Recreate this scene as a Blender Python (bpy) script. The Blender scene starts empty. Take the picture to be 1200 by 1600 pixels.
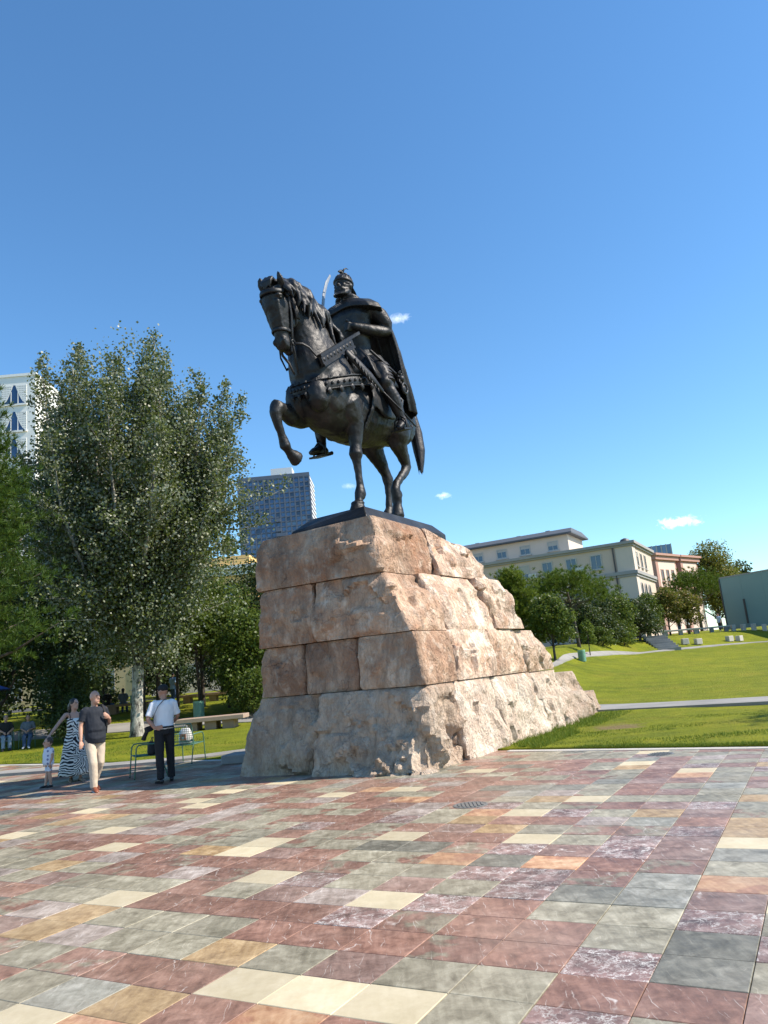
import bpy, bmesh, math, random
import numpy as np
from mathutils import Vector, Matrix, Euler

random.seed(7)
SC = bpy.context.scene
COL = SC.collection
R = math.radians

# ------------------------------------------------------------------ camera
CAM_H = 1.65
PITCH, ROLL = math.atan(249 / 1200.0), R(5.4)
cam_data = bpy.data.cameras.new("camera")
cam_data.sensor_fit = 'VERTICAL'
cam_data.sensor_height = 36.0
cam_data.lens = 27.0
cam_data.clip_start = 0.1
cam_data.clip_end = 6000.0
camera = bpy.data.objects.new("camera", cam_data)
COL.objects.link(camera)
_f = Vector((0, math.cos(PITCH), math.sin(PITCH)))
_u = Vector((0, -math.sin(PITCH), math.cos(PITCH)))
_r = Vector((1, 0, 0))
_x = _r * math.cos(ROLL) - _u * math.sin(ROLL)
_y = _r * math.sin(ROLL) + _u * math.cos(ROLL)
camera.matrix_world = Matrix(((_x.x, _y.x, -_f.x, 0), (_x.y, _y.y, -_f.y, 0), (_x.z, _y.z, -_f.z, CAM_H), (0, 0, 0, 1)))
SC.camera = camera
SC.render.resolution_x, SC.render.resolution_y = 768, 1024

# ------------------------------------------------------------------ sky and sun
SUN_AZ, SUN_EL = R(98.0), R(44.0)      # azimuth clockwise from the camera's heading (+Y)
world = bpy.data.worlds.new("World")
SC.world = world
world.use_nodes = True
wn = world.node_tree
wn.nodes.clear()


def N(nt, typ, ins=None, **attrs):
    n = nt.nodes.new(typ)
    for k, v in attrs.items():
        setattr(n, k, v)
    for k, v in (ins or {}).items():
        s = n.inputs[k]
        if isinstance(v, bpy.types.NodeSocket):
            nt.links.new(v, s)
        else:
            s.default_value = v
    return n


def M_(nt, op, a, b=0.0, c=0.0, clamp=False):
    return N(nt, 'ShaderNodeMath', {0: a, 1: b, 2: c}, operation=op, use_clamp=clamp).outputs[0]


def mixc(nt, f, a, b, blend='MIX'):
    n = N(nt, 'ShaderNodeMix', {0: f, 6: a, 7: b}, data_type='RGBA', blend_type=blend)
    return n.outputs[2]


sky = N(wn, 'ShaderNodeTexSky', sky_type='NISHITA', sun_disc=False, sun_elevation=SUN_EL, sun_rotation=SUN_AZ,
        altitude=100.0, air_density=1.0, dust_density=0.1, ozone_density=2.5)
wc = N(wn, 'ShaderNodeTexCoord')
hsv = N(wn, 'ShaderNodeHueSaturation', {'Saturation': 1.14, 'Color': sky.outputs[0]})
skycol = mixc(wn, 1.0, hsv.outputs[0], (0.80, 0.95, 0.98, 1), 'MULTIPLY')
# small fair-weather clouds, each at its own bearing and height above the horizon: (azimuth, elevation, half width, half height, strength)
for (az, el, aw, ah, st_) in ((2.6, 25.7, 1.1, 0.40, 0.42), (4.6, 12.5, 0.72, 0.30, 0.6), (21.25, 8.35, 1.75, 0.50, 0.95), (-2.5, 13.9, 0.6, 0.28, 0.3)):
    a_, e_ = R(az), R(el)
    d = Vector((math.sin(a_) * math.cos(e_), math.cos(a_) * math.cos(e_), math.sin(e_)))
    rt = Vector((math.cos(a_), -math.sin(a_), 0))
    up = rt.cross(d)
    dn = N(wn, 'ShaderNodeVectorMath', {0: wc.outputs['Generated'], 1: tuple(rt)}, operation='DOT_PRODUCT').outputs['Value']
    un = N(wn, 'ShaderNodeVectorMath', {0: wc.outputs['Generated'], 1: tuple(up)}, operation='DOT_PRODUCT').outputs['Value']
    fn = N(wn, 'ShaderNodeVectorMath', {0: wc.outputs['Generated'], 1: tuple(d)}, operation='DOT_PRODUCT').outputs['Value']
    u2 = M_(wn, 'POWER', M_(wn, 'ABSOLUTE', M_(wn, 'DIVIDE', dn, math.sin(R(aw)))), 2.0)
    v2 = M_(wn, 'POWER', M_(wn, 'ABSOLUTE', M_(wn, 'DIVIDE', un, math.sin(R(ah)))), 2.0)
    rad = M_(wn, 'SQRT', M_(wn, 'ADD', u2, v2))
    nz = N(wn, 'ShaderNodeTexNoise', {'Vector': wc.outputs['Generated'], 'Scale': 80.0, 'Detail': 8.0, 'Roughness': 0.68, 'Distortion': 0.4}).outputs[0]
    m = M_(wn, 'SUBTRACT', M_(wn, 'ADD', 1.0, M_(wn, 'MULTIPLY', M_(wn, 'SUBTRACT', nz, 0.55), 2.6)), rad)
    m = M_(wn, 'MULTIPLY', m, 0.95, clamp=True)
    m = M_(wn, 'MULTIPLY', m, M_(wn, 'GREATER_THAN', fn, 0.9))
    m = M_(wn, 'MULTIPLY', m, st_)
    skycol = mixc(wn, m, skycol, (8.6, 9.0, 9.6, 1))
bg = N(wn, 'ShaderNodeBackground', {'Color': skycol, 'Strength': 0.15})
N(wn, 'ShaderNodeOutputWorld', {'Surface': bg.outputs[0]})

sun_data = bpy.data.lights.new("sun", 'SUN')
sun_data.energy = 5.0
sun_data.angle = R(0.53)
sun_data.color = (1.0, 0.90, 0.77)
sun = bpy.data.objects.new("sun", sun_data)
COL.objects.link(sun)
_sd = Vector((math.sin(SUN_AZ) * math.cos(SUN_EL), math.cos(SUN_AZ) * math.cos(SUN_EL), math.sin(SUN_EL)))
sun.rotation_euler = _sd.to_track_quat('Z', 'Y').to_euler()
sun.location = _sd * 60

SC.view_settings.view_transform = 'Standard'
SC.view_settings.look = 'None'
SC.view_settings.gamma = 1.0
SC.view_settings.use_curve_mapping = False
SC.view_settings.exposure = 0.66
SC.render.engine = 'CYCLES'
SC.cycles.use_denoising = True
SC.cycles.max_bounces = 6
SC.cycles.diffuse_bounces = 3
SC.cycles.transparent_max_bounces = 8
SC.cycles.sample_clamp_indirect = 6.0

# ------------------------------------------------------------------ the lie of the land
PSI = R(30.0)                                # bearing of the monument's long axis
AX = np.array([math.sin(PSI), math.cos(PSI), 0.0])
BX = np.array([math.cos(PSI), -math.sin(PSI), 0.0])
ORG = np.array([0.17, 12.91, 0.0])           # foot of the pedestal's near corner


def W(s, t, z=0.0):
    """monument frame: s back along its axis, t across to its lit side -> world"""
    p = ORG + AX * s + BX * t
    return (p[0], p[1], z)


def ST(x, y):
    q = np.array([x, y, 0.0]) - ORG
    return float(q @ AX), float(q @ BX)


def smooth(e0, e1, x):
    t = np.clip((x - e0) / (e1 - e0), 0, 1)
    return t * t * (3 - 2 * t)


def ground_z(x, y):
    x = np.asarray(x, float)
    y = np.asarray(y, float)
    k = x / np.maximum(y, 1e-3)
    zl = np.interp(y, [0, 30, 36, 42, 60, 120, 400], [0.03, .03, .18, .85, 1.4, 2.0, 2.5])
    D2 = np.interp(k, [.05, .12, .21, .31, .49, .7], [28, 31, 36, 52, 62, 66])
    z2 = np.interp(k, [.1, .21, .31, .49, .7], [1.0, 1.03, 1.226, 1.17, 1.1])
    f = np.clip((y - 21.5) / (D2 - 21.5), 0, 1)
    f = f * f * (1.6 - .6 * f)
    zr = .03 + (z2 - .03) * f
    g = smooth(0, 1, (y - D2 - 1.2) / 9.0)
    zr = zr + g * 1.05 + np.clip((y - D2 - 8) / 25, 0, 1) * np.interp(k, [.2, .35, .5], [.4, .6, .75])
    w = smooth(.0, .11, k)
    return zl * (1 - w) + zr * w


def gz(x, y):
    return float(ground_z(x, y))


# ------------------------------------------------------------------ noise on arrays
def _hash(ix, iy, iz, seed):
    h = (ix.astype(np.int64) * 374761393 + iy.astype(np.int64) * 668265263 + iz.astype(np.int64) * 2147483647 + seed * 1274126177) & 0xFFFFFFFF
    h = ((h ^ (h >> 13)) * 1274126177) & 0xFFFFFFFF
    h = (h ^ (h >> 16)) & 0xFFFFFFFF
    return h / 4294967295.0


def vnoise(p, seed=0):
    p = np.asarray(p, float)
    i = np.floor(p).astype(np.int64)
    f = p - i
    f = f * f * f * (f * (f * 6 - 15) + 10)
    r = 0
    for dx in (0, 1):
        wx = f[:, 0] if dx else 1 - f[:, 0]
        for dy in (0, 1):
            wy = f[:, 1] if dy else 1 - f[:, 1]
            for dz in (0, 1):
                wz = f[:, 2] if dz else 1 - f[:, 2]
                r = r + wx * wy * wz * _hash(i[:, 0] + dx, i[:, 1] + dy, i[:, 2] + dz, seed)
    return r


def fbm(p, octv=4, seed=0, gain=0.5):
    p = np.asarray(p, float)
    a, s, t = 1.0, 0.0, 0.0
    for o in range(octv):
        s = s + a * (vnoise(p, seed + o * 17) - 0.5)
        t += a
        a *= gain
        p = p * 2.03 + 11.3
    return s / t * 2


# ------------------------------------------------------------------ objects
def tag(o, label=None, cat=None, group=None, kind=None):
    if label:
        o["label"] = label
    if cat:
        o["category"] = cat
    if group:
        o["group"] = group
    if kind:
        o["kind"] = kind
    return o


def empty(name, loc=(0, 0, 0), rz=0.0, label=None, cat=None, group=None, scale=1.0):
    o = bpy.data.objects.new(name, None)
    COL.objects.link(o)
    o.empty_display_size = 0.2
    o.location = loc
    o.rotation_euler = (0, 0, rz)
    o.scale = (scale,) * 3
    return tag(o, label, cat, group)


def link(name, me, parent=None, loc=(0, 0, 0), rot=(0, 0, 0), scale=(1, 1, 1)):
    o = bpy.data.objects.new(name, me)
    COL.objects.link(o)
    o.parent = parent
    o.location = loc
    o.rotation_euler = rot
    o.scale = scale
    return o


def copy_tree(o, parent=None):
    c = o.copy()
    COL.objects.link(c)
    c.parent = parent
    for ch in o.children:
        copy_tree(ch, c)
    return c


class MB:
    """collects closed pieces, then becomes one mesh"""

    def __init__(self):
        self.v, self.f, self.m = [], [], []

    def add(self, v, f, mi=0):
        n = len(self.v)
        self.v.extend([tuple(p) for p in v])
        self.f.extend([tuple(i + n for i in q) for q in f])
        self.m.extend([mi] * len(f))
        return self

    def box(self, c, size, rz=0.0, mi=0, rot=None):
        hx, hy, hz = size[0] / 2, size[1] / 2, size[2] / 2
        mat = rot.to_matrix() if rot is not None else Matrix.Rotation(rz, 3, 'Z')
        vs = [Vector(c) + mat @ Vector((x * hx, y * hy, z * hz)) for z in (-1, 1) for (x, y) in ((-1, -1), (1, -1), (1, 1), (-1, 1))]
        return self.add(vs, [(3, 2, 1, 0), (4, 5, 6, 7), (0, 1, 5, 4), (1, 2, 6, 5), (2, 3, 7, 6), (3, 0, 4, 7)], mi)

    def bbox(self, x0, x1, y0, y1, z0, z1, mi=0):
        return self.box(((x0 + x1) / 2, (y0 + y1) / 2, (z0 + z1) / 2), (x1 - x0, y1 - y0, z1 - z0), mi=mi)

    def prism(self, poly, z0, z1, mi=0):
        n = len(poly)
        vs = [(x, y, z0) for x, y in poly] + [(x, y, z1) for x, y in poly]
        fs = [tuple(range(n - 1, -1, -1)), tuple(range(n, 2 * n))] + [(i, (i + 1) % n, n + (i + 1) % n, n + i) for i in range(n)]
        return self.add(vs, fs, mi)

    def rings(self, rings, mi=0, caps=True):
        n = len(rings[0])
        vs = [p for r in rings for p in r]
        fs = []
        for k in range(len(rings) - 1):
            for i in range(n):
                j = (i + 1) % n
                fs.append((k * n + i, k * n + j, (k + 1) * n + j, (k + 1) * n + i))
        if caps:
            fs.append(tuple(range(n - 1, -1, -1)))
            fs.append(tuple((len(rings) - 1) * n + i for i in range(n)))
        return self.add(vs, fs, mi)

    def tube(self, pts, rad, n=10, mi=0, side=None, round_=True):
        """pts: path; rad: radius or (along side, across) for every point"""
        P = [Vector(p) for p in pts]
        if not isinstance(rad, (list, tuple)):
            rad = [rad] * len(P)
        rr = [(r, r) if not isinstance(r, (tuple, list)) else r for r in rad]
        T = []
        for i in range(len(P)):
            a = P[max(i - 1, 0)]
            b = P[min(i + 1, len(P) - 1)]
            t = (b - a)
            T.append(t.normalized() if t.length > 1e-9 else Vector((0, 0, 1)))
        s0 = Vector(side) if side is not None else (Vector((1, 0, 0)) if abs(T[0].x) < 0.8 else Vector((0, 1, 0)))
        rs = []

        def ring(c, t, r1, r2, s):
            x = (s - t * s.dot(t)).normalized()
            y = t.cross(x)
            return [c + x * (r1 * math.cos(2 * math.pi * k / n)) + y * (r2 * math.sin(2 * math.pi * k / n)) for k in range(n)]
        s = s0
        for i, p in enumerate(P):
            s_ = s - T[i] * s.dot(T[i])
            if s_.length < 1e-4:
                s_ = T[i].orthogonal()
            if side is None:
                s = s_.normalized()
            if round_ and i == 0:
                e = min(rr[0])
                rs.append(ring(p - T[0] * e * .62, T[0], rr[0][0] * .5, rr[0][1] * .5, s_))
            rs.append(ring(p, T[i], rr[i][0], rr[i][1], s_))
            if round_ and i == len(P) - 1:
                e = min(rr[-1])
                rs.append(ring(p + T[i] * e * .62, T[i], rr[i][0] * .5, rr[i][1] * .5, s_))
        return self.rings(rs, mi)

    def ball(self, c, r, n=14, m=9, rot=None, mi=0):
        r = (r, r, r) if not isinstance(r, (tuple, list)) else r
        mt = rot.to_matrix() if rot is not None else Matrix.Identity(3)
        vs = [Vector(c) + mt @ Vector((0, 0, -r[2]))]
        for j in range(1, m):
            ph = -math.pi / 2 + math.pi * j / m
            for i in range(n):
                th = 2 * math.pi * i / n
                vs.append(Vector(c) + mt @ Vector((r[0] * math.cos(ph) * math.cos(th), r[1] * math.cos(ph) * math.sin(th), r[2] * math.sin(ph))))
        vs.append(Vector(c) + mt @ Vector((0, 0, r[2])))
        fs = []
        for i in range(n):
            j = (i + 1) % n
            fs.append((0, 1 + j, 1 + i))
            for k in range(m - 2):
                a, b = 1 + k * n, 1 + (k + 1) * n
                fs.append((a + i, a + j, b + j, b + i))
            a = 1 + (m - 2) * n
            fs.append((a + i, a + j, len(vs) - 1))
        return self.add(vs, fs, mi)

    def lathe(self, prof, c=(0, 0, 0), n=20, mi=0):
        rs = [[(c[0] + r * math.cos(2 * math.pi * i / n), c[1] + r * math.sin(2 * math.pi * i / n), c[2] + z) for i in range(n)] for r, z in prof]
        return self.rings(rs, mi)

    def mesh(self, name, mats, smooth_=False):
        me = bpy.data.meshes.new(name)
        me.from_pydata([tuple(p) for p in self.v], [], self.f)
        for m in (mats if isinstance(mats, (list, tuple)) else [mats]):
            me.materials.append(m)
        if any(self.m):
            me.polygons.foreach_set('material_index', self.m)
        if smooth_:
            me.polygons.foreach_set('use_smooth', [True] * len(me.polygons))
        me.update()
        return me

    def obj(self, name, mats, parent=None, loc=(0, 0, 0), rz=0.0, smooth_=False, bevel=0.0, auto=None):
        me = self.mesh(name, mats, smooth_ or auto is not None)
        o = link(name, me, parent, loc, (0, 0, rz))
        if bevel:
            b = o.modifiers.new('bevel', 'BEVEL')
            b.width = bevel
            b.segments = 2
            b.limit_method = 'ANGLE'
        if auto is not None:
            sharp_edges(me, auto)
        return o

    def fused(self, name, mat, parent=None, voxel=0.03, it=2, fac=0.5, loc=(0, 0, 0), rz=0.0, disp=None):
        """voxel-fuse every piece into one skin"""
        me = self.mesh(name + '_raw', mat)
        bm = bmesh.new()
        bm.from_mesh(me)
        bmesh.ops.triangulate(bm, faces=bm.faces)
        bmesh.ops.recalc_face_normals(bm, faces=bm.faces)
        bm.to_mesh(me)
        bm.free()
        o = link(name + '_raw', me)
        r = o.modifiers.new('r', 'REMESH')
        r.mode = 'VOXEL'
        r.voxel_size = voxel
        if it:
            s = o.modifiers.new('s', 'SMOOTH')
            s.iterations = it
            s.factor = fac
        dg = bpy.context.evaluated_depsgraph_get()
        out = bpy.data.meshes.new_from_object(o.evaluated_get(dg))
        bpy.data.objects.remove(o)
        bpy.data.meshes.remove(me)
        out.name = name
        if disp is not None:
            co = np.empty(len(out.vertices) * 3)
            out.vertices.foreach_get('co', co)
            no = np.empty(len(out.vertices) * 3)
            out.vertices.foreach_get('normal', no)
            co = co.reshape(-1, 3)
            no = no.reshape(-1, 3)
            out.vertices.foreach_set('co', (co + no * disp(co, no)[:, None]).ravel())
        out.materials.clear()
        out.materials.append(mat)
        out.polygons.foreach_set('use_smooth', [True] * len(out.polygons))
        out.update()
        return link(name, out, parent, loc, (0, 0, rz))


def sharp_edges(me, angle):
    bm = bmesh.new()
    bm.from_mesh(me)
    for e in bm.edges:
        e.smooth = not (len(e.link_faces) == 2 and e.calc_face_angle(0) > angle)
    bm.to_mesh(me)
    bm.free()


def array_mesh(name, co, quads, mat, smooth_=False, tris=False):
    """fast mesh from numpy arrays of points and quads / triangles"""
    me = bpy.data.meshes.new(name)
    k = 3 if tris else 4
    nf = len(quads)
    me.vertices.add(len(co))
    me.vertices.foreach_set('co', np.asarray(co, np.float32).ravel())
    me.loops.add(nf * k)
    me.loops.foreach_set('vertex_index', np.asarray(quads, np.int32).ravel())
    me.polygons.add(nf)
    me.polygons.foreach_set('loop_start', np.arange(0, nf * k, k, dtype=np.int32))
    if smooth_:
        me.polygons.foreach_set('use_smooth', np.ones(nf, bool))
    for m in (mat if isinstance(mat, (list, tuple)) else [mat]):
        me.materials.append(m)
    me.update(calc_edges=True)
    me.validate()
    return me
# ------------------------------------------------------------------ materials
def new_mat(name):
    m = bpy.data.materials.new(name)
    m.use_nodes = True
    nt = m.node_tree
    nt.nodes.clear()
    out = N(nt, 'ShaderNodeOutputMaterial')
    return m, nt, out


def bsdf(nt, out, **ins):
    b = N(nt, 'ShaderNodeBsdfPrincipled', {k.replace('_', ' '): v for k, v in ins.items()})
    nt.links.new(b.outputs[0], out.inputs['Surface'])
    return b


def ramp(nt, fac, stops, interp='LINEAR'):
    n = N(nt, 'ShaderNodeValToRGB', {0: fac})
    n.color_ramp.interpolation = interp
    el = n.color_ramp.elements
    while len(el) < len(stops):
        el.new(0.5)
    for e, (p, c) in zip(el, stops):
        e.position = p
        e.color = (*c[:3], 1)
    return n.outputs[0]


def noise(nt, vec, scale, detail=4.0, rough=0.55, dist=0.0):
    return N(nt, 'ShaderNodeTexNoise', {'Vector': vec, 'Scale': scale, 'Detail': detail, 'Roughness': rough, 'Distortion': dist}).outputs[0]


def bump(nt, h, strength=0.3, dist=0.02):
    return N(nt, 'ShaderNodeBump', {'Height': h, 'Strength': strength, 'Distance': dist}).outputs[0]


def objco(nt):
    return N(nt, 'ShaderNodeTexCoord').outputs['Object']


def worldco(nt):
    return N(nt, 'ShaderNodeNewGeometry').outputs['Position']


def mat_plain(name, col, rough=0.6, metal=0.0, var=0.15, scale=6.0, bmp=0.08, bscale=60.0, spec=0.5, bdist=0.004):
    m, nt, out = new_mat(name)
    c = objco(nt)
    n = noise(nt, c, scale, 5, 0.6)
    f = M_(nt, 'MULTIPLY_ADD', n, 2 * var, 1 - var)
    cc = mixc(nt, 1.0, (*col, 1), N(nt, 'ShaderNodeCombineColor', {0: f, 1: f, 2: f}).outputs[0], 'MULTIPLY')
    rr = M_(nt, 'MULTIPLY_ADD', noise(nt, c, scale * 2.3, 3), 0.2, rough - 0.1)
    b = bsdf(nt, out, Base_Color=cc, Roughness=rr, Metallic=metal, Specular_IOR_Level=spec)
    if bmp:
        nt.links.new(bump(nt, noise(nt, c, bscale, 3), bmp, bdist), b.inputs['Normal'])
    return m


def mat_glass(name, col=(0.03, 0.05, 0.08), rough=0.06):
    m, nt, out = new_mat(name)
    n = noise(nt, worldco(nt), 0.6, 2)
    bsdf(nt, out, Base_Color=mixc(nt, n, (*col, 1), (*[c * 2.0 for c in col], 1)), Roughness=rough, Specular_IOR_Level=0.9)
    return m


def mat_leaf(name, c0, c1, c2, under=None, rough=0.5, trans=0.3, spec=0.25):
    m, nt, out = new_mat(name)
    g = N(nt, 'ShaderNodeNewGeometry')
    rnd = g.outputs['Random Per Island']
    col = ramp(nt, rnd, [(0.0, c0), (0.55, c1), (1.0, c2)])
    n = noise(nt, g.outputs['Position'], 0.55, 2)
    col = mixc(nt, 1.0, col, ramp(nt, n, [(0.3, (.75, .8, .75)), (0.7, (1.15, 1.1, 1.0))]), 'MULTIPLY')
    if under:
        col = mixc(nt, M_(nt, 'MULTIPLY', g.outputs['Backfacing'], 0.85), col, (*under, 1))
    b = N(nt, 'ShaderNodeBsdfPrincipled', {'Base Color': col, 'Roughness': rough, 'Specular IOR Level': spec})
    t = N(nt, 'ShaderNodeBsdfTranslucent', {'Color': mixc(nt, 0.5, col, (0.25, 0.32, 0.05, 1))})
    mx = N(nt, 'ShaderNodeMixShader', {0: trans, 1: b.outputs[0], 2: t.outputs[0]})
    nt.links.new(mx.outputs[0], out.inputs['Surface'])
    return m


def mat_bark(name, dark, light, scale=3.0, zs=0.35, bdist=0.03):
    m, nt, out = new_mat(name)
    mp = N(nt, 'ShaderNodeMapping', {'Vector': worldco(nt), 'Scale': (1, 1, zs)}).outputs[0]
    n = noise(nt, mp, scale * 3, 6, 0.7, 0.6)
    n_b = noise(nt, N(nt, 'ShaderNodeMapping', {'Vector': worldco(nt), 'Scale': (1, 1, zs * 2)}).outputs[0], scale * 1.4, 5, 0.7, 0.8)
    col = ramp(nt, M_(nt, 'ADD', M_(nt, 'MULTIPLY', n, .55), M_(nt, 'MULTIPLY', n_b, .45)), [(0.42, dark), (0.56, light)])
    b = bsdf(nt, out, Base_Color=col, Roughness=0.85)
    nt.links.new(bump(nt, n, 0.7, bdist), b.inputs['Normal'])
    return m


def mat_bronze():
    m, nt, out = new_mat('bronze')
    c = objco(nt)
    n1 = noise(nt, c, 1.3, 5, 0.6)
    n2 = noise(nt, c, 9.0, 5, 0.65)
    col = ramp(nt, n1, [(0.3, (0.009, 0.009, 0.010)), (0.52, (0.020, 0.020, 0.021)), (0.72, (0.046, 0.046, 0.045))])
    mp = N(nt, 'ShaderNodeMapping', {'Vector': c, 'Scale': (1, 1, .18)}).outputs[0]
    streak = noise(nt, mp, 4.5, 4, 0.6)
    col = mixc(nt, ramp(nt, streak, [(0.6, (0, 0, 0)), (0.78, (0.4, 0.4, 0.4))]), col, (0.065, 0.085, 0.075, 1))
    rr = M_(nt, 'MULTIPLY_ADD', n2, 0.34, 0.30)
    b = bsdf(nt, out, Base_Color=col, Roughness=rr, Metallic=0.5, Specular_IOR_Level=0.5)
    h = M_(nt, 'ADD', M_(nt, 'MULTIPLY', n2, 0.7), M_(nt, 'MULTIPLY', noise(nt, c, 34.0, 4, 0.6), 0.35))
    nt.links.new(bump(nt, h, 0.4, 0.03), b.inputs['Normal'])
    return m


def mat_rock():
    m, nt, out = new_mat('travertine_rock')
    c = worldco(nt)
    oi = N(nt, 'ShaderNodeObjectInfo').outputs['Random']
    off = N(nt, 'ShaderNodeVectorMath', {0: c, 1: N(nt, 'ShaderNodeCombineXYZ', {0: M_(nt, 'MULTIPLY', oi, 37.0), 1: M_(nt, 'MULTIPLY', oi, 11.0), 2: M_(nt, 'MULTIPLY', oi, 23.0)}).outputs[0]}, operation='ADD').outputs[0]
    n1 = noise(nt, off, 0.9, 7, 0.62, 0.4)
    n2 = noise(nt, off, 3.6, 7, 0.66, 0.3)
    n3 = noise(nt, off, 22.0, 5, 0.65)
    col = ramp(nt, n1, [(0.28, (0.27, 0.165, 0.115)), (0.42, (0.43, 0.285, 0.205)), (0.55, (0.56, 0.42, 0.32)), (0.70, (0.66, 0.555, 0.46))])
    # rusty bleeding and pale calcite
    rust = ramp(nt, noise(nt, off, 1.7, 6, 0.6, 0.8), [(0.56, (0, 0, 0)), (0.70, (1, 1, 1))])
    col = mixc(nt, M_(nt, 'MULTIPLY', rust, 0.6), col, (0.42, 0.20, 0.10, 1))
    pale = ramp(nt, n2, [(0.52, (0, 0, 0)), (0.66, (1, 1, 1))])
    col = mixc(nt, M_(nt, 'MULTIPLY', pale, 0.6), col, (0.74, 0.68, 0.60, 1))
    # grey weathering: running down in streaks, stronger on the lowest course's stone
    mp = N(nt, 'ShaderNodeMapping', {'Vector': off, 'Scale': (1.0, 1.0, 0.28)}).outputs[0]
    st_ = ramp(nt, noise(nt, mp, 2.4, 7, 0.68, 0.5), [(0.48, (0, 0, 0)), (0.64, (1, 1, 1))])
    col = mixc(nt, M_(nt, 'MULTIPLY', st_, 0.62), col, (0.19, 0.14, 0.11, 1))
    z = N(nt, 'ShaderNodeSeparateXYZ', {0: c}).outputs[2]
    low = ramp(nt, M_(nt, 'DIVIDE', z, 5.0), [(0.24, (1, 1, 1)), (0.30, (0, 0, 0))])
    col = mixc(nt, M_(nt, 'MULTIPLY', low, 0.42), col, (0.46, 0.41, 0.345, 1))
    crust = ramp(nt, M_(nt, 'ADD', M_(nt, 'MULTIPLY', M_(nt, 'SUBTRACT', z, 3.95), 0.9), M_(nt, 'SUBTRACT', n2, 0.62)), [(0.0, (0, 0, 0)), (0.5, (1, 1, 1))])
    col = mixc(nt, M_(nt, 'MULTIPLY', crust, 0.45), col, (0.24, 0.17, 0.135, 1))
    # fine cracks
    vor = N(nt, 'ShaderNodeTexVoronoi', {'Vector': N(nt, 'ShaderNodeVectorMath', {0: off, 1: N(nt, 'ShaderNodeVectorMath', {0: N(nt, 'ShaderNodeTexNoise', {'Vector': off, 'Scale': 2.2, 'Detail': 5.0}).outputs[1], 'Scale': 1.3}, operation='SCALE').outputs[0]}, operation='ADD').outputs[0], 'Scale': 0.8}, feature='DISTANCE_TO_EDGE').outputs[0]
    crack = ramp(nt, vor, [(0.0, (1, 1, 1)), (0.006, (0, 0, 0))])
    crk = M_(nt, 'MULTIPLY', crack, ramp(nt, noise(nt, off, 1.1, 3), [(0.48, (0, 0, 0)), (0.6, (1, 1, 1))]))
    col = mixc(nt, M_(nt, 'MULTIPLY', crk, 0.5), col, (0.14, 0.10, 0.08, 1))
    col = mixc(nt, 0.5, col, mixc(nt, n3, (0.2, 0.2, 0.2, 1), (0.8, 0.8, 0.8, 1)), 'SOFT_LIGHT')
    b = bsdf(nt, out, Base_Color=col, Roughness=0.88, Specular_IOR_Level=0.3)
    h = M_(nt, 'ADD', M_(nt, 'MULTIPLY', n2, 1.0), M_(nt, 'ADD', M_(nt, 'MULTIPLY', n3, 0.35), M_(nt, 'MULTIPLY', crk, -0.5)))
    n8 = noise(nt, off, 8.5, 6, 0.7)
    ridge = M_(nt, 'SUBTRACT', 1.0, M_(nt, 'ABSOLUTE', M_(nt, 'MULTIPLY_ADD', n8, 2.0, -1.0)))
    ridge2 = M_(nt, 'SUBTRACT', 1.0, M_(nt, 'ABSOLUTE', M_(nt, 'MULTIPLY_ADD', noise(nt, N(nt, 'ShaderNodeMapping', {'Vector': off, 'Scale': (1, 1, .3)}).outputs[0], 5.0, 6, 0.65, 0.5), 2.0, -1.0)))
    chips = N(nt, 'ShaderNodeTexVoronoi', {'Vector': off, 'Scale': 13.0}).outputs['Distance']
    h = M_(nt, 'ADD', h, M_(nt, 'MULTIPLY', ridge, 0.45))
    h = M_(nt, 'ADD', h, M_(nt, 'MULTIPLY', M_(nt, 'POWER', ridge2, 3.0), -0.7))
    h = M_(nt, 'ADD', h, M_(nt, 'MULTIPLY', chips, 0.35))
    groove = ramp(nt, M_(nt, 'POWER', ridge2, 8.0), [(0.55, (0, 0, 0)), (0.95, (1, 1, 1))])
    col = mixc(nt, M_(nt, 'MULTIPLY', groove, 0.35), col, (0.25, 0.18, 0.135, 1))
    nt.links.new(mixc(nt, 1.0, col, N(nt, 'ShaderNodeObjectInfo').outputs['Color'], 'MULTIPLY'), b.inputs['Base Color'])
    nt.links.new(bump(nt, h, 0.85, 0.08), b.inputs['Normal'])
    return m


def tile_co(nt):
    """a different patch of stone for every slab"""
    g = N(nt, 'ShaderNodeNewGeometry')
    oi = N(nt, 'ShaderNodeObjectInfo').outputs['Random']
    r = M_(nt, 'ADD', M_(nt, 'MULTIPLY', oi, 91.0), M_(nt, 'MULTIPLY', g.outputs['Random Per Island'], 67.0))
    off = N(nt, 'ShaderNodeCombineXYZ', {0: r, 1: M_(nt, 'MULTIPLY', r, 1.7), 2: M_(nt, 'MULTIPLY', r, 3.1)}).outputs[0]
    c = N(nt, 'ShaderNodeVectorMath', {0: g.outputs['Position'], 1: off}, operation='ADD').outputs[0]
    rv = M_(nt, 'FRACT', M_(nt, 'MULTIPLY', r, 7.31))
    return c, rv, g.outputs['Position']


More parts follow.
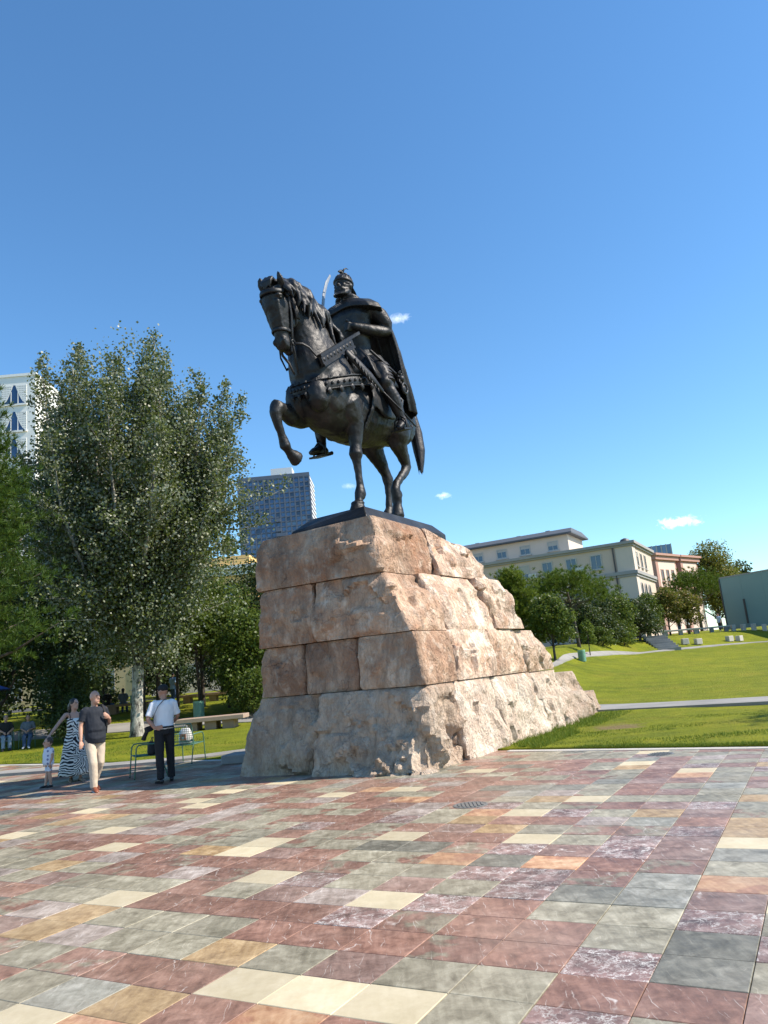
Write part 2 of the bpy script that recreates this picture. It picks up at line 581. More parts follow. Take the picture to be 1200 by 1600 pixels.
def mat_tile(name, cols, vein=0.0, vein_col=(0.75, 0.72, 0.68), breccia=0.0, patch=None, rough=0.42, mottle=1.0):
    m, nt, out = new_mat(name)
    c, rv, pos = tile_co(nt)
    n1 = noise(nt, c, 3.2, 6, 0.6, 0.3)
    n2 = noise(nt, c, 16.0, 5, 0.65)
    col = ramp(nt, n1, [(0.3, cols[0]), (0.52, cols[1]), (0.72, cols[2])])
    if patch:
        pm = ramp(nt, noise(nt, c, 2.6, 6, 0.6, 0.5), [(0.53, (0, 0, 0)), (0.60, (1, 1, 1))])
        col = mixc(nt, M_(nt, 'MULTIPLY', pm, .85), col, (*patch, 1))
    warp = N(nt, 'ShaderNodeVectorMath', {0: c, 1: N(nt, 'ShaderNodeVectorMath', {0: N(nt, 'ShaderNodeTexNoise', {'Vector': c, 'Scale': 5.0, 'Detail': 3.0}).outputs[1], 'Scale': 0.07}, operation='SCALE').outputs[0]}, operation='ADD').outputs[0]
    if breccia:
        w2 = N(nt, 'ShaderNodeVectorMath', {0: c, 1: N(nt, 'ShaderNodeVectorMath', {0: N(nt, 'ShaderNodeTexNoise', {'Vector': c, 'Scale': 7.0, 'Detail': 6.0, 'Roughness': .7}).outputs[1], 'Scale': 0.34}, operation='SCALE').outputs[0]}, operation='ADD').outputs[0]
        vr = N(nt, 'ShaderNodeSeparateColor', {0: N(nt, 'ShaderNodeTexVoronoi', {'Vector': w2, 'Scale': 7.0}).outputs['Color']}).outputs[0]
        vc = N(nt, 'ShaderNodeCombineColor', {0: vr, 1: vr, 2: vr}).outputs[0]
        col = mixc(nt, 0.45, col, vc, 'SOFT_LIGHT')
        for sc_, wd_, am_ in ((6.5, .055, 1.0), (14.0, .07, .75)):
            v = N(nt, 'ShaderNodeTexVoronoi', {'Vector': w2, 'Scale': sc_, 'Randomness': 1.0}, feature='DISTANCE_TO_EDGE').outputs[0]
            vm = ramp(nt, v, [(0.0, (1, 1, 1)), (wd_, (0, 0, 0))])
            vm = M_(nt, 'MULTIPLY', vm, ramp(nt, noise(nt, c, 5.0 + sc_ * .2, 4, .6), [(0.42, (0.0, 0.0, 0.0)), (0.56, (1, 1, 1))]))
            col = mixc(nt, M_(nt, 'MULTIPLY', vm, breccia * am_), col, (*vein_col, 1))
    if vein:
        for sc, w, ang in ((2.2, 0.010, 0.5), (4.6, 0.010, 0.8)):
            rot = N(nt, 'ShaderNodeMapping', {'Vector': warp, 'Rotation': (0, 0, ang), 'Scale': (1.0, 0.10, 1.0)}).outputs[0]
            v = N(nt, 'ShaderNodeTexVoronoi', {'Vector': rot, 'Scale': sc * 2.0}, feature='DISTANCE_TO_EDGE').outputs[0]
            vm = ramp(nt, v, [(0.0, (1, 1, 1)), (w, (0, 0, 0))])
            vm = M_(nt, 'MULTIPLY', vm, ramp(nt, noise(nt, c, 3.0 + sc, 3), [(0.50, (0, 0, 0)), (0.64, (1, 1, 1))]))
            col = mixc(nt, M_(nt, 'MULTIPLY', vm, vein), col, (*vein_col, 1))
    n5 = noise(nt, c, 7.0, 7, 0.72, 0.6)
    col = mixc(nt, 0.9 * mottle, col, ramp(nt, n5, [(.3, (0.12, 0.12, 0.12)), (.7, (0.86, 0.86, 0.86))]), 'SOFT_LIGHT')
    strk = noise(nt, N(nt, 'ShaderNodeMapping', {'Vector': c, 'Rotation': (0, 0, .6), 'Scale': (1, .12, 1)}).outputs[0], 26.0, 4, .6)
    col = mixc(nt, 0.45 * mottle, col, ramp(nt, strk, [(.3, (0.2, 0.2, 0.2)), (.7, (0.8, 0.8, 0.8))]), 'SOFT_LIGHT')
    stain = ramp(nt, noise(nt, pos, 1.15, 7, 0.7, 0.5), [(0.55, (0, 0, 0)), (0.72, (1, 1, 1))])
    col = mixc(nt, M_(nt, 'MULTIPLY', stain, 0.22), col, (0.11, 0.095, 0.075, 1))
    tone = M_(nt, 'MULTIPLY_ADD', rv, 0.32, 0.82)
    col = mixc(nt, 1.0, col, N(nt, 'ShaderNodeCombineColor', {0: tone, 1: tone, 2: tone}).outputs[0], 'MULTIPLY')
    col = mixc(nt, 0.35, col, mixc(nt, n2, (0.25, 0.25, 0.25, 1), (0.75, 0.75, 0.75, 1)), 'SOFT_LIGHT')
    # trodden dust lying across the slabs
    dust = ramp(nt, noise(nt, pos, 0.55, 6, 0.6), [(0.45, (0, 0, 0)), (0.75, (1, 1, 1))])
    col = mixc(nt, M_(nt, 'MULTIPLY_ADD', dust, 0.20, 0.04), col, (0.50, 0.43, 0.33, 1))
    rr = M_(nt, 'ADD', M_(nt, 'MULTIPLY_ADD', noise(nt, pos, 1.6, 5, 0.65), 0.32, rough - 0.16), M_(nt, 'MULTIPLY', n2, 0.06))
    b = bsdf(nt, out, Base_Color=col, Roughness=rr, Specular_IOR_Level=0.32)
    nt.links.new(bump(nt, M_(nt, 'ADD', n2, M_(nt, 'MULTIPLY', noise(nt, c, 60.0, 3), 0.4)), 0.10, 0.006), b.inputs['Normal'])
    return m


def mat_grass(name, c0, c1, c2, dry=(0.24, 0.20, 0.06), dry_amt=0.5):
    m, nt, out = new_mat(name)
    c = worldco(nt)
    n1 = noise(nt, c, 0.16, 6, 0.62)
    n2 = noise(nt, c, 1.3, 6, 0.65)
    n3 = noise(nt, c, 14.0, 4, 0.7)
    col = ramp(nt, M_(nt, 'ADD', M_(nt, 'MULTIPLY', n1, 0.5), M_(nt, 'MULTIPLY', n2, 0.5)), [(0.36, c0), (0.5, c1), (0.64, c2)])
    dm = ramp(nt, noise(nt, c, 0.5, 6, 0.65, 0.4), [(0.52, (0, 0, 0)), (0.72, (1, 1, 1))])
    col = mixc(nt, M_(nt, 'MULTIPLY', dm, dry_amt), col, (*dry, 1))
    # mown stripes and the worn bare patch beside the monument
    mp = N(nt, 'ShaderNodeMapping', {'Vector': c, 'Rotation': (0, 0, R(24)), 'Scale': (.09, .9, 1)}).outputs[0]
    col = mixc(nt, .35, col, mixc(nt, noise(nt, mp, 1.2, 5, .6), (.22, .22, .22, 1), (.8, .8, .76, 1)), 'SOFT_LIGHT')
    dv = N(nt, 'ShaderNodeVectorMath', {0: c, 1: (4.6, 17.2, 0.0)}, operation='DISTANCE').outputs['Value']
    soil = ramp(nt, M_(nt, 'ADD', M_(nt, 'MULTIPLY', dv, .62), M_(nt, 'MULTIPLY', noise(nt, c, 2.2, 5, .65), .9)), [(.62, (1, 1, 1)), (.85, (0, 0, 0))])
    col = mixc(nt, M_(nt, 'MULTIPLY', soil, .8), col, (.21, .15, .085, 1))
    col = mixc(nt, 0.8, col, mixc(nt, n3, (0.12, 0.12, 0.12, 1), (0.88, 0.88, 0.88, 1)), 'SOFT_LIGHT')
    b = bsdf(nt, out, Base_Color=col, Roughness=0.9, Specular_IOR_Level=0.15)
    nt.links.new(bump(nt, M_(nt, 'ADD', n3, M_(nt, 'MULTIPLY', n2, 0.7)), 1.0, 0.09), b.inputs['Normal'])
    return m


def mat_path(name, col):
    m, nt, out = new_mat(name)
    c = worldco(nt)
    n1 = noise(nt, c, 0.8, 6, 0.6)
    n2 = noise(nt, c, 30.0, 3, 0.7)
    cc = ramp(nt, n1, [(0.3, tuple(x * 0.78 for x in col)), (0.7, tuple(min(1, x * 1.15) for x in col))])
    cc = mixc(nt, 0.4, cc, mixc(nt, n2, (0.2, 0.2, 0.2, 1), (0.8, 0.8, 0.8, 1)), 'SOFT_LIGHT')
    b = bsdf(nt, out, Base_Color=cc, Roughness=0.85, Specular_IOR_Level=0.3)
    nt.links.new(bump(nt, n2, 0.3, 0.01), b.inputs['Normal'])
    return m
# ------------------------------------------------------------------ ground, lawn, paths
M_GROUND = mat_path('bare_ground', (0.16, 0.14, 0.11))
M_LAWN = mat_grass('lawn_grass', (0.110, 0.138, 0.009), (0.172, 0.196, 0.011), (0.240, 0.240, 0.016), dry=(0.25, 0.205, 0.03), dry_amt=0.5)
M_PATH = mat_path('path_stone', (0.27, 0.26, 0.24))
M_KERB = mat_path('kerb_stone', (0.46, 0.44, 0.40))

rs_ = 3000.0
tag(MB().add([(-rs_, -200, -0.12), (rs_, -200, -0.12), (rs_, rs_, -0.12), (-rs_, rs_, -0.12)], [(0, 1, 2, 3)]).obj('ground', M_GROUND), kind='structure')


def edge_s(t):
    return np.interp(t, [-60, -16, -10.5, -4, 0.2, 4.9, 14, 60], [3.6, 3.3, 2.84, 2.75, 2.8, 2.12, 1.2, -4])


def build_lawn():
    d = np.concatenate([[-0.001], np.linspace(0, 12, 49), 12 + np.geomspace(.3, 150, 90)])
    t = np.concatenate([-np.geomspace(110, 12, 50), np.linspace(-11.7, 30, 140), np.geomspace(30.5, 120, 40)])
    T, D = np.meshgrid(t, d)
    S = edge_s(T) + D
    X = ORG[0] + AX[0] * S + BX[0] * T
    Y = ORG[1] + AX[1] * S + BX[1] * T
    Z = ground_z(X, np.maximum(Y, 0.5))
    nz = fbm(np.stack([X.ravel() * .35, Y.ravel() * .35, np.zeros(X.size)], 1), 3, 5).reshape(X.shape)
    Z = Z + nz * 0.05 * np.clip(D / 3, 0, 1)
    Z[0, :] = -0.1
    co = np.stack([X.ravel(), Y.ravel(), Z.ravel()], 1)
    nr, nc = T.shape
    i = np.arange(nr * nc).reshape(nr, nc)
    q = np.stack([i[:-1, :-1].ravel(), i[:-1, 1:].ravel(), i[1:, 1:].ravel(), i[1:, :-1].ravel()], 1)
    me = array_mesh('lawn', co, q[:, ::-1] if False else q, M_LAWN, smooth_=True)
    o = link('lawn', me)
    return tag(o, kind='structure')


build_lawn()


def strip(name, pts, width, mat, lift=0.02, thick=0.0, step=0.8):
    """a ribbon of paving laid on the lie of the land"""
    P = [np.array(p, float) for p in pts]
    L = []
    for k in range(len(P) - 1):
        n = max(2, int(np.linalg.norm(P[k + 1] - P[k]) / step))
        p0, p1 = P[max(k - 1, 0)], P[min(k + 2, len(P) - 1)]
        for u in np.linspace(0, 1, n, endpoint=(k == len(P) - 2)):
            a, b = P[k], P[k + 1]
            L.append(0.5 * ((2 * a) + (-p0 + b) * u + (2 * p0 - 5 * a + 4 * b - p1) * u * u + (-p0 + 3 * a - 3 * b + p1) * u ** 3))
    L = np.array(L)
    tg = np.gradient(L, axis=0)
    tg /= np.linalg.norm(tg, axis=1)[:, None]
    nn = np.stack([-tg[:, 1], tg[:, 0]], 1)
    vs, fs = [], []
    for k in range(len(L)):
        wk = width if not isinstance(width, tuple) else width[0] + (width[1] - width[0]) * min(1, k / (len(L) * .55))
        a, b = L[k] + nn[k] * wk / 2, L[k] - nn[k] * wk / 2
        c = (gz(*a) + gz(*b)) / 2
        za, zb = gz(*a) + lift, gz(*b) + lift
        vs += [(a[0], a[1], za - thick - .15), (a[0], a[1], za), (b[0], b[1], zb), (b[0], b[1], zb - thick - .15)]
        if k:
            o = 4 * k
            fs += [(o - 4 + j, o - 3 + j, o + 1 + j, o + j) for j in range(3)]
    mb = MB().add(vs, fs)
    o = mb.obj(name, mat, smooth_=False)
    bm = bmesh.new()
    bm.from_mesh(o.data)
    bmesh.ops.recalc_face_normals(bm, faces=bm.faces)
    bm.to_mesh(o.data)
    bm.free()
    return tag(o, kind='structure')


strip('path', [(3.4, 25.0), (5.9, 22.7), (9.6, 20.2), (14.5, 17.2), (22, 13)], 1.75, M_PATH, 0.055)
strip('path', [(3.5, 33.5), (7.0, 37.6), (10.2, 44.5), (15.2, 52.4), (21.5, 58.0), (29.6, 62.6), (42, 66)], (0.22, 0.6), M_PATH, 0.05)
strip('path', [(-30, 37.5), (-20, 36.9), (-12.5, 36.2), (-7.6, 35.6), (-3.8, 33.0), (-2.2, 28.0)], 3.2, M_PATH, 0.03)
strip('path', [(-10.5, 20.3), (-7.2, 19.6), (-4.9, 19.6), (-2.8, 20.8)], 0.8, M_PATH, 0.035)
strip('road', [(-70, 62), (-40, 60), (-20, 59), (0, 58)], 9.0, mat_path('road_asphalt', (0.07, 0.07, 0.07)), 0.03)

# steps climbing the bank between the trees
M_STEP = mat_path('step_stone', (0.30, 0.29, 0.27))
st_root = empty('garden_steps', (19.6, 56.4, 1.2), label='grey stone steps climbing the grass bank beside the dark trees', cat='steps')
for k in range(7):
    MB().box((0.05 * k, 0.42 + 0.62 * k, 0.10 + 0.165 * k), (1.6, 0.66, 0.34), rz=-0.2).obj('step', M_STEP, st_root, bevel=0.01)

# ------------------------------------------------------------------ the plaza and its slabs
PT = R(28.5)
AT = np.array([math.sin(PT), math.cos(PT)])
BT = np.array([math.cos(PT), -math.sin(PT)])
TP0 = np.array(W(-7.84, 2.80)[:2])
TS, TT = 0.397, 0.467
_GV = (0.74, 0.70, 0.64)
TILE = {
    'cream': mat_tile('slab_cream', [(0.490, 0.418, 0.267), (0.540, 0.461, 0.301), (0.580, 0.503, 0.344)], rough=0.5, mottle=.25),
    'red': mat_tile('slab_red', [(0.180, 0.088, 0.060), (0.242, 0.128, 0.090), (0.315, 0.185, 0.138)], vein=0.7, vein_col=_GV),
    'redgrey': mat_tile('slab_red_patched', [(0.180, 0.092, 0.064), (0.238, 0.130, 0.095), (0.30, 0.182, 0.138)], vein=0.6, vein_col=_GV, patch=(0.235, 0.214, 0.150)),
    'olive': mat_tile('slab_olive', [(0.20, 0.180, 0.122), (0.275, 0.248, 0.175), (0.365, 0.335, 0.245)], vein=0.4, vein_col=(0.600, 0.551, 0.430)),
    'olivered': mat_tile('slab_olive_patched', [(0.20, 0.180, 0.122), (0.265, 0.238, 0.168), (0.33, 0.30, 0.22)], vein=0.5, vein_col=(0.620, 0.570, 0.447), patch=(0.200, 0.081, 0.056)),
    'tan': mat_tile('slab_tan', [(0.290, 0.185, 0.082), (0.355, 0.237, 0.116), (0.410, 0.290, 0.155)], vein=0.1),
    'peach': mat_tile('slab_peach', [(0.400, 0.190, 0.095), (0.500, 0.294, 0.159), (0.560, 0.380, 0.232)], vein=0.1, patch=(0.36, 0.17, 0.10)),
    'breccia': mat_tile('slab_breccia', [(0.14, 0.085, 0.072), (0.215, 0.130, 0.112), (0.30, 0.215, 0.19)], breccia=0.9, vein_col=(0.66, 0.63, 0.58)),
    'mauve': mat_tile('slab_mauve', [(0.185, 0.105, 0.080), (0.25, 0.158, 0.125), (0.325, 0.228, 0.188)], vein=0.7, vein_col=_GV),
    'lilac': mat_tile('slab_lilac', [(0.24, 0.188, 0.155), (0.315, 0.258, 0.22), (0.405, 0.345, 0.30)], vein=0.6, vein_col=_GV),
    'slate': mat_tile('slab_blue_grey', [(0.20, 0.190, 0.150), (0.265, 0.256, 0.208), (0.345, 0.330, 0.275)], vein=0.5, vein_col=(0.600, 0.589, 0.516)),
    'dark': mat_tile('slab_dark', [(0.12, 0.114, 0.086), (0.175, 0.166, 0.128), (0.255, 0.240, 0.19)], vein=0.5, vein_col=(0.500, 0.456, 0.361)),
}
KINDS_ = list(TILE)
FIXED = {}
for k_, l_ in {
    'cream': [(0, 0), (0, 1), (0, 2), (3, -5), (5, -3), (8, -5), (9, 1), (12, 0), (14, 1), (9, 5), (16, -5), (21, 1), (19, 3), (20, -4), (9, -2), (7, -9), (9, -11), (13, -11), (8, -14), (12, -15), (16, -12), (15, -7), (18, -11), (14, -12)],
    'tan': [(1, -1), (-1, -1), (14, 0), (11, -1), (12, 3), (5, -9)],
    'peach': [(-1, 1), (0, 3), (7, 2), (7, 0), (6, 5), (-1, 8)],
    'breccia': [(2, 4), (4, 5), (3, 0), (4, 1), (8, 3), (6, 2), (13, 4), (8, 1), (0, 4), (10, 4), (9, 3), (12, 1), (3, 6), (-1, 4)],
    'dark': [(5, 3), (8, -1), (2, 5), (3, 5)],
    'slate': [(5, 4), (6, 4), (8, 5), (-1, 6)],
    'olive': [(1, 0), (0, 3), (-1, 3), (1, 3), (2, -2), (2, -3), (1, -3), (3, 4)],
    'red': [(2, 0), (2, 1), (3, -1), (3, 2), (2, -1), (0, -2), (0, -1), (1, 5), (1, 4), (3, 3), (2, 3)],
}.items():
    for ij in l_:
        FIXED[ij] = k_
trng = random.Random(11)


def tile_kind(i, j):
    if (i, j) in FIXED:
        return FIXED[(i, j)]
    # the mix shifts from red and olive on the one side to mauve and veined breccia on the other
    f = min(1.0, max(0.0, (j + 6) / 13.0))
    w = {'red': 4.6 * (1 - f) + 1.3 * f, 'redgrey': 1.6, 'olive': 3.4, 'olivered': 1.2, 'cream': 0.28, 'tan': 0.35, 'peach': 0.18 + .25 * f, 'breccia': 0.1 + 1.7 * f,
         'mauve': 0.9 + 2.8 * f, 'lilac': 1.9 * (1 - f) + .7 * f, 'slate': 0.4 + 0.8 * f, 'dark': 0.25 + 0.3 * f}
    return trng.choices(list(w), list(w.values()))[0]


plaza = MB().add([W(-30, -40, -0.02), W(-30, 30, -0.02), W(4.2, 30, -0.02), W(4.2, -40, -0.02)], [(0, 1, 2, 3)]).obj('plaza', mat_path('mortar_bed', (0.15, 0.135, 0.11)))
tag(plaza, kind='structure')


def build_tiles():
    hx, hy, bv, g = TS / 2, TT / 2, 0.0035, 0.0022
    cy, sy = math.cos(-PT), math.sin(-PT)

    def slab(cx, cy_, z=0.0, tx=0.0, ty=0.0):
        vs = []
        for (dz, ins) in ((-0.03, 0.0), (-bv, 0.0), (0.0, bv)):
            for (a, b) in ((-1, -1), (-1, 1), (1, 1), (1, -1)):
                u, v = a * (hx - g - ins), b * (hy - g - ins)
                vs.append((cx + AT[0] * u + BT[0] * v, cy_ + AT[1] * u + BT[1] * v, z + dz + (u * tx + v * ty)))
        fs = [(8, 9, 10, 11)]
        for k in (0, 4):
            for q in range(4):
                w = (q + 1) % 4
                fs.append((k + q, k + w, k + 4 + w, k + 4 + q))
        return vs, fs
    cells = []
    for i in range(-24, 33):
        for j in range(-50, 30):
            c = TP0 + AT * (i + .5) * TS + BT * (j + .5) * TT
            s, t = ST(*c)
            if s > edge_s(t) + 0.35 or c[1] < 2.0:
                continue
            # inside the monument's footprint nothing is laid
            if s > 0.6 and -3.4 < t < -0.4:
                continue
            v = Vector((c[0], c[1], -CAM_H))
            zc = v.dot(_f)
            px, py = v.dot(_x) / zc * 1200, -v.dot(_y) / zc * 1200
            inside = zc > 0.5 and abs(px) < 640 and abs(py) < 850
            if abs(px) > 1500 or zc < 0.5:
                continue
            area = (1200 / zc) ** 2 * (CAM_H / math.hypot(c[0], c[1])) if inside else 0
            cells.append((area, i, j, c))
    cells.sort(key=lambda q: -q[0])
    meshes = {}
    for k in KINDS_:
        vs, fs = slab(0, 0)
        me = MB().add(vs, fs).mesh('paving_slab', TILE[k])
        meshes[k] = me
    big = MB()
    for n, (area, i, j, c) in enumerate(cells):
        k = tile_kind(i, j)
        z = trng.uniform(-0.0012, 0.0012)
        tx, ty = trng.gauss(0, .0022), trng.gauss(0, .0022)
        if n < 300:
            o = link('paving_slab', meshes[k], plaza, (c[0], c[1], z))
            o.rotation_euler = (ty, tx, 0)
        else:
            vs, fs = slab(c[0], c[1], z, tx, ty)
            big.add(vs, fs, KINDS_.index(k))
    o = big.obj('paving_slabs', [TILE[k] for k in KINDS_], plaza)
    tag(o, kind='stuff')


build_tiles()

# pale edging course between the slabs and the grass
for (t0, t1) in ((0.45, 14.0), (-30.0, -4.3)):
    n_ = int((t1 - t0) / 1.0)
    for k in range(n_):
        a, b = t0 + (t1 - t0) * k / n_, t0 + (t1 - t0) * (k + 1) / n_
        sa, sb = float(edge_s(a)), float(edge_s(b))
        w_ = .22
        pts = [W(sa - w_, a + .003)[:2], W(sb - w_, b - .003)[:2], W(sb + .02, b - .003)[:2], W(sa + .02, a + .003)[:2]]
        MB().prism(pts[::-1] if False else pts, -0.05, 0.008).obj('edging_stone', M_KERB, plaza)

# two cast-iron covers let into the paving
M_IRON = mat_plain('cast_iron', (0.19, 0.19, 0.175), 0.5, 0.3)


def manhole(x, y, r, lab):
    e = empty('manhole_cover', (x, y, 0), label=lab, cat='manhole cover')
    MB().lathe([(r, 0.0), (r, .006), (r * .9, .009), (r * .88, .006), (0.01, .007)], n=28).obj('rim', M_IRON, e)
    mb = MB()
    for k in range(-3, 4):
        w = math.sqrt(max(0, (r * .8) ** 2 - (k * r * .22) ** 2))
        mb.box((k * r * .22, 0, .011), (r * .1, 2 * w, .006))
    mb.obj('ribs', M_IRON, e)


manhole(0.70, 9.74, 0.21, 'round iron manhole cover in the red slabs in front of the monument')
manhole(3.95, 12.6, 0.2, 'round iron cover in the paving close to the grass edge')
manhole(-6.6, 13.0, 0.26, 'round pale cover in the paving in front of the walking man')
# ------------------------------------------------------------------ the rough stone pedestal
M_ROCK = mat_rock()
pedestal = empty('stone_pedestal', W(2, -1.8), label='massive rough-hewn pink travertine pedestal carrying the bronze rider', cat='pedestal')


def rock_block(b4, t4, seed, amp=0.10, n=22, lump=0.0):
    """b4/t4: bottom and top corners as (s, t, z), in order front-inner, front-outer, back-outer, back-inner"""
    rng = np.random.RandomState(seed)
    Bq, Tq = np.array(b4, float), np.array(t4, float)
    dims = [np.linalg.norm(Bq[1] - Bq[0]), np.linalg.norm(Bq[3] - Bq[0]), np.linalg.norm(Tq[0] - Bq[0])]
    nn = [int(np.clip(round(d / 0.058), 6, 60)) for d in dims]
    idx = {}
    pts, faces = [], []

    def vid(i, j, k):
        key = (i, j, k)
        if key not in idx:
            idx[key] = len(pts)
            pts.append((i / nn[0], j / nn[1], k / nn[2]))
        return idx[key]
    for ax in range(3):
        o1, o2 = [a for a in range(3) if a != ax]
        for side in (0, nn[ax]):
            for a in range(nn[o1]):
                for b in range(nn[o2]):
                    q = []
                    for (da, db) in ((0, 0), (1, 0), (1, 1), (0, 1)):
                        ijk = [0, 0, 0]
                        ijk[ax], ijk[o1], ijk[o2] = side, a + da, b + db
                        q.append(vid(*ijk))
                    faces.append(q)
    uvw = np.array(pts)
    u, v, w = uvw[:, 0:1], uvw[:, 1:2], uvw[:, 2:3]

    def quad(Q):
        return (Q[0] * (1 - u) + Q[1] * u) * (1 - v) + (Q[3] * (1 - u) + Q[2] * u) * v
    P = quad(Bq) * (1 - w) + quad(Tq) * w
    cen = P.mean(0)
    # outward direction, softened along the edges so the arrises are broken
    c3 = uvw - .5
    big = np.abs(c3) > 0.4999
    nrm = np.sign(c3) * big
    e_u, e_v = Bq[1] - Bq[0], Bq[3] - Bq[0]
    e_w = Tq.mean(0) - Bq.mean(0)
    nv = np.cross(e_u, e_w)
    nu = np.cross(e_v, e_w)
    nv = nv / np.linalg.norm(nv)
    nu = nu / np.linalg.norm(nu)
    if nu @ e_u < 0:
        nu = -nu
    if nv @ e_v < 0:
        nv = -nv
    D = nrm[:, 0:1] * nu + nrm[:, 1:2] * nv + nrm[:, 2:3] * np.array([0, 0, 1.0])
    D /= np.maximum(np.linalg.norm(D, axis=1), 1e-9)[:, None]
    off = rng.uniform(-50, 50, 3)
    q = P + off
    # hewn facets: big planes broken by ridges
    f1 = fbm(q * 0.75, 3, seed)
    r1 = 1 - 2 * np.abs(fbm(q * 1.5, 3, seed + 5))
    f2 = fbm(q * 3.2, 4, seed + 9)
    r2 = np.abs(fbm(q * np.array([2.4, 2.4, 4.5]), 3, seed + 21))
    st_ = np.round(fbm(q * np.array([1.2, 1.2, 1.6]), 3, seed + 31) * 5) / 5
    K = 46
    lo, hi = P.min(0) - .1, P.max(0) + .1
    seeds = rng.uniform(lo, hi, (K, 3))
    qn = P + np.stack([fbm(q * 2.2, 2, seed + 41), fbm(q * 2.2, 2, seed + 43), fbm(q * 2.2, 2, seed + 47)], 1) * .16
    near = np.argmin(((qn[:, None, :] - seeds[None]) ** 2).sum(2), 1)
    grad = rng.normal(0, .55, (K, 3))
    offk = rng.normal(0, .35, K)
    fac = np.clip(offk[near] + ((P - seeds[near]) * grad[near]).sum(1) * 1.6, -1.1, 1.1)
    f3 = fbm(q * 9.0, 3, seed + 55)
    bul = np.sin(np.clip(w[:, 0], 0, 1) * math.pi) * 1.1
    h = bul * (.55 if seed in (24, 16, 21, 22, 31, 32) else .25) + fac * .75 + f3 * .22 + f1 * 1.0 + (r1 - .6) * 0.55 + f2 * 0.42 - r2 * .55 + st_ * .55
    edge = np.min(np.where(big, 1.0, 1 - 2 * np.abs(c3)) * np.array(dims), axis=1) if False else None
    top = (np.abs(c3[:, 2]) > .4999)
    lat = np.ones(len(P))
    lat[top] = 0.10
    dz = np.minimum(w[:, 0], 1 - w[:, 0]) * dims[2]
    joint = np.clip(dz / 0.07, 0, 1)                      # pulled in at the bed joints
    side_amp = amp * lat * (0.35 + 0.65 * np.clip(dz / .28, 0, 1))
    P = P + D * (h * side_amp)[:, None]
    inw = (1 - joint) * 0.028
    cd = np.stack([P[:, 0] - cen[0], P[:, 1] - cen[1], np.zeros(len(P))], 1)
    cd /= np.maximum(np.linalg.norm(cd, axis=1), 1e-6)[:, None]
    P = P - cd * inw[:, None]
    # vertical joints between neighbours
    eu = np.minimum(u[:, 0], 1 - u[:, 0]) * dims[0]
    ev = np.minimum(v[:, 0], 1 - v[:, 0]) * dims[1]
    ed = np.minimum(np.where(big[:, 1], eu, 9), np.where(big[:, 0], ev, 9))
    P = P - D * (np.clip(1 - ed / 0.06, 0, 1) * 0.03)[:, None]
    if lump:
        # a crust of knobbly stone left standing on the lower part of the face
        rg_ = np.clip(1.15 - w[:, 0] * 1.1, 0, 1) * np.clip((u[:, 0] - .12) * 3, 0, 1)
        lm = np.clip(fbm(q * np.array([2.6, 2.6, 1.9]), 3, seed + 77) + .10, 0, .35) / .35
        lm = lm * (.6 + .8 * np.abs(fbm(q * 6.5, 3, seed + 91)))
        P = P + D * (lm * rg_ * lump * lat)[:, None]
    Wd = np.stack([ORG[0] + AX[0] * P[:, 0] + BX[0] * P[:, 1], ORG[1] + AX[1] * P[:, 0] + BX[1] * P[:, 1], P[:, 2]], 1)
    Wd = Wd - np.array(pedestal.location)
    me = array_mesh('stone_block', Wd, np.array(faces), M_ROCK, smooth_=True)
    bm = bmesh.new()
    bm.from_mesh(me)
    bmesh.ops.recalc_face_normals(bm, faces=bm.faces)
    bm.to_mesh(me)
    bm.free()
    sharp_edges(me, R(38))
    o = link('stone_block', me, pedestal)
    o.color = STONE_AND_SHADE.get(seed, (1.0, .97, .93, 1))  # block's own tint with sun and shade worked into it
    return o


# stone colour plus painted light: sunlit flank lightened, shaded brown-pink head darkened, greyer foot
STONE_AND_SHADE = {1: (0.92, 0.88, 0.82, 1), 2: (1.05, 1.01, 0.95, 1), 11: (0.86, 0.75, 0.66, 1), 12: (0.82, 0.71, 0.63, 1), 13: (1.05, 0.96, 0.87, 1), 21: (0.96, 0.84, 0.75, 1), 22: (1.12, 1.02, 0.93, 1), 31: (0.95, 0.84, 0.75, 1),
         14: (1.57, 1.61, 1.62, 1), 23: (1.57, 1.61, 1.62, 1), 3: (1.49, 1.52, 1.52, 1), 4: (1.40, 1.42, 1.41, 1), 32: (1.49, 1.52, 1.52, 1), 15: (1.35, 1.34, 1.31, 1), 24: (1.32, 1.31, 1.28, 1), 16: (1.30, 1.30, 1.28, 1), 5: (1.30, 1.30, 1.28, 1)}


def blk(s0, s1, t0, t1, z0, z1, seed, S0=None, S1=None, T0=None, T1=None, amp=0.10, lump=0.0, Sc=None, sc=None, zt=None):
    """bottom rectangle s0..s1, t0..t1 at z0 ; top S0..S1, T0..T1 at z1"""
    S0 = s0 if S0 is None else S0
    S1 = s1 if S1 is None else S1
    T0 = t0 if T0 is None else T0
    T1 = t1 if T1 is None else T1
    za = zt or (z1,) * 4
    b4 = [(s0, t0, z0), (s0, t1, z0), (s1, t1, z0), (s1, t0, z0)]
    t4 = [(S0, T0, za[0]), (S0, T1, za[1]), (S1, T1, za[2]), (S1, T0, za[3])]
    return rock_block(b4, t4, seed, amp, lump=lump)


g_ = 0.012
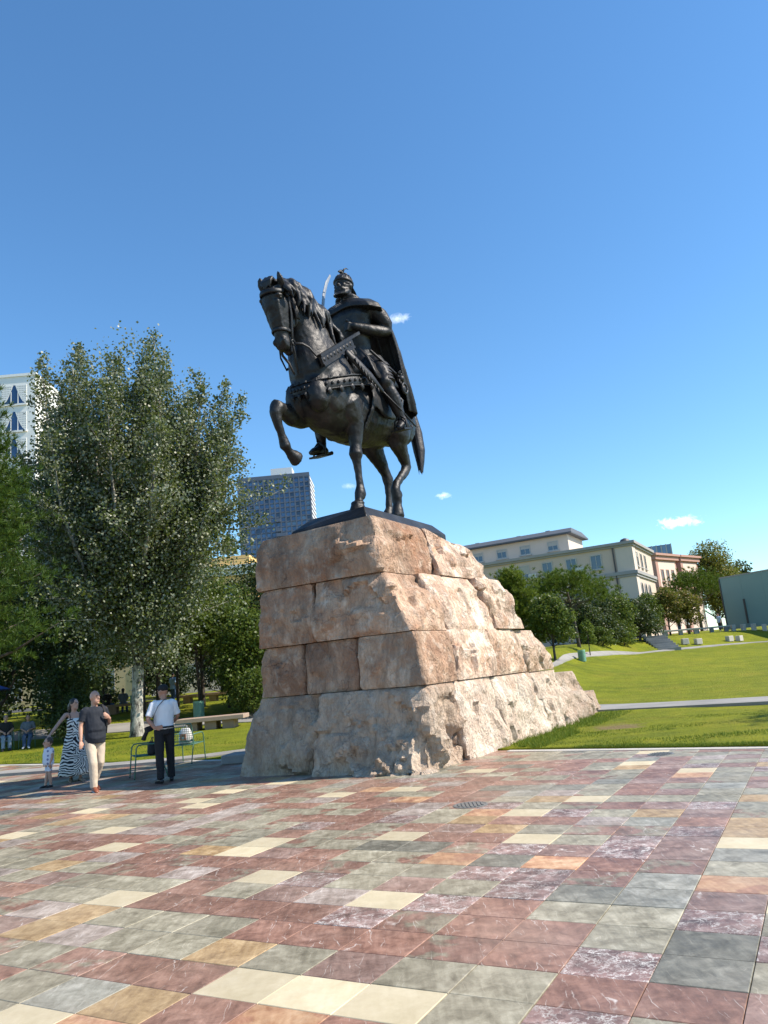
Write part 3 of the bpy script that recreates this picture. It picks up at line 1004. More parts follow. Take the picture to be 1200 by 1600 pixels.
# lowest course
blk(0.02, 1.5, -3.98, -2.18, -0.15, 1.38 - g_, 1, S0=.38, T0=-3.55, T1=-2.05, amp=.11)
rock_block([(-.12, -2.15, -.15), (.16, .10, -.15), (1.45, .12, -.15), (1.45, -2.15, -.15)], [(.24, -2.03, 1.368), (.38, .08, 1.368), (1.45, .08, 1.368), (1.45, -2.03, 1.368)], 2, .11, lump=.34)
blk(1.47, 3.35, -1.7, 0.20, -0.15, 1.38 - g_, 3, T1=.06, S0=1.47, S1=3.2, amp=.09)
blk(3.38, 5.7, -1.7, 0.28, -0.15, 1.36 - g_, 4, T1=.02, S0=3.23, S1=5.5, amp=.10)
blk(5.73, 7.7, -1.7, 0.30, -0.15, 1.34 - g_, 5, T1=.0, S0=5.53, S1=7.3, amp=.13)
blk(7.72, 9.6, -1.7, 0.22, -0.15, 0.72, 6, T1=.0, S0=7.7, S1=9.3, amp=.11)
blk(9.63, 11.0, -1.7, 0.0, -0.15, 0.62, 7, T1=-.1, S0=9.5, S1=10.7, amp=.12)
blk(7.4, 9.9, -1.75, -0.12, 0.60, 1.22, 8, T1=-.2, S0=7.35, S1=9.3, amp=.13)
blk(1.52, 9.5, -3.98, -1.72, -0.15, 1.36 - g_, 9, T0=-3.6, S1=9.0, amp=.11)
# second course
blk(.36, 1.6, -3.52, -2.42, 1.38, 2.30 - g_, 11, S0=.40, T0=-3.38, amp=.07)
blk(.33, 1.6, -2.41, -1.22, 1.38, 2.30 - g_, 12, S0=.38, amp=.045)
blk(.30, 1.6, -1.21, .12, 1.38, 2.30 - g_, 13, S0=.32, T1=.0, amp=.06)
blk(1.61, 3.5, -1.6, .10, 1.38, 2.32 - g_, 14, T1=.0, S1=3.4, amp=.11)
blk(3.52, 5.4, -1.6, .02, 1.37, 2.34 - g_, 15, T1=-.03, S0=3.42, S1=4.93, amp=.06)
blk(5.42, 7.25, -1.6, .0, 1.35, 2.30 - g_, 16, T1=-.06, S0=4.95, S1=6.2, amp=.10)
blk(1.62, 7.2, -3.5, -1.62, 1.38, 2.32 - g_, 17, T0=-3.4, S1=6.2, amp=.10)
# third course
blk(.34, 1.7, -3.50, -2.12, 2.30, 3.40 - g_, 21, S0=.40, T0=-3.34, amp=.10)
blk(.30, 1.7, -2.11, -.02, 2.30, 3.40 - g_, 22, S0=.42, T1=-.56, amp=.10)
blk(1.71, 3.9, -1.6, -.02, 2.31, 3.42 - g_, 23, T1=-.40, S0=1.5, S1=3.7, amp=.10)
blk(3.92, 5.50, -1.6, .05, 2.32, 3.44 - g_, 24, T1=-.22, S0=3.72, S1=4.98, amp=.13)
blk(1.72, 5.45, -3.45, -1.62, 2.31, 3.42 - g_, 25, T0=-3.35, S1=5.0, amp=.10)
# top course
blk(.36, 2.3, -3.46, -.56, 3.40, 4.45, 31, S0=.46, T0=-3.36, T1=-.72, S1=2.3, amp=.10, zt=(4.40, 4.46, 4.42, 4.40))
blk(2.32, 4.75, -1.75, -.36, 3.42, 4.40, 32, T1=-.66, S1=3.75, amp=.13, zt=(4.42, 4.42, 4.22, 4.26))
blk(2.32, 4.8, -3.42, -1.77, 3.42, 4.42, 33, T0=-3.3, S1=4.2, amp=.10)
# a squared-off stone at the foot on the far side
dk = empty('stone_slab', (-3.75, 17.7, 0), label='low grey stone slab lying at the shaded foot of the pedestal', cat='stone')
MB().prism([(-.3, -.3), (.4, -.4), (.5, .4), (-.15, .35)], 0, .2).obj('slab', M_STEP, dk, bevel=.03)
# ------------------------------------------------------------------ bronze horse and rider
M_BRONZE = mat_bronze()
STC = -1.9
statue = empty('equestrian_statue', W(2.2, STC, 4.62), R(60), label='dark bronze armoured rider on a prancing horse atop the stone pedestal', cat='statue')


def H(s, u, z):
    return Vector((s - 2.2, -u, z - 4.62))


def HP(l):
    return [H(*p) for p in l]


def HH(s, u, z):
    f = min(1.2, max(0.0, (z - 7.9) / 1.1))
    return H(s - .33 * f, u, z - .09 * f)


def HHP(l):
    return [HH(*p) for p in l]


def eggring(c, e1, e2, n=22, k=0.0, p=1.0):
    c, e1, e2 = Vector(c), Vector(e1), Vector(e2)
    out = []
    for i in range(n):
        th = 2 * math.pi * i / n
        cs, sn = math.cos(th), math.sin(th)
        if p != 1.0:
            cs = math.copysign(abs(cs) ** p, cs)
            sn = math.copysign(abs(sn) ** p, sn)
        out.append(c + e1 * (cs * (1 - k * sn)) + e2 * sn)
    return out


def bronze_plate():
    mb = MB()
    out = [(.92, -1.02), (.95, .76), (2.6, .80), (4.25, .80), (4.25, -1.05)]
    ins = [(1.25, -.75), (1.12, .62), (2.6, .62), (4.0, .6), (4.0, -.75)]
    vs = [H(s, u, 4.36) for s, u in out] + [H(s, u, 4.55 + (.05 if s < 1 and u > 0 else 0)) for s, u in out] + [H(s, u, 4.82 - .015 * (s - 1.1)) for s, u in ins]
    fs = [(4, 3, 2, 1, 0), (10, 11, 12, 13, 14)]
    for k in (0, 5):
        fs += [(k + i, k + (i + 1) % 5, k + 5 + (i + 1) % 5, k + 5 + i) for i in range(5)]
    mb.add(vs, fs)
    o = mb.obj('base_plate', M_BRONZE, statue, bevel=.02)
    return o


bronze_plate()


def horse_body():
    mb = MB()
    lat, up = Vector((0, -1, 0)), Vector((0, 0, 1))
    # trunk
    mb.rings([eggring(H(s, 0, zc), lat * w, up * h, k=kk) for s, zc, w, h, kk in (
        (.20, 7.22, .16, .22, 0), (.27, 7.20, .30, .40, .0), (.42, 7.18, .42, .56, .0), (.75, 7.20, .53, .74, .03), (1.15, 7.22, .56, .84, .08), (1.6, 7.18, .58, .82, .08),
        (2.1, 7.15, .63, .77, .04), (2.6, 7.19, .64, .74, .02), (3.05, 7.27, .62, .71, .02), (3.45, 7.34, .60, .68, .02), (3.8, 7.34, .54, .62, .02), (4.08, 7.28, .40, .48, 0), (4.22, 7.24, .2, .26, 0))])
    # neck: (front point, crest point, half width)
    nk = [((.32, 7.05), (1.95, 8.02), .52), ((.16, 7.42), (1.55, 8.36), .47), ((.10, 7.75), (1.28, 8.66), .39), ((.11, 8.02), (.98, 8.90), .315), ((.05, 8.26), (.52, 9.14), .265), ((-.05, 8.46), (.08, 9.21), .235), ((-.22, 8.58), (-.26, 9.12), .205), ((-.38, 8.62), (-.42, 9.0), .17)]
    mb.rings([eggring(H((a[0] + b[0]) / 2, 0, (a[1] + b[1]) / 2), lat * w, H((b[0]), 0, b[1]) - H((a[0] + b[0]) / 2, 0, (a[1] + b[1]) / 2), k=.22) for a, b, w in nk])
    # head
    fw = Vector((-1, 0, 0))
    hd = [(-.02, 9.12, .14, .15, .0), (-.09, 9.02, .235, .20, .1), (-.13, 8.82, .285, .245, .12), (-.145, 8.62, .285, .238, .1), (-.165, 8.42, .25, .205, .1), (-.20, 8.22, .20, .168, .1), (-.235, 8.05, .158, .135, .05), (-.25, 7.93, .152, .14, 0), (-.25, 7.84, .142, .135, 0), (-.235, 7.775, .09, .09, 0)]
    mb.rings([eggring(HH(s, 0, z), lat * w, fw * d, k=k_, p=.85) for s, z, d, w, k_ in hd])
    for sg in (-1, 1):
        mb.ball(HH(.03, sg * .12, 8.56), (.24, .11, .27))                                  # jowl
        mb.ball(HH(-.27, sg * .195, 8.82), (.10, .07, .055))                               # brow
        mb.tube(HHP([(-.33, sg * .15, 8.72), (-.33, sg * .135, 8.45), (-.33, sg * .115, 8.2)]), [.055, .05, .03], 8)   # cheek bone ridge
        mb.tube(HHP([(-.36, sg * .085, 7.98), (-.385, sg * .10, 7.92), (-.36, sg * .10, 7.87)]), [.04, .05, .028], 8)   # nostril
        # ears
        mb.tube(HHP([(-.06, sg * .15, 9.02), (-.10, sg * .20, 9.12), (-.14, sg * .225, 9.21), (-.17, sg * .22, 9.29), (-.18, sg * .21, 9.35)]), [(.06, .07), (.06, .095), (.05, .085), (.03, .05), .012], 10)
        # pectorals and shoulders
        mb.ball(H(.40, sg * .24, 7.02), (.26, .24, .36))
        mb.ball(H(.95, sg * .40, 7.28), (.42, .2, .62), rot=Euler((0, R(28), 0)))
        mb.ball(H(1.28, sg * .42, 6.95), (.34, .2, .36))
        mb.ball(H(3.45, sg * .38, 7.22), (.52, .27, .62))
        mb.ball(H(3.15, sg * .47, 6.9), (.36, .2, .40), rot=Euler((0, R(-30), 0)))
    mb.tube(HP([(-.13, 0, 7.78), (-.1, 0, 7.83), (-.04, 0, 7.93)]), [.085, .10, .10], 10)    # chin
    # standing fore leg (left)
    mb.tube(HP([(1.18, .42, 7.05), (1.36, .40, 6.82), (1.45, .37, 6.6), (1.46, .36, 6.35), (1.44, .355, 6.15), (1.43, .35, 6.0), (1.445, .35, 5.86), (1.47, .35, 5.6), (1.49, .35, 5.35), (1.475, .35, 5.18), (1.40, .35, 5.03), (1.365, .35, 4.95)]),
            [(.24, .33), (.21, .27), (.18, .215), (.145, .165), (.115, .125), (.142, .158), (.10, .108), (.070, .084), (.072, .092), (.115, .138), (.082, .088), (.10, .10)], 14, side=(0, 1, 0))
    mb.rings([eggring(H(1.35, .35, 5.0), lat * .10, fw * .11), eggring(H(1.345, .35, 4.965), lat * .145, fw * .155), eggring(H(1.335, .35, 4.93), lat * .125, fw * .135), eggring(H(1.30, .35, 4.80), lat * .165, fw * .19), eggring(H(1.30, .35, 4.76), lat * .165, fw * .19)])
    mb.ball(H(1.53, .35, 5.12), (.07, .06, .07))
    # raised fore leg (right)
    mb.tube(HP([(.95, -.38, 6.95), (.62, -.37, 6.78), (.25, -.35, 6.70), (-.05, -.32, 6.74), (-.19, -.31, 6.74), (-.24, -.31, 6.62), (-.2, -.31, 6.42), (-.10, -.31, 6.2), (-.02, -.31, 6.02), (.06, -.31, 5.95), (.17, -.31, 5.885)]),
            [(.2, .30), (.19, .27), (.165, .215), (.13, .15), (.15, .165), (.12, .13), (.08, .09), (.072, .08), (.11, .12), (.078, .082), (.09, .09)], 14, side=(0, 1, 0))
    ha = Vector((.24, 0, -.115)).normalized()
    hb = Vector((.115, 0, .24)).normalized()
    hp = H(.17, -.31, 5.885)
    mb.rings([eggring(hp + ha * d, lat * r1, hb * r2) for d, r1, r2 in ((-.03, .09, .10), (.04, .115, .125), (.15, .14, .15), (.19, .14, .15))])
    # standing hind leg (right)
    mb.tube(HP([(3.35, -.36, 7.1), (3.22, -.37, 6.85), (3.38, -.34, 6.58), (3.58, -.32, 6.33), (3.74, -.31, 6.12), (3.80, -.305, 6.0), (3.79, -.30, 5.82), (3.76, -.30, 5.55), (3.73, -.30, 5.30), (3.68, -.30, 5.16), (3.6, -.3, 5.02), (3.57, -.3, 4.95)]),
            [(.26, .5), (.25, .43), (.19, .29), (.135, .19), (.105, .145), (.118, .165), (.088, .12), (.074, .09), (.08, .095), (.115, .135), (.088, .09), (.1, .1)], 14, side=(0, 1, 0))
    mb.rings([eggring(H(3.56, -.3, 5.0), lat * .10, fw * .11), eggring(H(3.555, -.3, 4.965), lat * .14, fw * .15), eggring(H(3.545, -.3, 4.93), lat * .12, fw * .13), eggring(H(3.51, -.3, 4.79), lat * .15, fw * .17), eggring(H(3.51, -.3, 4.74), lat * .15, fw * .17)])
    # flexed hind leg (left), resting on the toe
    mb.tube(HP([(3.40, .36, 7.1), (3.12, .40, 6.84), (3.22, .37, 6.60), (3.42, .34, 6.40), (3.57, .32, 6.25), (3.62, .31, 6.14), (3.53, .305, 6.0), (3.32, .30, 5.84), (3.10, .30, 5.66), (3.02, .30, 5.50), (3.05, .30, 5.36)]),
            [(.26, .5), (.25, .42), (.19, .28), (.135, .18), (.11, .145), (.11, .14), (.095, .12), (.082, .10), (.085, .10), (.10, .115), (.105, .12)], 14, side=(0, 1, 0))
    mb.ball(H(3.09, .30, 5.40), (.12, .115, .14))
    mb.tube(HP([(3.05, .30, 5.36), (3.06, .30, 5.22), (3.04, .30, 5.1)]), [.115, .10, .095], 12)
    mb.rings([eggring(H(3.05, .30, 5.15), lat * .10, fw * .10), eggring(H(3.04, .30, 5.07), lat * .125, fw * .13), eggring(H(3.02, .30, 4.93), lat * .145, fw * .165), eggring(H(3.01, .30, 4.84), lat * .10, fw * .14)])

    def disp(co, no):
        v = fbm(co * 5.0, 3, 3) * .012 + fbm(co * 14.0, 2, 8) * .006
        return v
    o = mb.fused('horse_body', M_BRONZE, statue, voxel=.024, it=2, fac=.5, disp=disp)
    # eyes
    for sg in (-1, 1):
        MB().ball(HH(-.285, sg * .218, 8.77), (.038, .03, .032), 10, 7).obj('eye', M_BRONZE, statue, smooth_=True)
    return o


horse_body()


def horse_mane():
    rg = random.Random(4)
    mb = MB()
    cr = [(-.44, 9.06), (-.15, 9.22), (.2, 9.25), (.62, 9.12), (1.02, 8.88), (1.36, 8.59), (1.6, 8.4)]
    n = 30
    for k in range(n):
        f = k / (n - 1) * (len(cr) - 1)
        i = min(int(f), len(cr) - 2)
        q = f - i
        s, z = cr[i][0] * (1 - q) + cr[i + 1][0] * q, cr[i][1] * (1 - q) + cr[i + 1][1] * q
        L = rg.uniform(.5, .85) * (1 if 5 < k < 26 else .7)
        ds = rg.uniform(.02, .22)
        pts = []
        for j in range(6):
            g = j / 5
            uu = .05 + .30 * math.sin(min(1, g * 1.1) * 1.5) + .035 * math.sin(g * 9 + k)
            pts.append((s + ds * g + .05 * math.sin(g * 7 + k * 1.7), uu + .02, z + .05 - L * g ** 1.35))
        r = rg.uniform(.05, .075)
        mb.tube(HP(pts), [r * .8, r * 1.15, r * 1.15, r, r * .75, r * .25], 8)
        if k % 2 == 0:      # the far side
            pts2 = [(a, -b * .8, c) for a, b, c in pts]
            mb.tube(HP(pts2), [r * .8, r * 1.1, r * 1.1, r, r * .7, r * .25], 8)
    mb.tube(HP([(a, 0, b + .02) for a, b in cr]), [.09, .10, .10, .10, .10, .09, .06], 10)
    # forelock
    for k in range(5):
        a = (k - 2) * .04
        mb.tube(HHP([(-.10, a * .7, 9.22), (-.22, a * 1.1, 9.22 + .02 * (k % 2)), (-.31, a * 1.3, 9.13), (-.365, a * 1.2, 9.0 - .03 * (k % 3))]), [.05, .045, .035, .01], 8)
    for sg in (-1, 1):
        mb.tube(HHP([(.0, sg * .05, 9.24), (.04, sg * .10, 9.33), (.09, sg * .12, 9.40)]), [.05, .035, .01], 8)
    mb.fused('mane', M_BRONZE, statue, voxel=.02, it=1, fac=.4, disp=lambda c, n: fbm(c * np.array([18, 18, 5.0]), 2, 4) * .008)
    # tail
    mt = MB()
    mt.tube(HP([(3.95, 0, 7.72), (4.20, .08, 7.72), (4.36, .18, 7.5), (4.40, .26, 7.1), (4.34, .31, 6.7), (4.28, .34, 6.4)]), [.13, .14, .15, .14, .12, .08], 12)
    for k in range(15):
        a = 2 * math.pi * k / 15
        c, s_ = math.cos(a), math.sin(a)
        e = rg.uniform(0, .35)
        mt.tube(HP([(4.28 + .06 * c, .13 + .06 * s_, 7.62), (4.40 + .12 * c, .24 + .11 * s_, 7.12), (4.34 + .11 * c, .31 + .10 * s_, 6.66), (4.27 + .075 * c, .345 + .06 * s_, 6.35), (4.22 + .06 * c, .36 + .05 * s_, 6.02 + e)]), [.03, .045, .042, .034, .008], 7)
    mt.fused('tail', M_BRONZE, statue, voxel=.018, it=1, fac=.3)


horse_mane()


def harness():
    rg = random.Random(9)
    lat = Vector((0, -1, 0))
    # bridle
    mb = MB()

    def hoop(s, z, d, w, tilt, r=(.03, .014)):
        e2 = Vector((-1, 0, tilt)).normalized()
        pts = eggring(HH(s, 0, z), lat * w, e2 * d, n=24, k=.1, p=.85)
        mb.tube(pts + pts[:2], [r] * 26, 6, side=(0, 0, 1), round_=False)
    hoop(-.135, 8.93, .285, .25, -.12, (.05, .016))
    hoop(-.21, 8.16, .20, .168, .0, (.04, .014))
    for sg in (-1, 1):
        mb.tube(HHP([(-.05, sg * .22, 9.06), (-.07, sg * .262, 8.8), (-.09, sg * .245, 8.5), (-.12, sg * .19, 8.2), (-.16, sg * .16, 7.97)]), [(.014, .035)] * 5, 6, side=(0, 1, 0))
        mb.tube(HHP([(.0, sg * .21, 9.0), (.06, sg * .255, 8.7), (.08, sg * .20, 8.38), (.05, sg * .06, 8.28)]), [(.014, .03)] * 4, 6, side=(0, 1, 0))
        for k in range(5):
            mb.ball(HH(-.33 + .075 * k, sg * (.14 + .028 * k), 8.96 - .012 * k), .028, 8, 6)
        mb.ball(HH(-.09, sg * .262, 8.88), (.05, .03, .05), 10, 7)
        # tassels on the cheek
        for k in range(3):
            mb.tube(HHP([(.02 + .045 * k, sg * .26, 8.74), (.02 + .045 * k, sg * .275, 8.60), (.025 + .045 * k, sg * .265, 8.46)]), [.018, .026, .02], 7)
        # bit ring and chains
        ring = [HH(-.15 + .055 * math.cos(a), sg * .165, 7.93 + .055 * math.sin(a)) for a in [2 * math.pi * i / 14 for i in range(16)]]
        mb.tube(ring, .014, 6, round_=False)
        mb.tube(HHP([(-.17, sg * .15, 7.93), (-.12, sg * .14, 7.76), (-.02, sg * .08, 7.62), (.09, sg * .05, 7.42)]), [.022, .026, .026, .02], 7)
    mb.obj('bridle', M_BRONZE, statue, smooth_=True)
    # reins
    mr = MB()
    mr.tube(HP([(-.14, .19, 7.91), (-.02, .27, 7.92), (.10, .34, 7.86), (.22, .40, 7.72), (.36, .46, 7.66), (.5, .50, 7.72)]), [(.016, .03)] * 6, 6, side=(0, 1, 0))
    mr.tube(HP([(-.14, -.19, 7.91), (.1, -.36, 7.85), (.45, -.5, 7.75), (1.0, -.5, 8.1), (1.7, -.3, 8.75)]), [(.016, .03)] * 5, 6, side=(0, 1, 0))
    mr.obj('rein', M_BRONZE, statue, smooth_=True)
    # broad tooled strap lying over the neck
    ms = MB()
    a, b = H(.28, .47, 7.60), H(1.42, .50, 8.36)
    dv = (b - a).normalized()
    nv = Vector((dv.z, 0, -dv.x)).normalized()
    sd = Vector((0, -1, 0))

    def slab(p, q, w, th, out):
        o = sd * out
        vs = []
        for base in (p, q):
            for (i, j) in ((-1, -1), (1, -1), (1, 1), (-1, 1)):
                vs.append(base + nv * (i * w) + sd * (j * th) + o)
        ms.add(vs, [(3, 2, 1, 0), (4, 5, 6, 7), (0, 1, 5, 4), (1, 2, 6, 5), (2, 3, 7, 6), (3, 0, 4, 7)])
    slab(a, b, .125, .03, .0)
    slab(a + dv * .0 + nv * .10, b + nv * .10, .022, .045, .0)
    slab(a - nv * .10, b + dv * .38 - nv * .10, .03, .045, .0)
    for k in range(9):
        p = a + (b - a) * ((k + .6) / 9.4)
        ms.ball(p + sd * .03, (.045, .014, .045), 8, 5)
    ms.obj('neck_strap', M_BRONZE, statue, auto=R(35))
    # breast collar with bosses and pendants
    mc = MB()
    half = [(1.75, .67, 7.58), (1.35, .675, 7.46), (1.0, .665, 7.36), (.7, .60, 7.26), (.45, .49, 7.18), (.27, .33, 7.13), (.175, .15, 7.11)]
    path = half + [(.16, 0, 7.10)] + [(s, -u, z) for s, u, z in half[::-1]]
    mc.tube(HP(path), [(.115, .03)] * len(path), 8, side=(0, 0, 1))
    mc.tube(HP([(s, u * 1.03, z + .11) for s, u, z in path]), [(.016, .04)] * len(path), 6, side=(0, 0, 1))
    mc.tube(HP([(s, u * 1.03, z - .11) for s, u, z in path]), [(.016, .04)] * len(path), 6, side=(0, 0, 1))
    for k in range(len(path) - 1):
        for q in (.25, .75):
            p = Vector(path[k]) * (1 - q) + Vector(path[k + 1]) * q
            o = Vector((-(max(0, .9 - p.x)) * .05, p.y * .06, 0))
            mc.ball(H(*(p + o)), (.03, .03, .036), 8, 6)
        p = Vector(path[k])
        mc.tube(HP([(p.x - .01, p.y * 1.04, p.z - .10), (p.x - .015, p.y * 1.045, p.z - .16), (p.x - .01, p.y * 1.03, p.z - .225)]), [(.06, .03), (.075, .03), .01], 8)
        mc.tube(HP([(p.x - .01, p.y * 1.04, p.z + .10), (p.x - .015, p.y * 1.02, p.z + .16)]), [(.05, .025), .01], 8)
    mc.obj('breast_collar', M_BRONZE, statue, auto=R(50))
    # saddle, girth and saddle cloth
    md = MB()
    md.rings([eggring(H(s, 0, z), lat * w, Vector((0, 0, h))) for s, z, w, h in ((1.55, 8.0, .18, .30), (1.68, 7.98, .36, .34), (1.9, 7.9, .50, .26), (2.4, 7.82, .60, .24), (2.9, 7.86, .56, .28), (3.15, 7.98, .40, .34), (3.25, 8.0, .2, .26))])
    for sg in (-1, 1):
        md.tube(HP([(1.85, sg * .56, 7.75), (1.86, sg * .66, 7.35), (1.78, sg * .64, 6.95), (1.7, sg * .46, 6.55), (1.65, 0, 6.36)]), [(.025, .075)] * 5, 6, side=(0, 1, 0))
        md.rings([eggring(H(2.35, sg * uo, z), Vector((w, 0, 0)), lat * .035) for z, w, uo in ((7.95, .62, .53), (7.6, .66, .64), (7.2, .60, .685), (6.98, .45, .68), (6.9, .2, .66))])
    md.fused('saddle', M_BRONZE, statue, voxel=.03, it=2)


harness()


def rider():
    lat, up = Vector((0, -1, 0)), Vector((0, 0, 1))
    mb = MB()
    # torso in a cuirass
    mb.rings([eggring(H(s, 0, z), lat * w, Vector((-d, 0, 0))) for s, z, w, d in ((2.42, 8.05, .40, .36), (2.40, 8.30, .42, .34), (2.36, 8.55, .39, .31), (2.31, 8.8, .41, .33), (2.26, 9.05, .47, .36), (2.24, 9.3, .52, .36), (2.26, 9.5, .50, .30), (2.27, 9.62, .36, .22), (2.26, 9.70, .18, .15))])
    mb.tube(HP([(2.24, 0, 9.62), (2.18, 0, 9.80), (2.14, 0, 9.95)]), [.17, .145, .145], 12)
    # head turned a little to the viewer's left
    mb.ball(H(2.10, 0, 10.07), (.215, .175, .25))
    mb.ball(H(2.02, 0, 9.95), (.16, .14, .15))
    mb.tube(HP([(1.93, .0, 10.14), (1.865, 0, 10.04), (1.90, 0, 9.99)]), [.03, .045, .03], 8)      # nose
    for sg in (-1, 1):
        mb.tube(HP([(1.93, sg * .03, 10.16), (1.92, sg * .09, 10.17), (1.97, sg * .145, 10.15)]), [.03, .035, .025], 8)   # brow
        mb.ball(H(1.95, sg * .10, 10.03), (.05, .05, .045), 8, 6)
        mb.tube(HP([(1.90, sg * .02, 9.965), (1.89, sg * .085, 9.93), (1.94, sg * .15, 9.89)]), [.035, .04, .015], 8)    # moustache
        mb.ball(H(2.13, sg * .18, 10.05), (.05, .025, .07), 8, 6)
    for k in range(9):
        a = (k - 4) / 4
        mb.tube(HP([(2.0 + .06 * abs(a), a * .13, 9.92), (1.87 + .05 * abs(a), a * .12, 9.82), (1.74 + .06 * abs(a), a * .07, 9.74 + .03 * abs(a))]), [.06, .055, .012], 8)   # beard
    # left arm bent across the chest
    mb.tube(HP([(2.35, .46, 9.46), (2.50, .62, 9.32), (2.62, .69, 9.12), (2.64, .67, 8.98), (2.45, .60, 8.93), (2.2, .48, 8.93), (2.0, .36, 8.95), (1.9, .28, 8.97)]), [.17, .18, .155, .14, .14, .12, .095, .085], 14)
    for k in range(4):
        mb.tube(HP([(1.90, .28 - .02 * k, 9.02 - .045 * k), (1.80, .21 - .01 * k, 9.03 - .048 * k), (1.80, .12, 9.01 - .045 * k)]), [.034, .032, .026], 7)
    mb.tube(HP([(1.93, .24, 9.03), (1.88, .18, 9.12), (1.84, .12, 9.14)]), [.036, .034, .026], 7)
    # right arm carrying the sabre
    mb.tube(HP([(2.3, -.44, 9.44), (2.36, -.60, 9.22), (2.32, -.68, 8.98), (2.12, -.66, 8.92), (1.92, -.58, 9.05), (1.84, -.52, 9.14)]), [.17, .165, .14, .125, .10, .085], 14)
    mb.ball(H(1.82, -.51, 9.17), (.075, .07, .085), 10, 8)
    for sg in (-1, 1):
        ft = ((2.50, .93, 6.78), (2.22, .96, 6.58)) if sg > 0 else ((2.05, -.88, 6.52), (1.62, -.88, 6.34))
        kn = (2.17, .80, 7.60) if sg > 0 else (1.95, -.82, 7.45)
        mb.tube(HP([(2.45, sg * .22, 8.22), (2.30, sg * .48, 8.12), (2.2, sg * .68, 7.86), kn, (kn[0] * .9 + ft[0][0] * .1, kn[1] * .9 + ft[0][1] * .1, kn[2] - .12), (kn[0] * .6 + ft[0][0] * .4, kn[1] * .6 + ft[0][1] * .4 + sg * .01, kn[2] * .6 + ft[0][2] * .4), (kn[0] * .15 + ft[0][0] * .85, kn[1] * .15 + ft[0][1] * .85, kn[2] * .15 + ft[0][2] * .85), ft[0]]),
                [.25, .26, .22, .165, .15, .155, .10, .10], 14)
        mb.tube(HP([(ft[0][0] + .12, ft[0][1], ft[0][2] - .06), ft[0], ((ft[0][0] + ft[1][0]) / 2, (ft[0][1] + ft[1][1]) / 2, (ft[0][2] + ft[1][2]) / 2 - .01), ft[1]]), [(.085, .085), (.10, .12), (.10, .10), (.07, .055)], 12, side=(0, 1, 0))
        mb.ball(H(kn[0] - .05, kn[1], kn[2]), (.17, .16, .17), 12, 8)
    mb.fused('rider_body', M_BRONZE, statue, voxel=.02, it=2, fac=.5, disp=lambda c, n: fbm(c * 8, 3, 12) * .012)
    # armour plates on the leg, mail skirt, stirrups
    for sg in (-1, 1):
        ma = MB()
        kn = (2.17, .80, 7.60) if sg > 0 else (1.95, -.82, 7.45)
        ft = (2.50, .93, 6.78) if sg > 0 else (2.05, -.88, 6.52)
        for k in range(5):
            q = .3 + .16 * k
            p = [(2.30 * (1 - q) + kn[0] * q), sg * (.48 + .03) * (1 - q) + (kn[1] + sg * .03) * q, 8.12 * (1 - q) + kn[2] * q]
            ma.tube(HP([(p[0], p[1] - sg * .01, p[2] + .05), (p[0] - .01, p[1] + sg * .035, p[2] - .05)]), [(.17, .235 - .022 * k), (.18, .25 - .022 * k)], 14, side=(1, 0, 0), round_=False)
        # stirrup: leather, arch and tread
        ma.tube(HP([(2.3, sg * .66, 7.75), (ft[0] - .05, ft[1] + sg * .07, ft[2] + .45), (ft[0] - .12, ft[1] + sg * .02, ft[2] + .12)]), [(.02, .04)] * 3, 6, side=(0, 1, 0))
        for q in (-1, 1):
            ma.tube(HP([(ft[0] - .12, ft[1], ft[2] + .12), (ft[0] - .12, ft[1] + q * .13, ft[2] + .0), (ft[0] - .12, ft[1] + q * .15, ft[2] - .19)]), [.02, .022, .022], 7)
        ma.box(H(ft[0] - .10, ft[1], ft[2] - .20), (.36, .34, .04), rot=Euler((0, R(-14), 0)))
        ma.tube(HP([(ft[0] + .16, ft[1], ft[2] - .06), (ft[0] + .34, ft[1], ft[2] - .03)]), [.025, .02], 7)
        ma.ball(H(ft[0] + .36, ft[1], ft[2] - .03), .045, 9, 7)
        ma.obj('leg_armour', M_BRONZE, statue, auto=R(40))
    sk = MB()
    for sg in (-1, 1):
        rows = []
        for (q, z) in ((0, 8.42), (.33, 8.18), (.66, 7.92), (1.0, 7.68)):
            ring = []
            for i in range(15):
                f = i / 14
                s = 1.86 + f * .95 + .04 * math.sin(i * 2.3) * q
                u = sg * (.42 + .42 * q ** .7 * (1 - .15 * (2 * f - 1) ** 2) + .025 * math.sin(i * 2.1 + 1) * q)
                ring.append(H(s - .05 * q, u, z - .07 * math.sin(f * 3.1)))
            for i in range(14, -1, -1):
                f = i / 14
                s = 1.86 + f * .95
                u = sg * (.36 + .40 * q ** .7)
                ring.append(H(s - .05 * q, u, z - .07 * math.sin(f * 3.1) - .01))
            rows.append(ring)
        sk.rings(rows)
    sk.obj('mail_skirt', M_BRONZE, statue, smooth_=True)
    # helmet with brow band and a small horned crest
    mh = MB()
    mh.rings([eggring(H(2.11 + sh, 0, z), lat * w, Vector((-d, 0, 0))) for z, w, d, sh in ((10.08, .192, .225, .02), (10.15, .195, .235, 0), (10.22, .188, .225, 0), (10.29, .155, .185, .0), (10.34, .10, .12, .0), (10.37, .04, .05, 0))])
    band = eggring(H(2.11, 0, 10.155), lat * .205, Vector((-.245, 0, .02)), n=24)
    mh.tube(band + band[:2], [(.026, .014)] * 26, 6, side=(0, 0, 1), round_=False)
    for k in range(14):
        a = 2 * math.pi * k / 14
        mh.tube(HP([(2.11 - .235 * math.cos(a), .195 * math.sin(a), 10.18), (2.12 - .17 * math.cos(a + .25), .145 * math.sin(a + .25), 10.30), (2.13 - .06 * math.cos(a + .5), .05 * math.sin(a + .5), 10.36)]), [.022, .024, .012], 6)
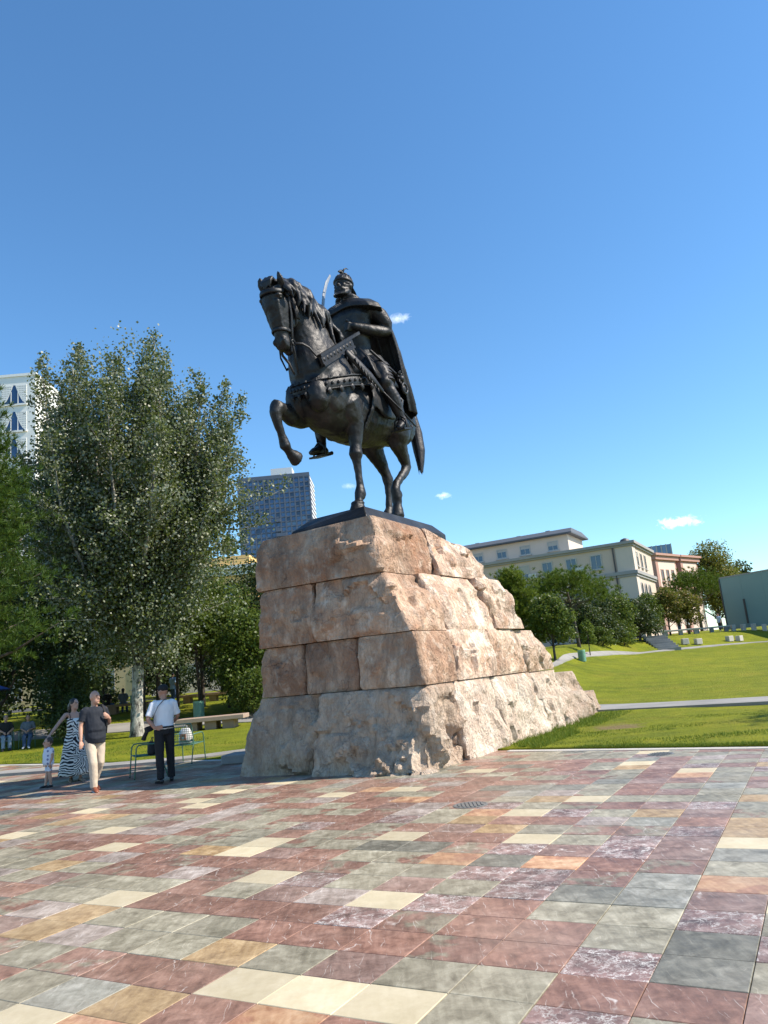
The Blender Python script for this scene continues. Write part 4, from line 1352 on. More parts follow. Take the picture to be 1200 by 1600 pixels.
    mh.tube(HP([(2.22, 0, 10.10), (2.30, 0, 9.94), (2.38, 0, 9.84)]), [(.15, .03), (.19, .03), (.17, .02)], 10, side=(0, 1, 0))   # neck guard
    mh.tube(HP([(2.12, 0, 10.34), (2.08, 0, 10.40), (2.02, 0, 10.42), (1.95, 0, 10.385)]), [.055, .045, .038, .02], 9)
    for sg in (-1, 1):
        mh.tube(HP([(2.08, sg * .025, 10.41), (2.11, sg * .045, 10.49), (2.18, sg * .055, 10.54), (2.27, sg * .06, 10.55)]), [.022, .02, .015, .005], 8)
        mh.tube(HP([(2.09, sg * .04, 10.39), (2.15, sg * .075, 10.385), (2.19, sg * .09, 10.36)]), [.018, .018, .006], 7)
    mh.obj('helmet', M_BRONZE, statue, auto=R(50))
    # cloak: (z, back s, half width, front edge s), open at the front
    mc = MB()
    rows_o, n = [], 34
    spec = ((9.74, 2.50, .26, 2.20), (9.66, 2.66, .50, 2.20), (9.52, 2.80, .66, 2.30), (9.25, 2.92, .76, 2.50), (8.9, 3.04, .80, 2.66), (8.5, 3.20, .82, 2.80), (8.1, 3.40, .83, 2.90), (7.75, 3.68, .83, 3.0), (7.45, 3.86, .82, 3.1), (7.22, 3.92, .80, 3.2))
    for q, (z, sb, w, sf) in enumerate(spec):
        g = q / (len(spec) - 1)
        outer, inner = [], []
        for i in range(n):
            f = i / (n - 1)
            a = -math.pi / 2 + math.pi * f            # -90..90 degrees around the back
            fold = (.055 * math.sin(f * 34 + g * 2.0) + .03 * math.sin(f * 57 + 1 - g)) * min(1, g * 1.8 + .05)
            s = sf + (sb - sf) * math.cos(a) + fold * math.cos(a)
            u = (w + fold) * math.sin(a)
            zz = z - .10 * math.sin(f * 17) * g * .5
            outer.append(H(s, u, zz))
            inner.append(H(s - .05 * math.cos(a) - .0, u * .95, zz - .015))
        rows_o.append(outer + inner[::-1])
    mc.rings(rows_o)
    mc.fused('cloak', M_BRONZE, statue, voxel=.022, it=1, fac=.4)
    # shoulder cape with rolled collar
    mm = MB()
    rows = []
    for q, (z, rb, w, rf) in enumerate(((9.80, .14, .17, .13), (9.72, .30, .34, .20), (9.62, .48, .58, .30), (9.48, .58, .74, .36), (9.34, .62, .80, .38))):
        ring = []
        for i in range(28):
            a = 2 * math.pi * i / 28
            c, s_ = math.cos(a), math.sin(a)
            r = rb if c > 0 else rf
            k = 1 + .03 * math.sin(a * 9) * q / 4
            ring.append(H(2.26 + r * c * k, w * s_ * k, z + (.10 * (-c) if c < 0 else .0) * (q / 4) + .02 * math.sin(a * 5)))
        rows.append(ring)
    mm.rings(rows, caps=True)
    col = eggring(H(2.24, 0, 9.76), lat * .24, Vector((-.22, 0, .05)), n=20)
    mm.tube(col + col[:2], .06, 8, round_=False)
    mm.ball(H(2.0, .02, 9.70), .06, 9, 7)
    mm.fused('shoulder_cape', M_BRONZE, statue, voxel=.022, it=1, fac=.4)
    # sabre held upright
    ms = MB()
    bl = [(1.84, -.50, 9.2), (1.90, -.50, 9.42), (1.96, -.5, 9.7), (2.05, -.5, 10.05), (2.19, -.5, 10.38), (2.38, -.5, 10.66)]
    ms.tube(HP(bl), [(.012, .05), (.012, .055), (.012, .055), (.012, .055), (.012, .05), (.008, .03)], 6, side=(0, 1, 0))
    ms.tube(HP([(1.75, -.5, 9.17), (1.95, -.5, 9.22)]), .025, 7)
    ms.tube(HP([(1.82, -.5, 9.2), (1.78, -.5, 8.98)]), .03, 8)
    ms.obj('sabre', mat_plain('worn_steel', (0.32, 0.33, 0.33), .4, .6), statue, auto=R(40))
    # sheathed sword and mace at the near side
    mw = MB()
    mw.tube(HP([(.98, .62, 7.98), (1.15, .68, 7.85), (1.5, .80, 7.56), (1.84, .88, 7.30)]), [(.045, .07), (.055, .10), (.055, .11), (.03, .05)], 10, side=(0, 1, 0))
    for k in range(8):
        q = k / 7
        mw.tube(HP([(1.1 + .6 * q, .74 + .1 * q, 7.82 - .45 * q), (1.09 + .6 * q, .78 + .1 * q, 7.70 - .45 * q)]), [.025, .012], 6)
    mw.tube(HP([(1.84, .88, 7.30), (2.3, .98, 7.03), (2.85, 1.04, 6.74)]), .018, 7)
    mw.obj('scabbard', M_BRONZE, statue, smooth_=True)
    mx = MB()
    mx.tube(HP([(1.90, .64, 8.30), (2.2, .78, 8.07), (2.52, .93, 7.80)]), [.03, .028, .03], 8)
    mx.ball(H(2.56, .95, 7.76), .085, 10, 8)
    for k in range(8):
        a = 2 * math.pi * k / 8
        mx.tube(HP([(2.52 + .1 * math.cos(a) * .6, .95, 7.79 + .1 * math.sin(a)), (2.52 + .16 * math.cos(a) * .6, .97, 7.77 + .16 * math.sin(a))]), [.03, .015], 6)
    ring = [H(2.60 + .11 * math.cos(a), 1.0, 7.54 + .11 * math.sin(a)) for a in [2 * math.pi * i / 16 for i in range(18)]]
    mx.tube(ring, .03, 7, round_=False)
    mx.ball(H(2.60, .99, 7.54), (.08, .03, .08), 10, 7)
    mx.obj('mace', M_BRONZE, statue, smooth_=True)


rider()
# ------------------------------------------------------------------ buildings
M_BEIGE = mat_plain('beige_render', (0.55, 0.44, 0.36), .85, var=.07, scale=.6, bscale=8, bmp=.15)
M_BEIGE2 = mat_plain('pale_render', (0.60, 0.50, 0.42), .85, var=.07, scale=.6, bscale=8, bmp=.15)
M_TRIM = mat_plain('stone_trim', (0.30, 0.29, 0.28), .8, var=.12, scale=1.2)
M_ROOF = mat_plain('dark_roof', (0.075, 0.085, 0.10), .7, var=.2, scale=.8)
M_FRAME = mat_plain('window_frame_paint', (0.42, 0.41, 0.38), .6)
M_GLASS = mat_glass('window_glass')
M_GLASSD = mat_glass('dark_glass', (0.012, 0.016, 0.022))
M_PINK = mat_plain('pink_render', (0.40, 0.23, 0.185), .85, var=.08, scale=.6, bscale=8, bmp=.15)
M_PINKL = mat_plain('cream_pink_render', (0.66, 0.52, 0.44), .85, var=.08, scale=.6)
M_WHITE = mat_plain('white_render', (0.74, 0.74, 0.71), .8, var=.05, scale=.4)
M_YELLOW = mat_plain('yellow_render', (0.72, 0.46, 0.17), .85, var=.08, scale=.6)
M_CREAM = mat_plain('cream_render', (0.66, 0.58, 0.44), .85, var=.08, scale=.6)
M_CREAM2 = mat_plain('aircon_case', (0.55, 0.55, 0.52), .6)
M_PIPE = mat_plain('dark_pipe', (0.06, 0.055, 0.055), .5)


def arch_prism(mb, w, h, y0, y1, axis='y', mi=0, c=(0, 0, 0)):
    """round-headed panel in the plane y = const, foot centre at c"""
    pts = [(-w / 2, 0), (w / 2, 0)] + [(w / 2 * math.cos(a), h - w / 2 + w / 2 * math.sin(a)) for a in [math.pi * k / 10 for k in range(11)]]
    n = len(pts)
    if axis == 'y':
        vs = [(c[0] + x, c[1] + y0, c[2] + z) for x, z in pts] + [(c[0] + x, c[1] + y1, c[2] + z) for x, z in pts]
    else:
        vs = [(c[0] + y0, c[1] + x, c[2] + z) for x, z in pts] + [(c[0] + y1, c[1] + x, c[2] + z) for x, z in pts]
    fs = [tuple(range(n)), tuple(range(2 * n - 1, n - 1, -1))] + [(i, n + i, n + (i + 1) % n, (i + 1) % n) for i in range(n)]
    mb.add(vs, fs, mi)


M_BLIND = mat_plain('roller_blind', (0.40, 0.39, 0.35), .8, var=.1, scale=2)
wrng = random.Random(17)


def win_rect(parent, x, y, z, w, h, face='y', fr=M_FRAME, gl=M_GLASS, d=.06, name='window', bars=1, sill=True):
    """frame standing proud of the wall at local (x, y), foot z; face 'y' looks to -y, 'x' looks to +x"""
    t = .09
    a, b = MB(), MB()

    def put(m, u0, u1, v0, v1, w0, w1):
        if face == 'y':
            m.bbox(x + u0, x + u1, y - w1, y - w0, z + v0, z + v1)
        else:
            m.bbox(x + w0, x + w1, y + u0, y + u1, z + v0, z + v1)
    put(a, -w / 2 - t, -w / 2, -t, h + t, -.02, d)
    put(a, w / 2, w / 2 + t, -t, h + t, -.02, d)
    put(a, -w / 2, w / 2, h, h + t, -.02, d - .003)
    put(a, -w / 2, w / 2, -t, 0, -.02, d - .003)
    for k in range(bars):
        u = -w / 2 + w * (k + 1) / (bars + 1)
        put(a, u - .025, u + .025, 0, h, -.02, d * .55)
    if sill:
        put(a, -w / 2 - .2, w / 2 + .2, -t - .09, -t - .003, -.02, d + .12)
    put(b, -w / 2, w / 2, 0, h, -.02, .012)
    f = a.obj(name, fr, parent)
    b.obj('pane', gl, f)
    q = wrng.random()
    if q < .45:
        c = MB()
        put(c, -w / 2 + .01, w / 2 - .01, h * wrng.uniform(.35, .75), h - .01, .013, .024)
        c.obj('blind', M_BLIND, f)
    return f


def win_arch(parent, x, y, z, w, h, face='y', fr=M_TRIM, gl=M_GLASSD):
    a, b = MB(), MB()
    pts = [(-w / 2, 0)] + [(w / 2 * math.cos(q), h - w / 2 + w / 2 * math.sin(q)) for q in [math.pi - math.pi * k / 10 for k in range(11)]] + [(w / 2, 0)]
    if face == 'y':
        a.tube([(x + u, y - .03, z + v) for u, v in pts], .075, 6)
        arch_prism(b, w, h, -.012, .02, 'y', c=(x, y, z))
        a.bbox(x - .03, x + .03, y - .05, y + .02, z, z + h)
        a.bbox(x - w / 2, x + w / 2, y - .045, y + .02, z + h * .5, z + h * .5 + .06)
    else:
        a.tube([(x + .03, y + u, z + v) for u, v in pts], .075, 6)
        arch_prism(b, w, h, -.02, .012, 'x', c=(x, y, z))
        a.bbox(x - .02, x + .05, y - .03, y + .03, z, z + h)
        a.bbox(x - .02, x + .045, y - w / 2, y + w / 2, z + h * .5, z + h * .5 + .06)
    f = a.obj('arched_window', fr, parent)
    b.obj('pane', gl, f)
    return f


def beige_building():
    e = empty('ministry_building', (23.86, 75.0, 0), R(-27.4), label='long beige building with grey cornice and a set-back attic storey behind the trees', cat='building')
    MB().bbox(-34, 0, 0, 11, 1.5, 11.75).obj('wall', M_BEIGE, e)
    mb = MB()
    mb.bbox(-34.3, .38, -.38, 11.3, 11.75, 12.02)
    mb.bbox(-34.2, .2, -.2, 11.2, 11.55, 11.747)
    mb.obj('roof_cornice', M_TRIM, e)
    mb = MB()
    mb.bbox(-34.2, .28, -.28, 11.2, 8.78, 9.1)
    mb.bbox(-34.2, .16, -.16, 11.2, 8.55, 8.777)
    mb.obj('string_course', M_TRIM, e)
    # slightly proud corner bay and down pipe
    MB().bbox(-1.62, .05, -.05, 1.5, 1.5, 8.55).obj('corner_bay', M_BEIGE2, e)
    MB().bbox(-1.62, .05, -.05, 1.5, 9.1, 11.55).obj('corner_bay', M_BEIGE2, e)
    MB().tube([(-1.82, -.12, 2), (-1.82, -.12, 11.6)], .075, 8).obj('down_pipe', M_PIPE, e)
    for k in range(12):
        win_rect(e, -3.6 - 2.5 * k, 0, 9.75, .95, 1.3, bars=1)
        win_arch(e, -3.6 - 2.5 * k, 0, 5.9, 1.5, 2.35)
        win_rect(e, -3.6 - 2.5 * k, 0, 2.9, 1.1, 1.7)
    for k in range(3):
        win_rect(e, 0, 2.2 + 2.2 * k, 9.7, .75, 1.35, face='x', gl=M_GLASSD)
        win_arch(e, 0, 2.2 + 2.2 * k, 5.7, 1.1, 2.3, face='x')
    # attic storey with its own roof
    MB().bbox(-34, -6.9, 3.2, 9.5, 12.0, 14.2).obj('attic_wall', M_BEIGE2, e)
    mb = MB()
    mb.bbox(-34.4, -6.3, 2.6, 10.1, 14.2, 14.35)
    mb.add([(-34.4, 2.6, 14.35), (-6.3, 2.6, 14.35), (-6.3, 10.1, 14.35), (-34.4, 10.1, 14.35), (-33, 4.0, 14.95), (-6.6, 4.0, 14.95), (-6.6, 8.6, 14.95), (-33, 8.6, 14.95)],
           [(0, 1, 5, 4), (1, 2, 6, 5), (2, 3, 7, 6), (3, 0, 4, 7), (4, 5, 6, 7)])
    mb.obj('attic_roof', M_ROOF, e)
    for x in (-8.6, -11.7, -14.4, -17.2, -20.0, -23.0, -26.0):
        win_rect(e, x, 3.2, 12.75, 1.0, .85)
    for (x, h) in ((-9.6, .6), (-13.0, .45), (-18.0, .5)):
        MB().bbox(x - .25, x + .25, 5.5, 6.2, 14.7, 15.1 + h * .3).obj('chimney', M_TRIM, e)
    MB().lathe([(.55, 12.0), (.55, 12.25), (.4, 12.5), (.1, 12.62), (.02, 12.63)], c=(-.9, 2.0, 0), n=18).obj('satellite_dish', M_PIPE, e)
    for (x, z) in ((-5.3, 9.5), (-10.2, 9.6), (-15.1, 9.5)):
        MB().bbox(x - .4, x + .4, -.38, -.02, z, z + .55).obj('air_conditioner', M_CREAM2, e, bevel=.03)
    return e


beige_building()


def pink_pavilion(x, y, zt, w, d, lab):
    e = empty('pink_building', (x, y, 0), R(-45), label=lab, cat='building')
    MB().bbox(-w, 0, 0, d, 1.5, zt - 1.0).obj('wall', M_PINK, e)
    MB().bbox(-.02, .06, .5, d - .5, 1.5, zt - 1.25).obj('front_panel', M_PINKL, e)
    mb = MB()
    mb.bbox(-w - .6, .6, -.6, d + .6, zt - .45, zt - .15)
    mb.bbox(-w - .35, .35, -.35, d + .35, zt - 1.0, zt - .455)
    mb.obj('roof_cornice', M_PINK, e)
    mb = MB()
    mb.add([(-w - .6, -.6, zt - .147), (.6, -.6, zt - .147), (.6, d + .6, zt - .147), (-w - .6, d + .6, zt - .147), (-w / 2, d / 2, zt + .9)], [(0, 1, 4), (1, 2, 4), (2, 3, 4), (3, 0, 4)])
    mb.obj('roof', M_PINK, e)
    MB().bbox(-w - .1, .14, -.14, d + .1, zt - 5.0, zt - 4.72).obj('string_course', M_PINK, e)
    n = 3
    for k in range(n):
        yy = d * (k + 1) / (n + 1)
        win_rect(e, .06, yy, zt - 3.9, .62, 1.5, face='x', gl=M_GLASSD, fr=M_PINK)
        MB().bbox(.06, .2, yy - .42, yy + .42, zt - 4.5, zt - 4.2).obj('balustrade', M_PINK, e)
        win_arch(e, .06, yy, zt - 7.6, .8, 2.2, face='x', fr=M_PINK)
        win_rect(e, -w * (k + 1) / (n + 1), 0, zt - 3.9, .7, 1.5, gl=M_GLASSD, fr=M_PINKL)
    MB().bbox(-.5, .1, -.1, .6, 1.5, zt - 1.0).obj('pilaster', M_PINK, e)
    return e


pink_pavilion(36.1, 104.5, 14.2, 14, 6.2, 'pink building with cream front and deep cornice next to the beige building')
pink_pavilion(42.1, 111.5, 14.4, 14, 5.6, 'second pink pavilion with tall narrow windows in front of the yellowing tree')

# glazed top of a modern block showing over the pink roofs
e = empty('modern_block', (67.5, 200, 0), R(-20), label='blue glazed top of a modern block above the pink roofs', cat='building')
MB().bbox(0, 6.0, 0, 6, 2, 27.2).obj('core', mat_plain('blue_grey_panel', (0.10, 0.14, 0.22), .5), e)
for k in range(5):
    MB().bbox(.15 + 1.2 * k, 1.05 + 1.2 * k, -.15, .0, 24.8, 27.0).obj('window', mat_glass('blue_glass%d' % k, (0.05 + .03 * (k % 2), 0.09 + .04 * (k % 2), 0.17 + .05 * (k % 2))), e)
    MB().bbox(1.06 + 1.2 * k, 1.34 + 1.2 * k, -.22, .0, 20, 27.3).obj('fin', M_FRAME, e)

# blank teal hoarding beside the lawn
M_TEAL = mat_plain('teal_panel', (0.19, 0.285, 0.27), .6, var=.07, scale=.5, bscale=5)
e = empty('hoarding', (31.4, 74.0, 2.85), math.atan2(70 - 74, 33.7 - 31.4), label='tall blank teal hoarding standing at the top of the grass bank', cat='hoarding')
for k in range(6):
    MB().bbox(2.2 * k + .006, 2.2 * k + 2.194, 0, .12, -.3, 4.55).obj('panel', M_TEAL, e)
MB().bbox(-.02, 13.3, -.04, .16, 4.553, 4.66).obj('cap_rail', M_TRIM, e)
MB().bbox(2.12, 2.3, -.07, -.003, .1, 2.35).obj('slot', M_PIPE, e)
MB().bbox(-.12, -.005, -.05, .2, -.3, 4.5).obj('end_post', M_PIPE, e)

# low bench wall and stone cubes along the upper walk
M_CUBE = mat_plain('pale_stone', (0.50, 0.46, 0.40), .85, var=.15, scale=3)
for n, (x, y, l) in enumerate(((21.8, 67.5, 'beside the steps'), (25.6, 70.5, 'behind the yellowing tree'), (29.4, 73.0, 'beside the hoarding'))):
    e = empty('stone_bench', (x, y, gz(x, y)), R(-8), label='long pale stone bench %s on the upper walk' % l, cat='bench', group='benches on the upper walk')
    MB().bbox(-1.7, 1.7, -.25, .25, .36, .5).obj('seat', M_CUBE, e, bevel=.02)
    for q in (-1.3, 0, 1.3):
        MB().bbox(q - .16, q + .16, -.2, .2, -.1, .357).obj('leg', M_STEP, e)
for n, (x, y, l) in enumerate(((22.0, 59.0, 'first stone cube from the steps, beside the upper path'), (23.15, 59.4, 'second stone cube from the steps, beside the upper path'), (26.5, 61.6, 'third stone cube from the steps, beside the upper path'), (27.45, 62.0, 'fourth stone cube from the steps, beside the upper path'))):
    o = MB().box((0, 0, .22), (.5, .42, .45), rz=.2 * n).obj('stone_cube', M_CUBE, None, (x, y + 1.0, gz(x, y + 1.0)), bevel=.04)
    tag(o, l, 'stone cube', 'stone cubes beside the upper path')
for n in range(9):
    x, y = 31.0 + .55 * n, 72.0 - .85 * n
    o = MB().box((0, 0, .2), (.34, .34, .7), rz=.3 * n).obj('stone_post', M_CUBE, None, (x, y, gz(x, y)), bevel=.03)
    tag(o, '%s short pale stone post from the end of the teal hoarding' % ('first second third fourth fifth sixth seventh eighth ninth'.split()[n]), 'post', 'posts below the hoarding')

# ------------------------------------------------------------------ left: white hotel, tower, yellow building
def white_building():
    e = empty('white_building', (-37.24, 80.0, 0), R(.8), label='tall white building with bell-shaped triangular windows above the pine', cat='building')
    MB().bbox(-26, 0, 0, 24, 0, 37.5).obj('wall', M_WHITE, e)
    MB().bbox(-26.1, .12, -.12, 24.1, 37.5, 37.8).obj('parapet', M_WHITE, e)
    M_BLUEG = mat_glass('blue_pane', (0.012, 0.035, 0.09))
    M_PERF = mat_plain('perforated_panel', (0.73, 0.73, 0.70), .8, var=.04)
    M_DOT = mat_plain('perforation_dark', (0.30, 0.31, 0.31), .8)

    def bell(w, h, n=9):
        L = [(-w / 2, 0.0)]
        for k in range(n):
            f = k / (n - 1)
            L.append((-(w / 2) * (1 - .9 * f ** .62), h * f))
        return L + [(-x, y) for x, y in L[::-1]]

    def window(face, u, z):
        w, h = 2.5, 2.2
        prof = bell(w, h)

        def P(x, d, zz):
            return (u + x, -d, z + zz) if face == 'y' else (d, u + x, z + zz)
        a = MB()
        # perforated plate with the bell cut out of it
        n = len(prof) // 2
        for side in (0, 1):
            L = prof[:n] if side == 0 else prof[n:][::-1]
            xo = -w / 2 - .12 if side == 0 else w / 2 + .12
            for k in range(1, len(L) - 1):
                vs = []
                for d in (-.02, .05):
                    vs += [P(xo, d, L[k][1]), P(L[k][0], d, L[k][1]), P(L[k + 1][0], d, L[k + 1][1]), P(xo, d, L[k + 1][1])]
                a.add(vs, [(0, 1, 2, 3), (7, 6, 5, 4), (0, 4, 5, 1), (1, 5, 6, 2), (2, 6, 7, 3), (3, 7, 4, 0)])
        f = a.obj('perforated_panel', M_PERF, e)
        b = MB()
        b.add([P(x, .012, zz) for x, zz in prof], [tuple(range(len(prof)))])
        b.obj('pane', M_BLUEG, f)
        c = MB()
        for xx in (-.35, .42):
            hh = h * .8 * (1 - abs(xx) * .55)
            vs = [P(xx - .04, d, zz) for d in (-.02, .05) for zz in (0, hh)] + [P(xx + .04, d, zz) for d in (-.02, .05) for zz in (0, hh)]
            c.add(vs, [(0, 1, 3, 2), (4, 6, 7, 5), (2, 3, 7, 6), (0, 4, 5, 1)])
        vs = [P(x, d, zz) for d in (-.02, .18) for (x, zz) in ((-w / 2 - .2, -.22), (w / 2 + .2, -.22), (w / 2 + .2, -.02), (-w / 2 - .2, -.02))]
        c.add(vs, [(0, 1, 2, 3), (7, 6, 5, 4), (0, 4, 5, 1), (1, 5, 6, 2), (2, 6, 7, 3), (3, 7, 4, 0)])
        c.obj('sill', M_WHITE, f)
        # dots of the perforated plate
        dts = MB()
        for i in range(7):
            for j in range(8):
                for sg in (-1, 1):
                    x = sg * (w / 2 + .02 - i * .17)
                    zz = .25 + j * .25
                    edge = np.interp(zz, [p[1] for p in prof[:n]], [abs(p[0]) for p in prof[:n]])
                    if abs(x) > edge + .12:
                        dts.add([P(x - .04, .054, zz - .045), P(x + .04, .054, zz - .045), P(x + .04, .054, zz + .045), P(x - .04, .054, zz + .045)], [(0, 1, 2, 3)])
        o = dts.obj('perforations', M_DOT, f)
        tag(o, kind='stuff')
    for k in range(5):
        for c in range(3):
            window('y', -2.35 - 3.9 * c, 34.3 - 3.1 * k)
    for k in range(5):
        for c in range(4):
            window('x', 3.0 + 4.2 * c, 33.9 - 3.1 * k)
    return e


white_building()


def tower():
    e = empty('office_tower', (-43.3, 450, 0), 0, label='distant blue-grey tower block with a square window grid beside the monument', cat='tower')
    MP = mat_plain('tower_panel', (0.085, 0.112, 0.155), .6, var=.06, scale=.05)
    ML = mat_plain('tower_side_band', (0.62, 0.63, 0.64), .6, var=.05, scale=.05)
    MG = [mat_glass('tower_glass_%d' % k, c) for k, c in enumerate(((0.025, 0.06, 0.14), (0.04, 0.09, 0.19), (0.010, 0.020, 0.05), (0.07, 0.12, 0.19)))]
    Wd, Zt, P = 43.3, 124.0, 3.09
    MB().bbox(-Wd, 0, .35, 26, 0, Zt - .3).obj('core', MP, e)
    mb = MB()
    for c in range(15):
        x = -Wd + P * c
        mb.bbox(x - .42, x + .42, -.4, .345, 30, Zt)
    mb.obj('vertical_fins', MP, e)
    mb = MB()
    rows = 24
    for r in range(rows + 1):
        z = Zt - 2.6 - 2.95 * r
        mb.bbox(-Wd, 0, -.3, .34, z - .38, z + .38)
    mb.bbox(-Wd, 0, -.42, .34, Zt - 2.2, Zt + .05)
    mb.obj('floor_bands', MP, e)
    rg = random.Random(5)
    gm = [MB().bbox(-(P - .84) / 2, (P - .84) / 2, -.06, .04, -1.095, 1.095).mesh('window', m) for m in MG]
    for r in range(18):
        for c in range(14):
            me = gm[rg.choices((0, 1, 2, 3), (5, 5, 1.6, .8))[0]]
            dz = 0
            link('window', me, e, (-Wd + P * (c + .5), .30, Zt - 2.6 - 2.95 * (r + .5)))
    # balcony boxes low down on the front
    for k in range(16):
        c, r = rg.randint(1, 12), rg.randint(8, 17)
        MB().bbox(-Wd + P * c, -Wd + P * (c + 1), -1.5, -.45, Zt - 2.6 - 2.95 * (r + 1), Zt - 2.6 - 2.95 * r - .9).obj('balcony', MP, e)
    for r in range(22):
        z = Zt - 3.2 - 2.95 * r
        MB().bbox(-.3, .5, .0, 26, z - .75, z + .75).obj('side_band', ML, e)
    MB().bbox(-Wd + 20, -Wd + 33, 3, 14, Zt - .3, Zt + 5.0).obj('plant_room', ML, e)
    return e


tower()


def yellow_building():
    e = empty('yellow_building', (-13.2, 75.0, 0), R(-3), label='yellow building with white cornice half hidden behind the poplar', cat='building')
    MB().bbox(-30, 0, 0, 12, 1.0, 12.3).obj('wall', M_YELLOW, e)
    MB().bbox(-30.1, .06, -.06, 12, 1.0, 5.2).obj('plinth_storey', mat_plain('ochre_render', (0.50, 0.37, 0.20), .85, var=.1, scale=.6), e)
    mb = MB()
    mb.bbox(-30.6, .6, -.6, 12.5, 12.9, 13.25)
    mb.bbox(-30.3, .3, -.3, 12.3, 12.3, 12.897)
    mb.obj('roof_cornice', M_WHITE, e)
    MB().bbox(-29, -.6, .4, 11, 13.25, 14.3).obj('parapet', M_YELLOW, e)
    for c in range(9):
        for z in (6.4, 9.4):
            win_rect(e, -2.6 - 3.1 * c, 0, z, 1.15, 1.9, fr=M_TRIM, bars=1)
        win_rect(e, -2.6 - 3.1 * c, -.06, 2.3, 1.2, 2.0, fr=M_TRIM, bars=1)
    for k in range(16):
        MB().bbox(-29 + 1.8 * k, -28.94 + 1.8 * k, -.45, -.40, 13.25, 13.8).obj('rail_post', M_PIPE, e)
    MB().bbox(-29, -.3, -.45, -.40, 13.8, 13.85).obj('rail', M_PIPE, e)


yellow_building()

# pale garden wall in the sun behind the thin trunks
e = empty('garden_wall', (-17.5, 63.0, 1.2), R(-2), label='sunlit cream wall behind the thin tree trunks', cat='wall')
MB().bbox(-2.5, 7.5, 0, .35, 0, 2.4).obj('wall', M_CREAM, e)
MB().bbox(-2.6, 7.6, -.06, .42, 2.403, 2.52).obj('coping', M_CUBE, e)
# ------------------------------------------------------------------ trees
M_POP = mat_leaf('poplar_leaf', (0.030, 0.050, 0.010), (0.078, 0.108, 0.022), (0.15, 0.172, 0.055), under=(0.23, 0.25, 0.18), rough=.42, trans=.26, spec=.4)
M_DARK = mat_leaf('dark_leaf', (0.016, 0.032, 0.010), (0.030, 0.052, 0.016), (0.055, 0.082, 0.024), rough=.5, trans=.2)
M_MID = mat_leaf('mid_leaf', (0.040, 0.070, 0.011), (0.072, 0.112, 0.018), (0.120, 0.158, 0.026), rough=.45, trans=.3)
M_LIGHT = mat_leaf('light_leaf', (0.05, 0.09, 0.015), (0.09, 0.14, 0.022), (0.15, 0.19, 0.035), rough=.45, trans=.4)
M_AUT = mat_leaf('turning_leaf', (0.055, 0.075, 0.015), (0.12, 0.115, 0.02), (0.22, 0.13, 0.02), rough=.5, trans=.35)
M_PLANE = mat_leaf('plane_leaf', (0.085, 0.10, 0.02), (0.16, 0.155, 0.03), (0.26, 0.20, 0.035), rough=.5, trans=.35)
M_NEED = mat_leaf('pine_needle', (0.040, 0.080, 0.008), (0.075, 0.130, 0.012), (0.12, 0.175, 0.016), rough=.5, trans=.25)
M_FEATH = mat_leaf('feathery_needle', (0.055, 0.10, 0.010), (0.10, 0.15, 0.014), (0.15, 0.195, 0.02), rough=.5, trans=.35)
M_NEEDD = mat_leaf('pine_needle_deep', (0.020, 0.050, 0.007), (0.042, 0.088, 0.010), (0.080, 0.135, 0.014), rough=.5, trans=.2)
M_BARKP = mat_bark('poplar_bark', (0.040, 0.035, 0.028), (0.44, 0.42, 0.36), 1.7, .5, .04)
M_BARK = mat_bark('bark', (0.030, 0.024, 0.018), (0.105, 0.085, 0.065), 4, .25)


def unit(v):
    return v / np.maximum(np.linalg.norm(v, axis=-1, keepdims=True), 1e-9)


def leaf_cloud(P, size, rg, aspect=.75, up=.4, droop=0.0, nrm=None, nw=0.0):
    """diamond leaves at points P; returns vertex and quad arrays"""
    n = len(P)
    nv = unit(rg.normal(size=(n, 3)) + np.array([0, 0, up]) + (nrm * nw if nrm is not None else 0))
    t = rg.normal(size=(n, 3)) + np.array([0, 0, -droop])
    t = unit(t - nv * (t * nv).sum(1, keepdims=True))
    b = np.cross(nv, t)
    s = (size * rg.uniform(.65, 1.25, n))[:, None]
    fold = nv * s * .08
    V = np.stack([P - t * s * .5, P + b * s * aspect * .5 + t * s * .02 + fold, P + t * s * .5, P - b * s * aspect * .5 + t * s * .02 + fold], 1).reshape(-1, 3)
    Q = np.arange(4 * n).reshape(n, 4)
    return V, Q


def needle_cloud(P, D, length, width, per, rg, spread=.75):
    n = len(P)
    P2 = np.repeat(P, per, 0)
    d = unit(np.repeat(D, per, 0) + rg.normal(size=(n * per, 3)) * spread)
    L = (length * rg.uniform(.7, 1.2, n * per))[:, None]
    s = unit(np.cross(d, rg.normal(size=(n * per, 3)))) * width
    V = np.stack([P2 - s, P2 + s, P2 + d * L + s * .3, P2 + d * L - s * .3], 1).reshape(-1, 3)
    return V, np.arange(4 * n * per).reshape(-1, 4)


def blob_points(blobs, n, rg, shell=.5):
    B = np.array(blobs, float)          # x y z rx ry rz
    w = (B[:, 3] * B[:, 4] * B[:, 5]) ** (2 / 3)
    k = rg.choice(len(B), n, p=w / w.sum())
    d = unit(rg.normal(size=(n, 3)))
    r = shell + (1 - shell) * rg.uniform(0, 1, n) ** .7
    ph = B[k, :3]
    bump_ = 1 + .38 * fbm(d * 2.6 + ph * 1.7, 3, 2) + .08 * rg.normal(size=n)
    return ph + d * B[k, 3:] * (r * bump_)[:, None], d


def tree_root(name, x, y, label, cat='tree', group=None):
    return empty(name, (x, y, gz(x, y)), 0, label, cat, group)


def wood(parent, paths, mat, name='trunk'):
    mb = MB()
    for pts, rad in paths:
        mb.tube(pts, rad, 9)
    return mb.obj(name, mat, parent, smooth_=True)


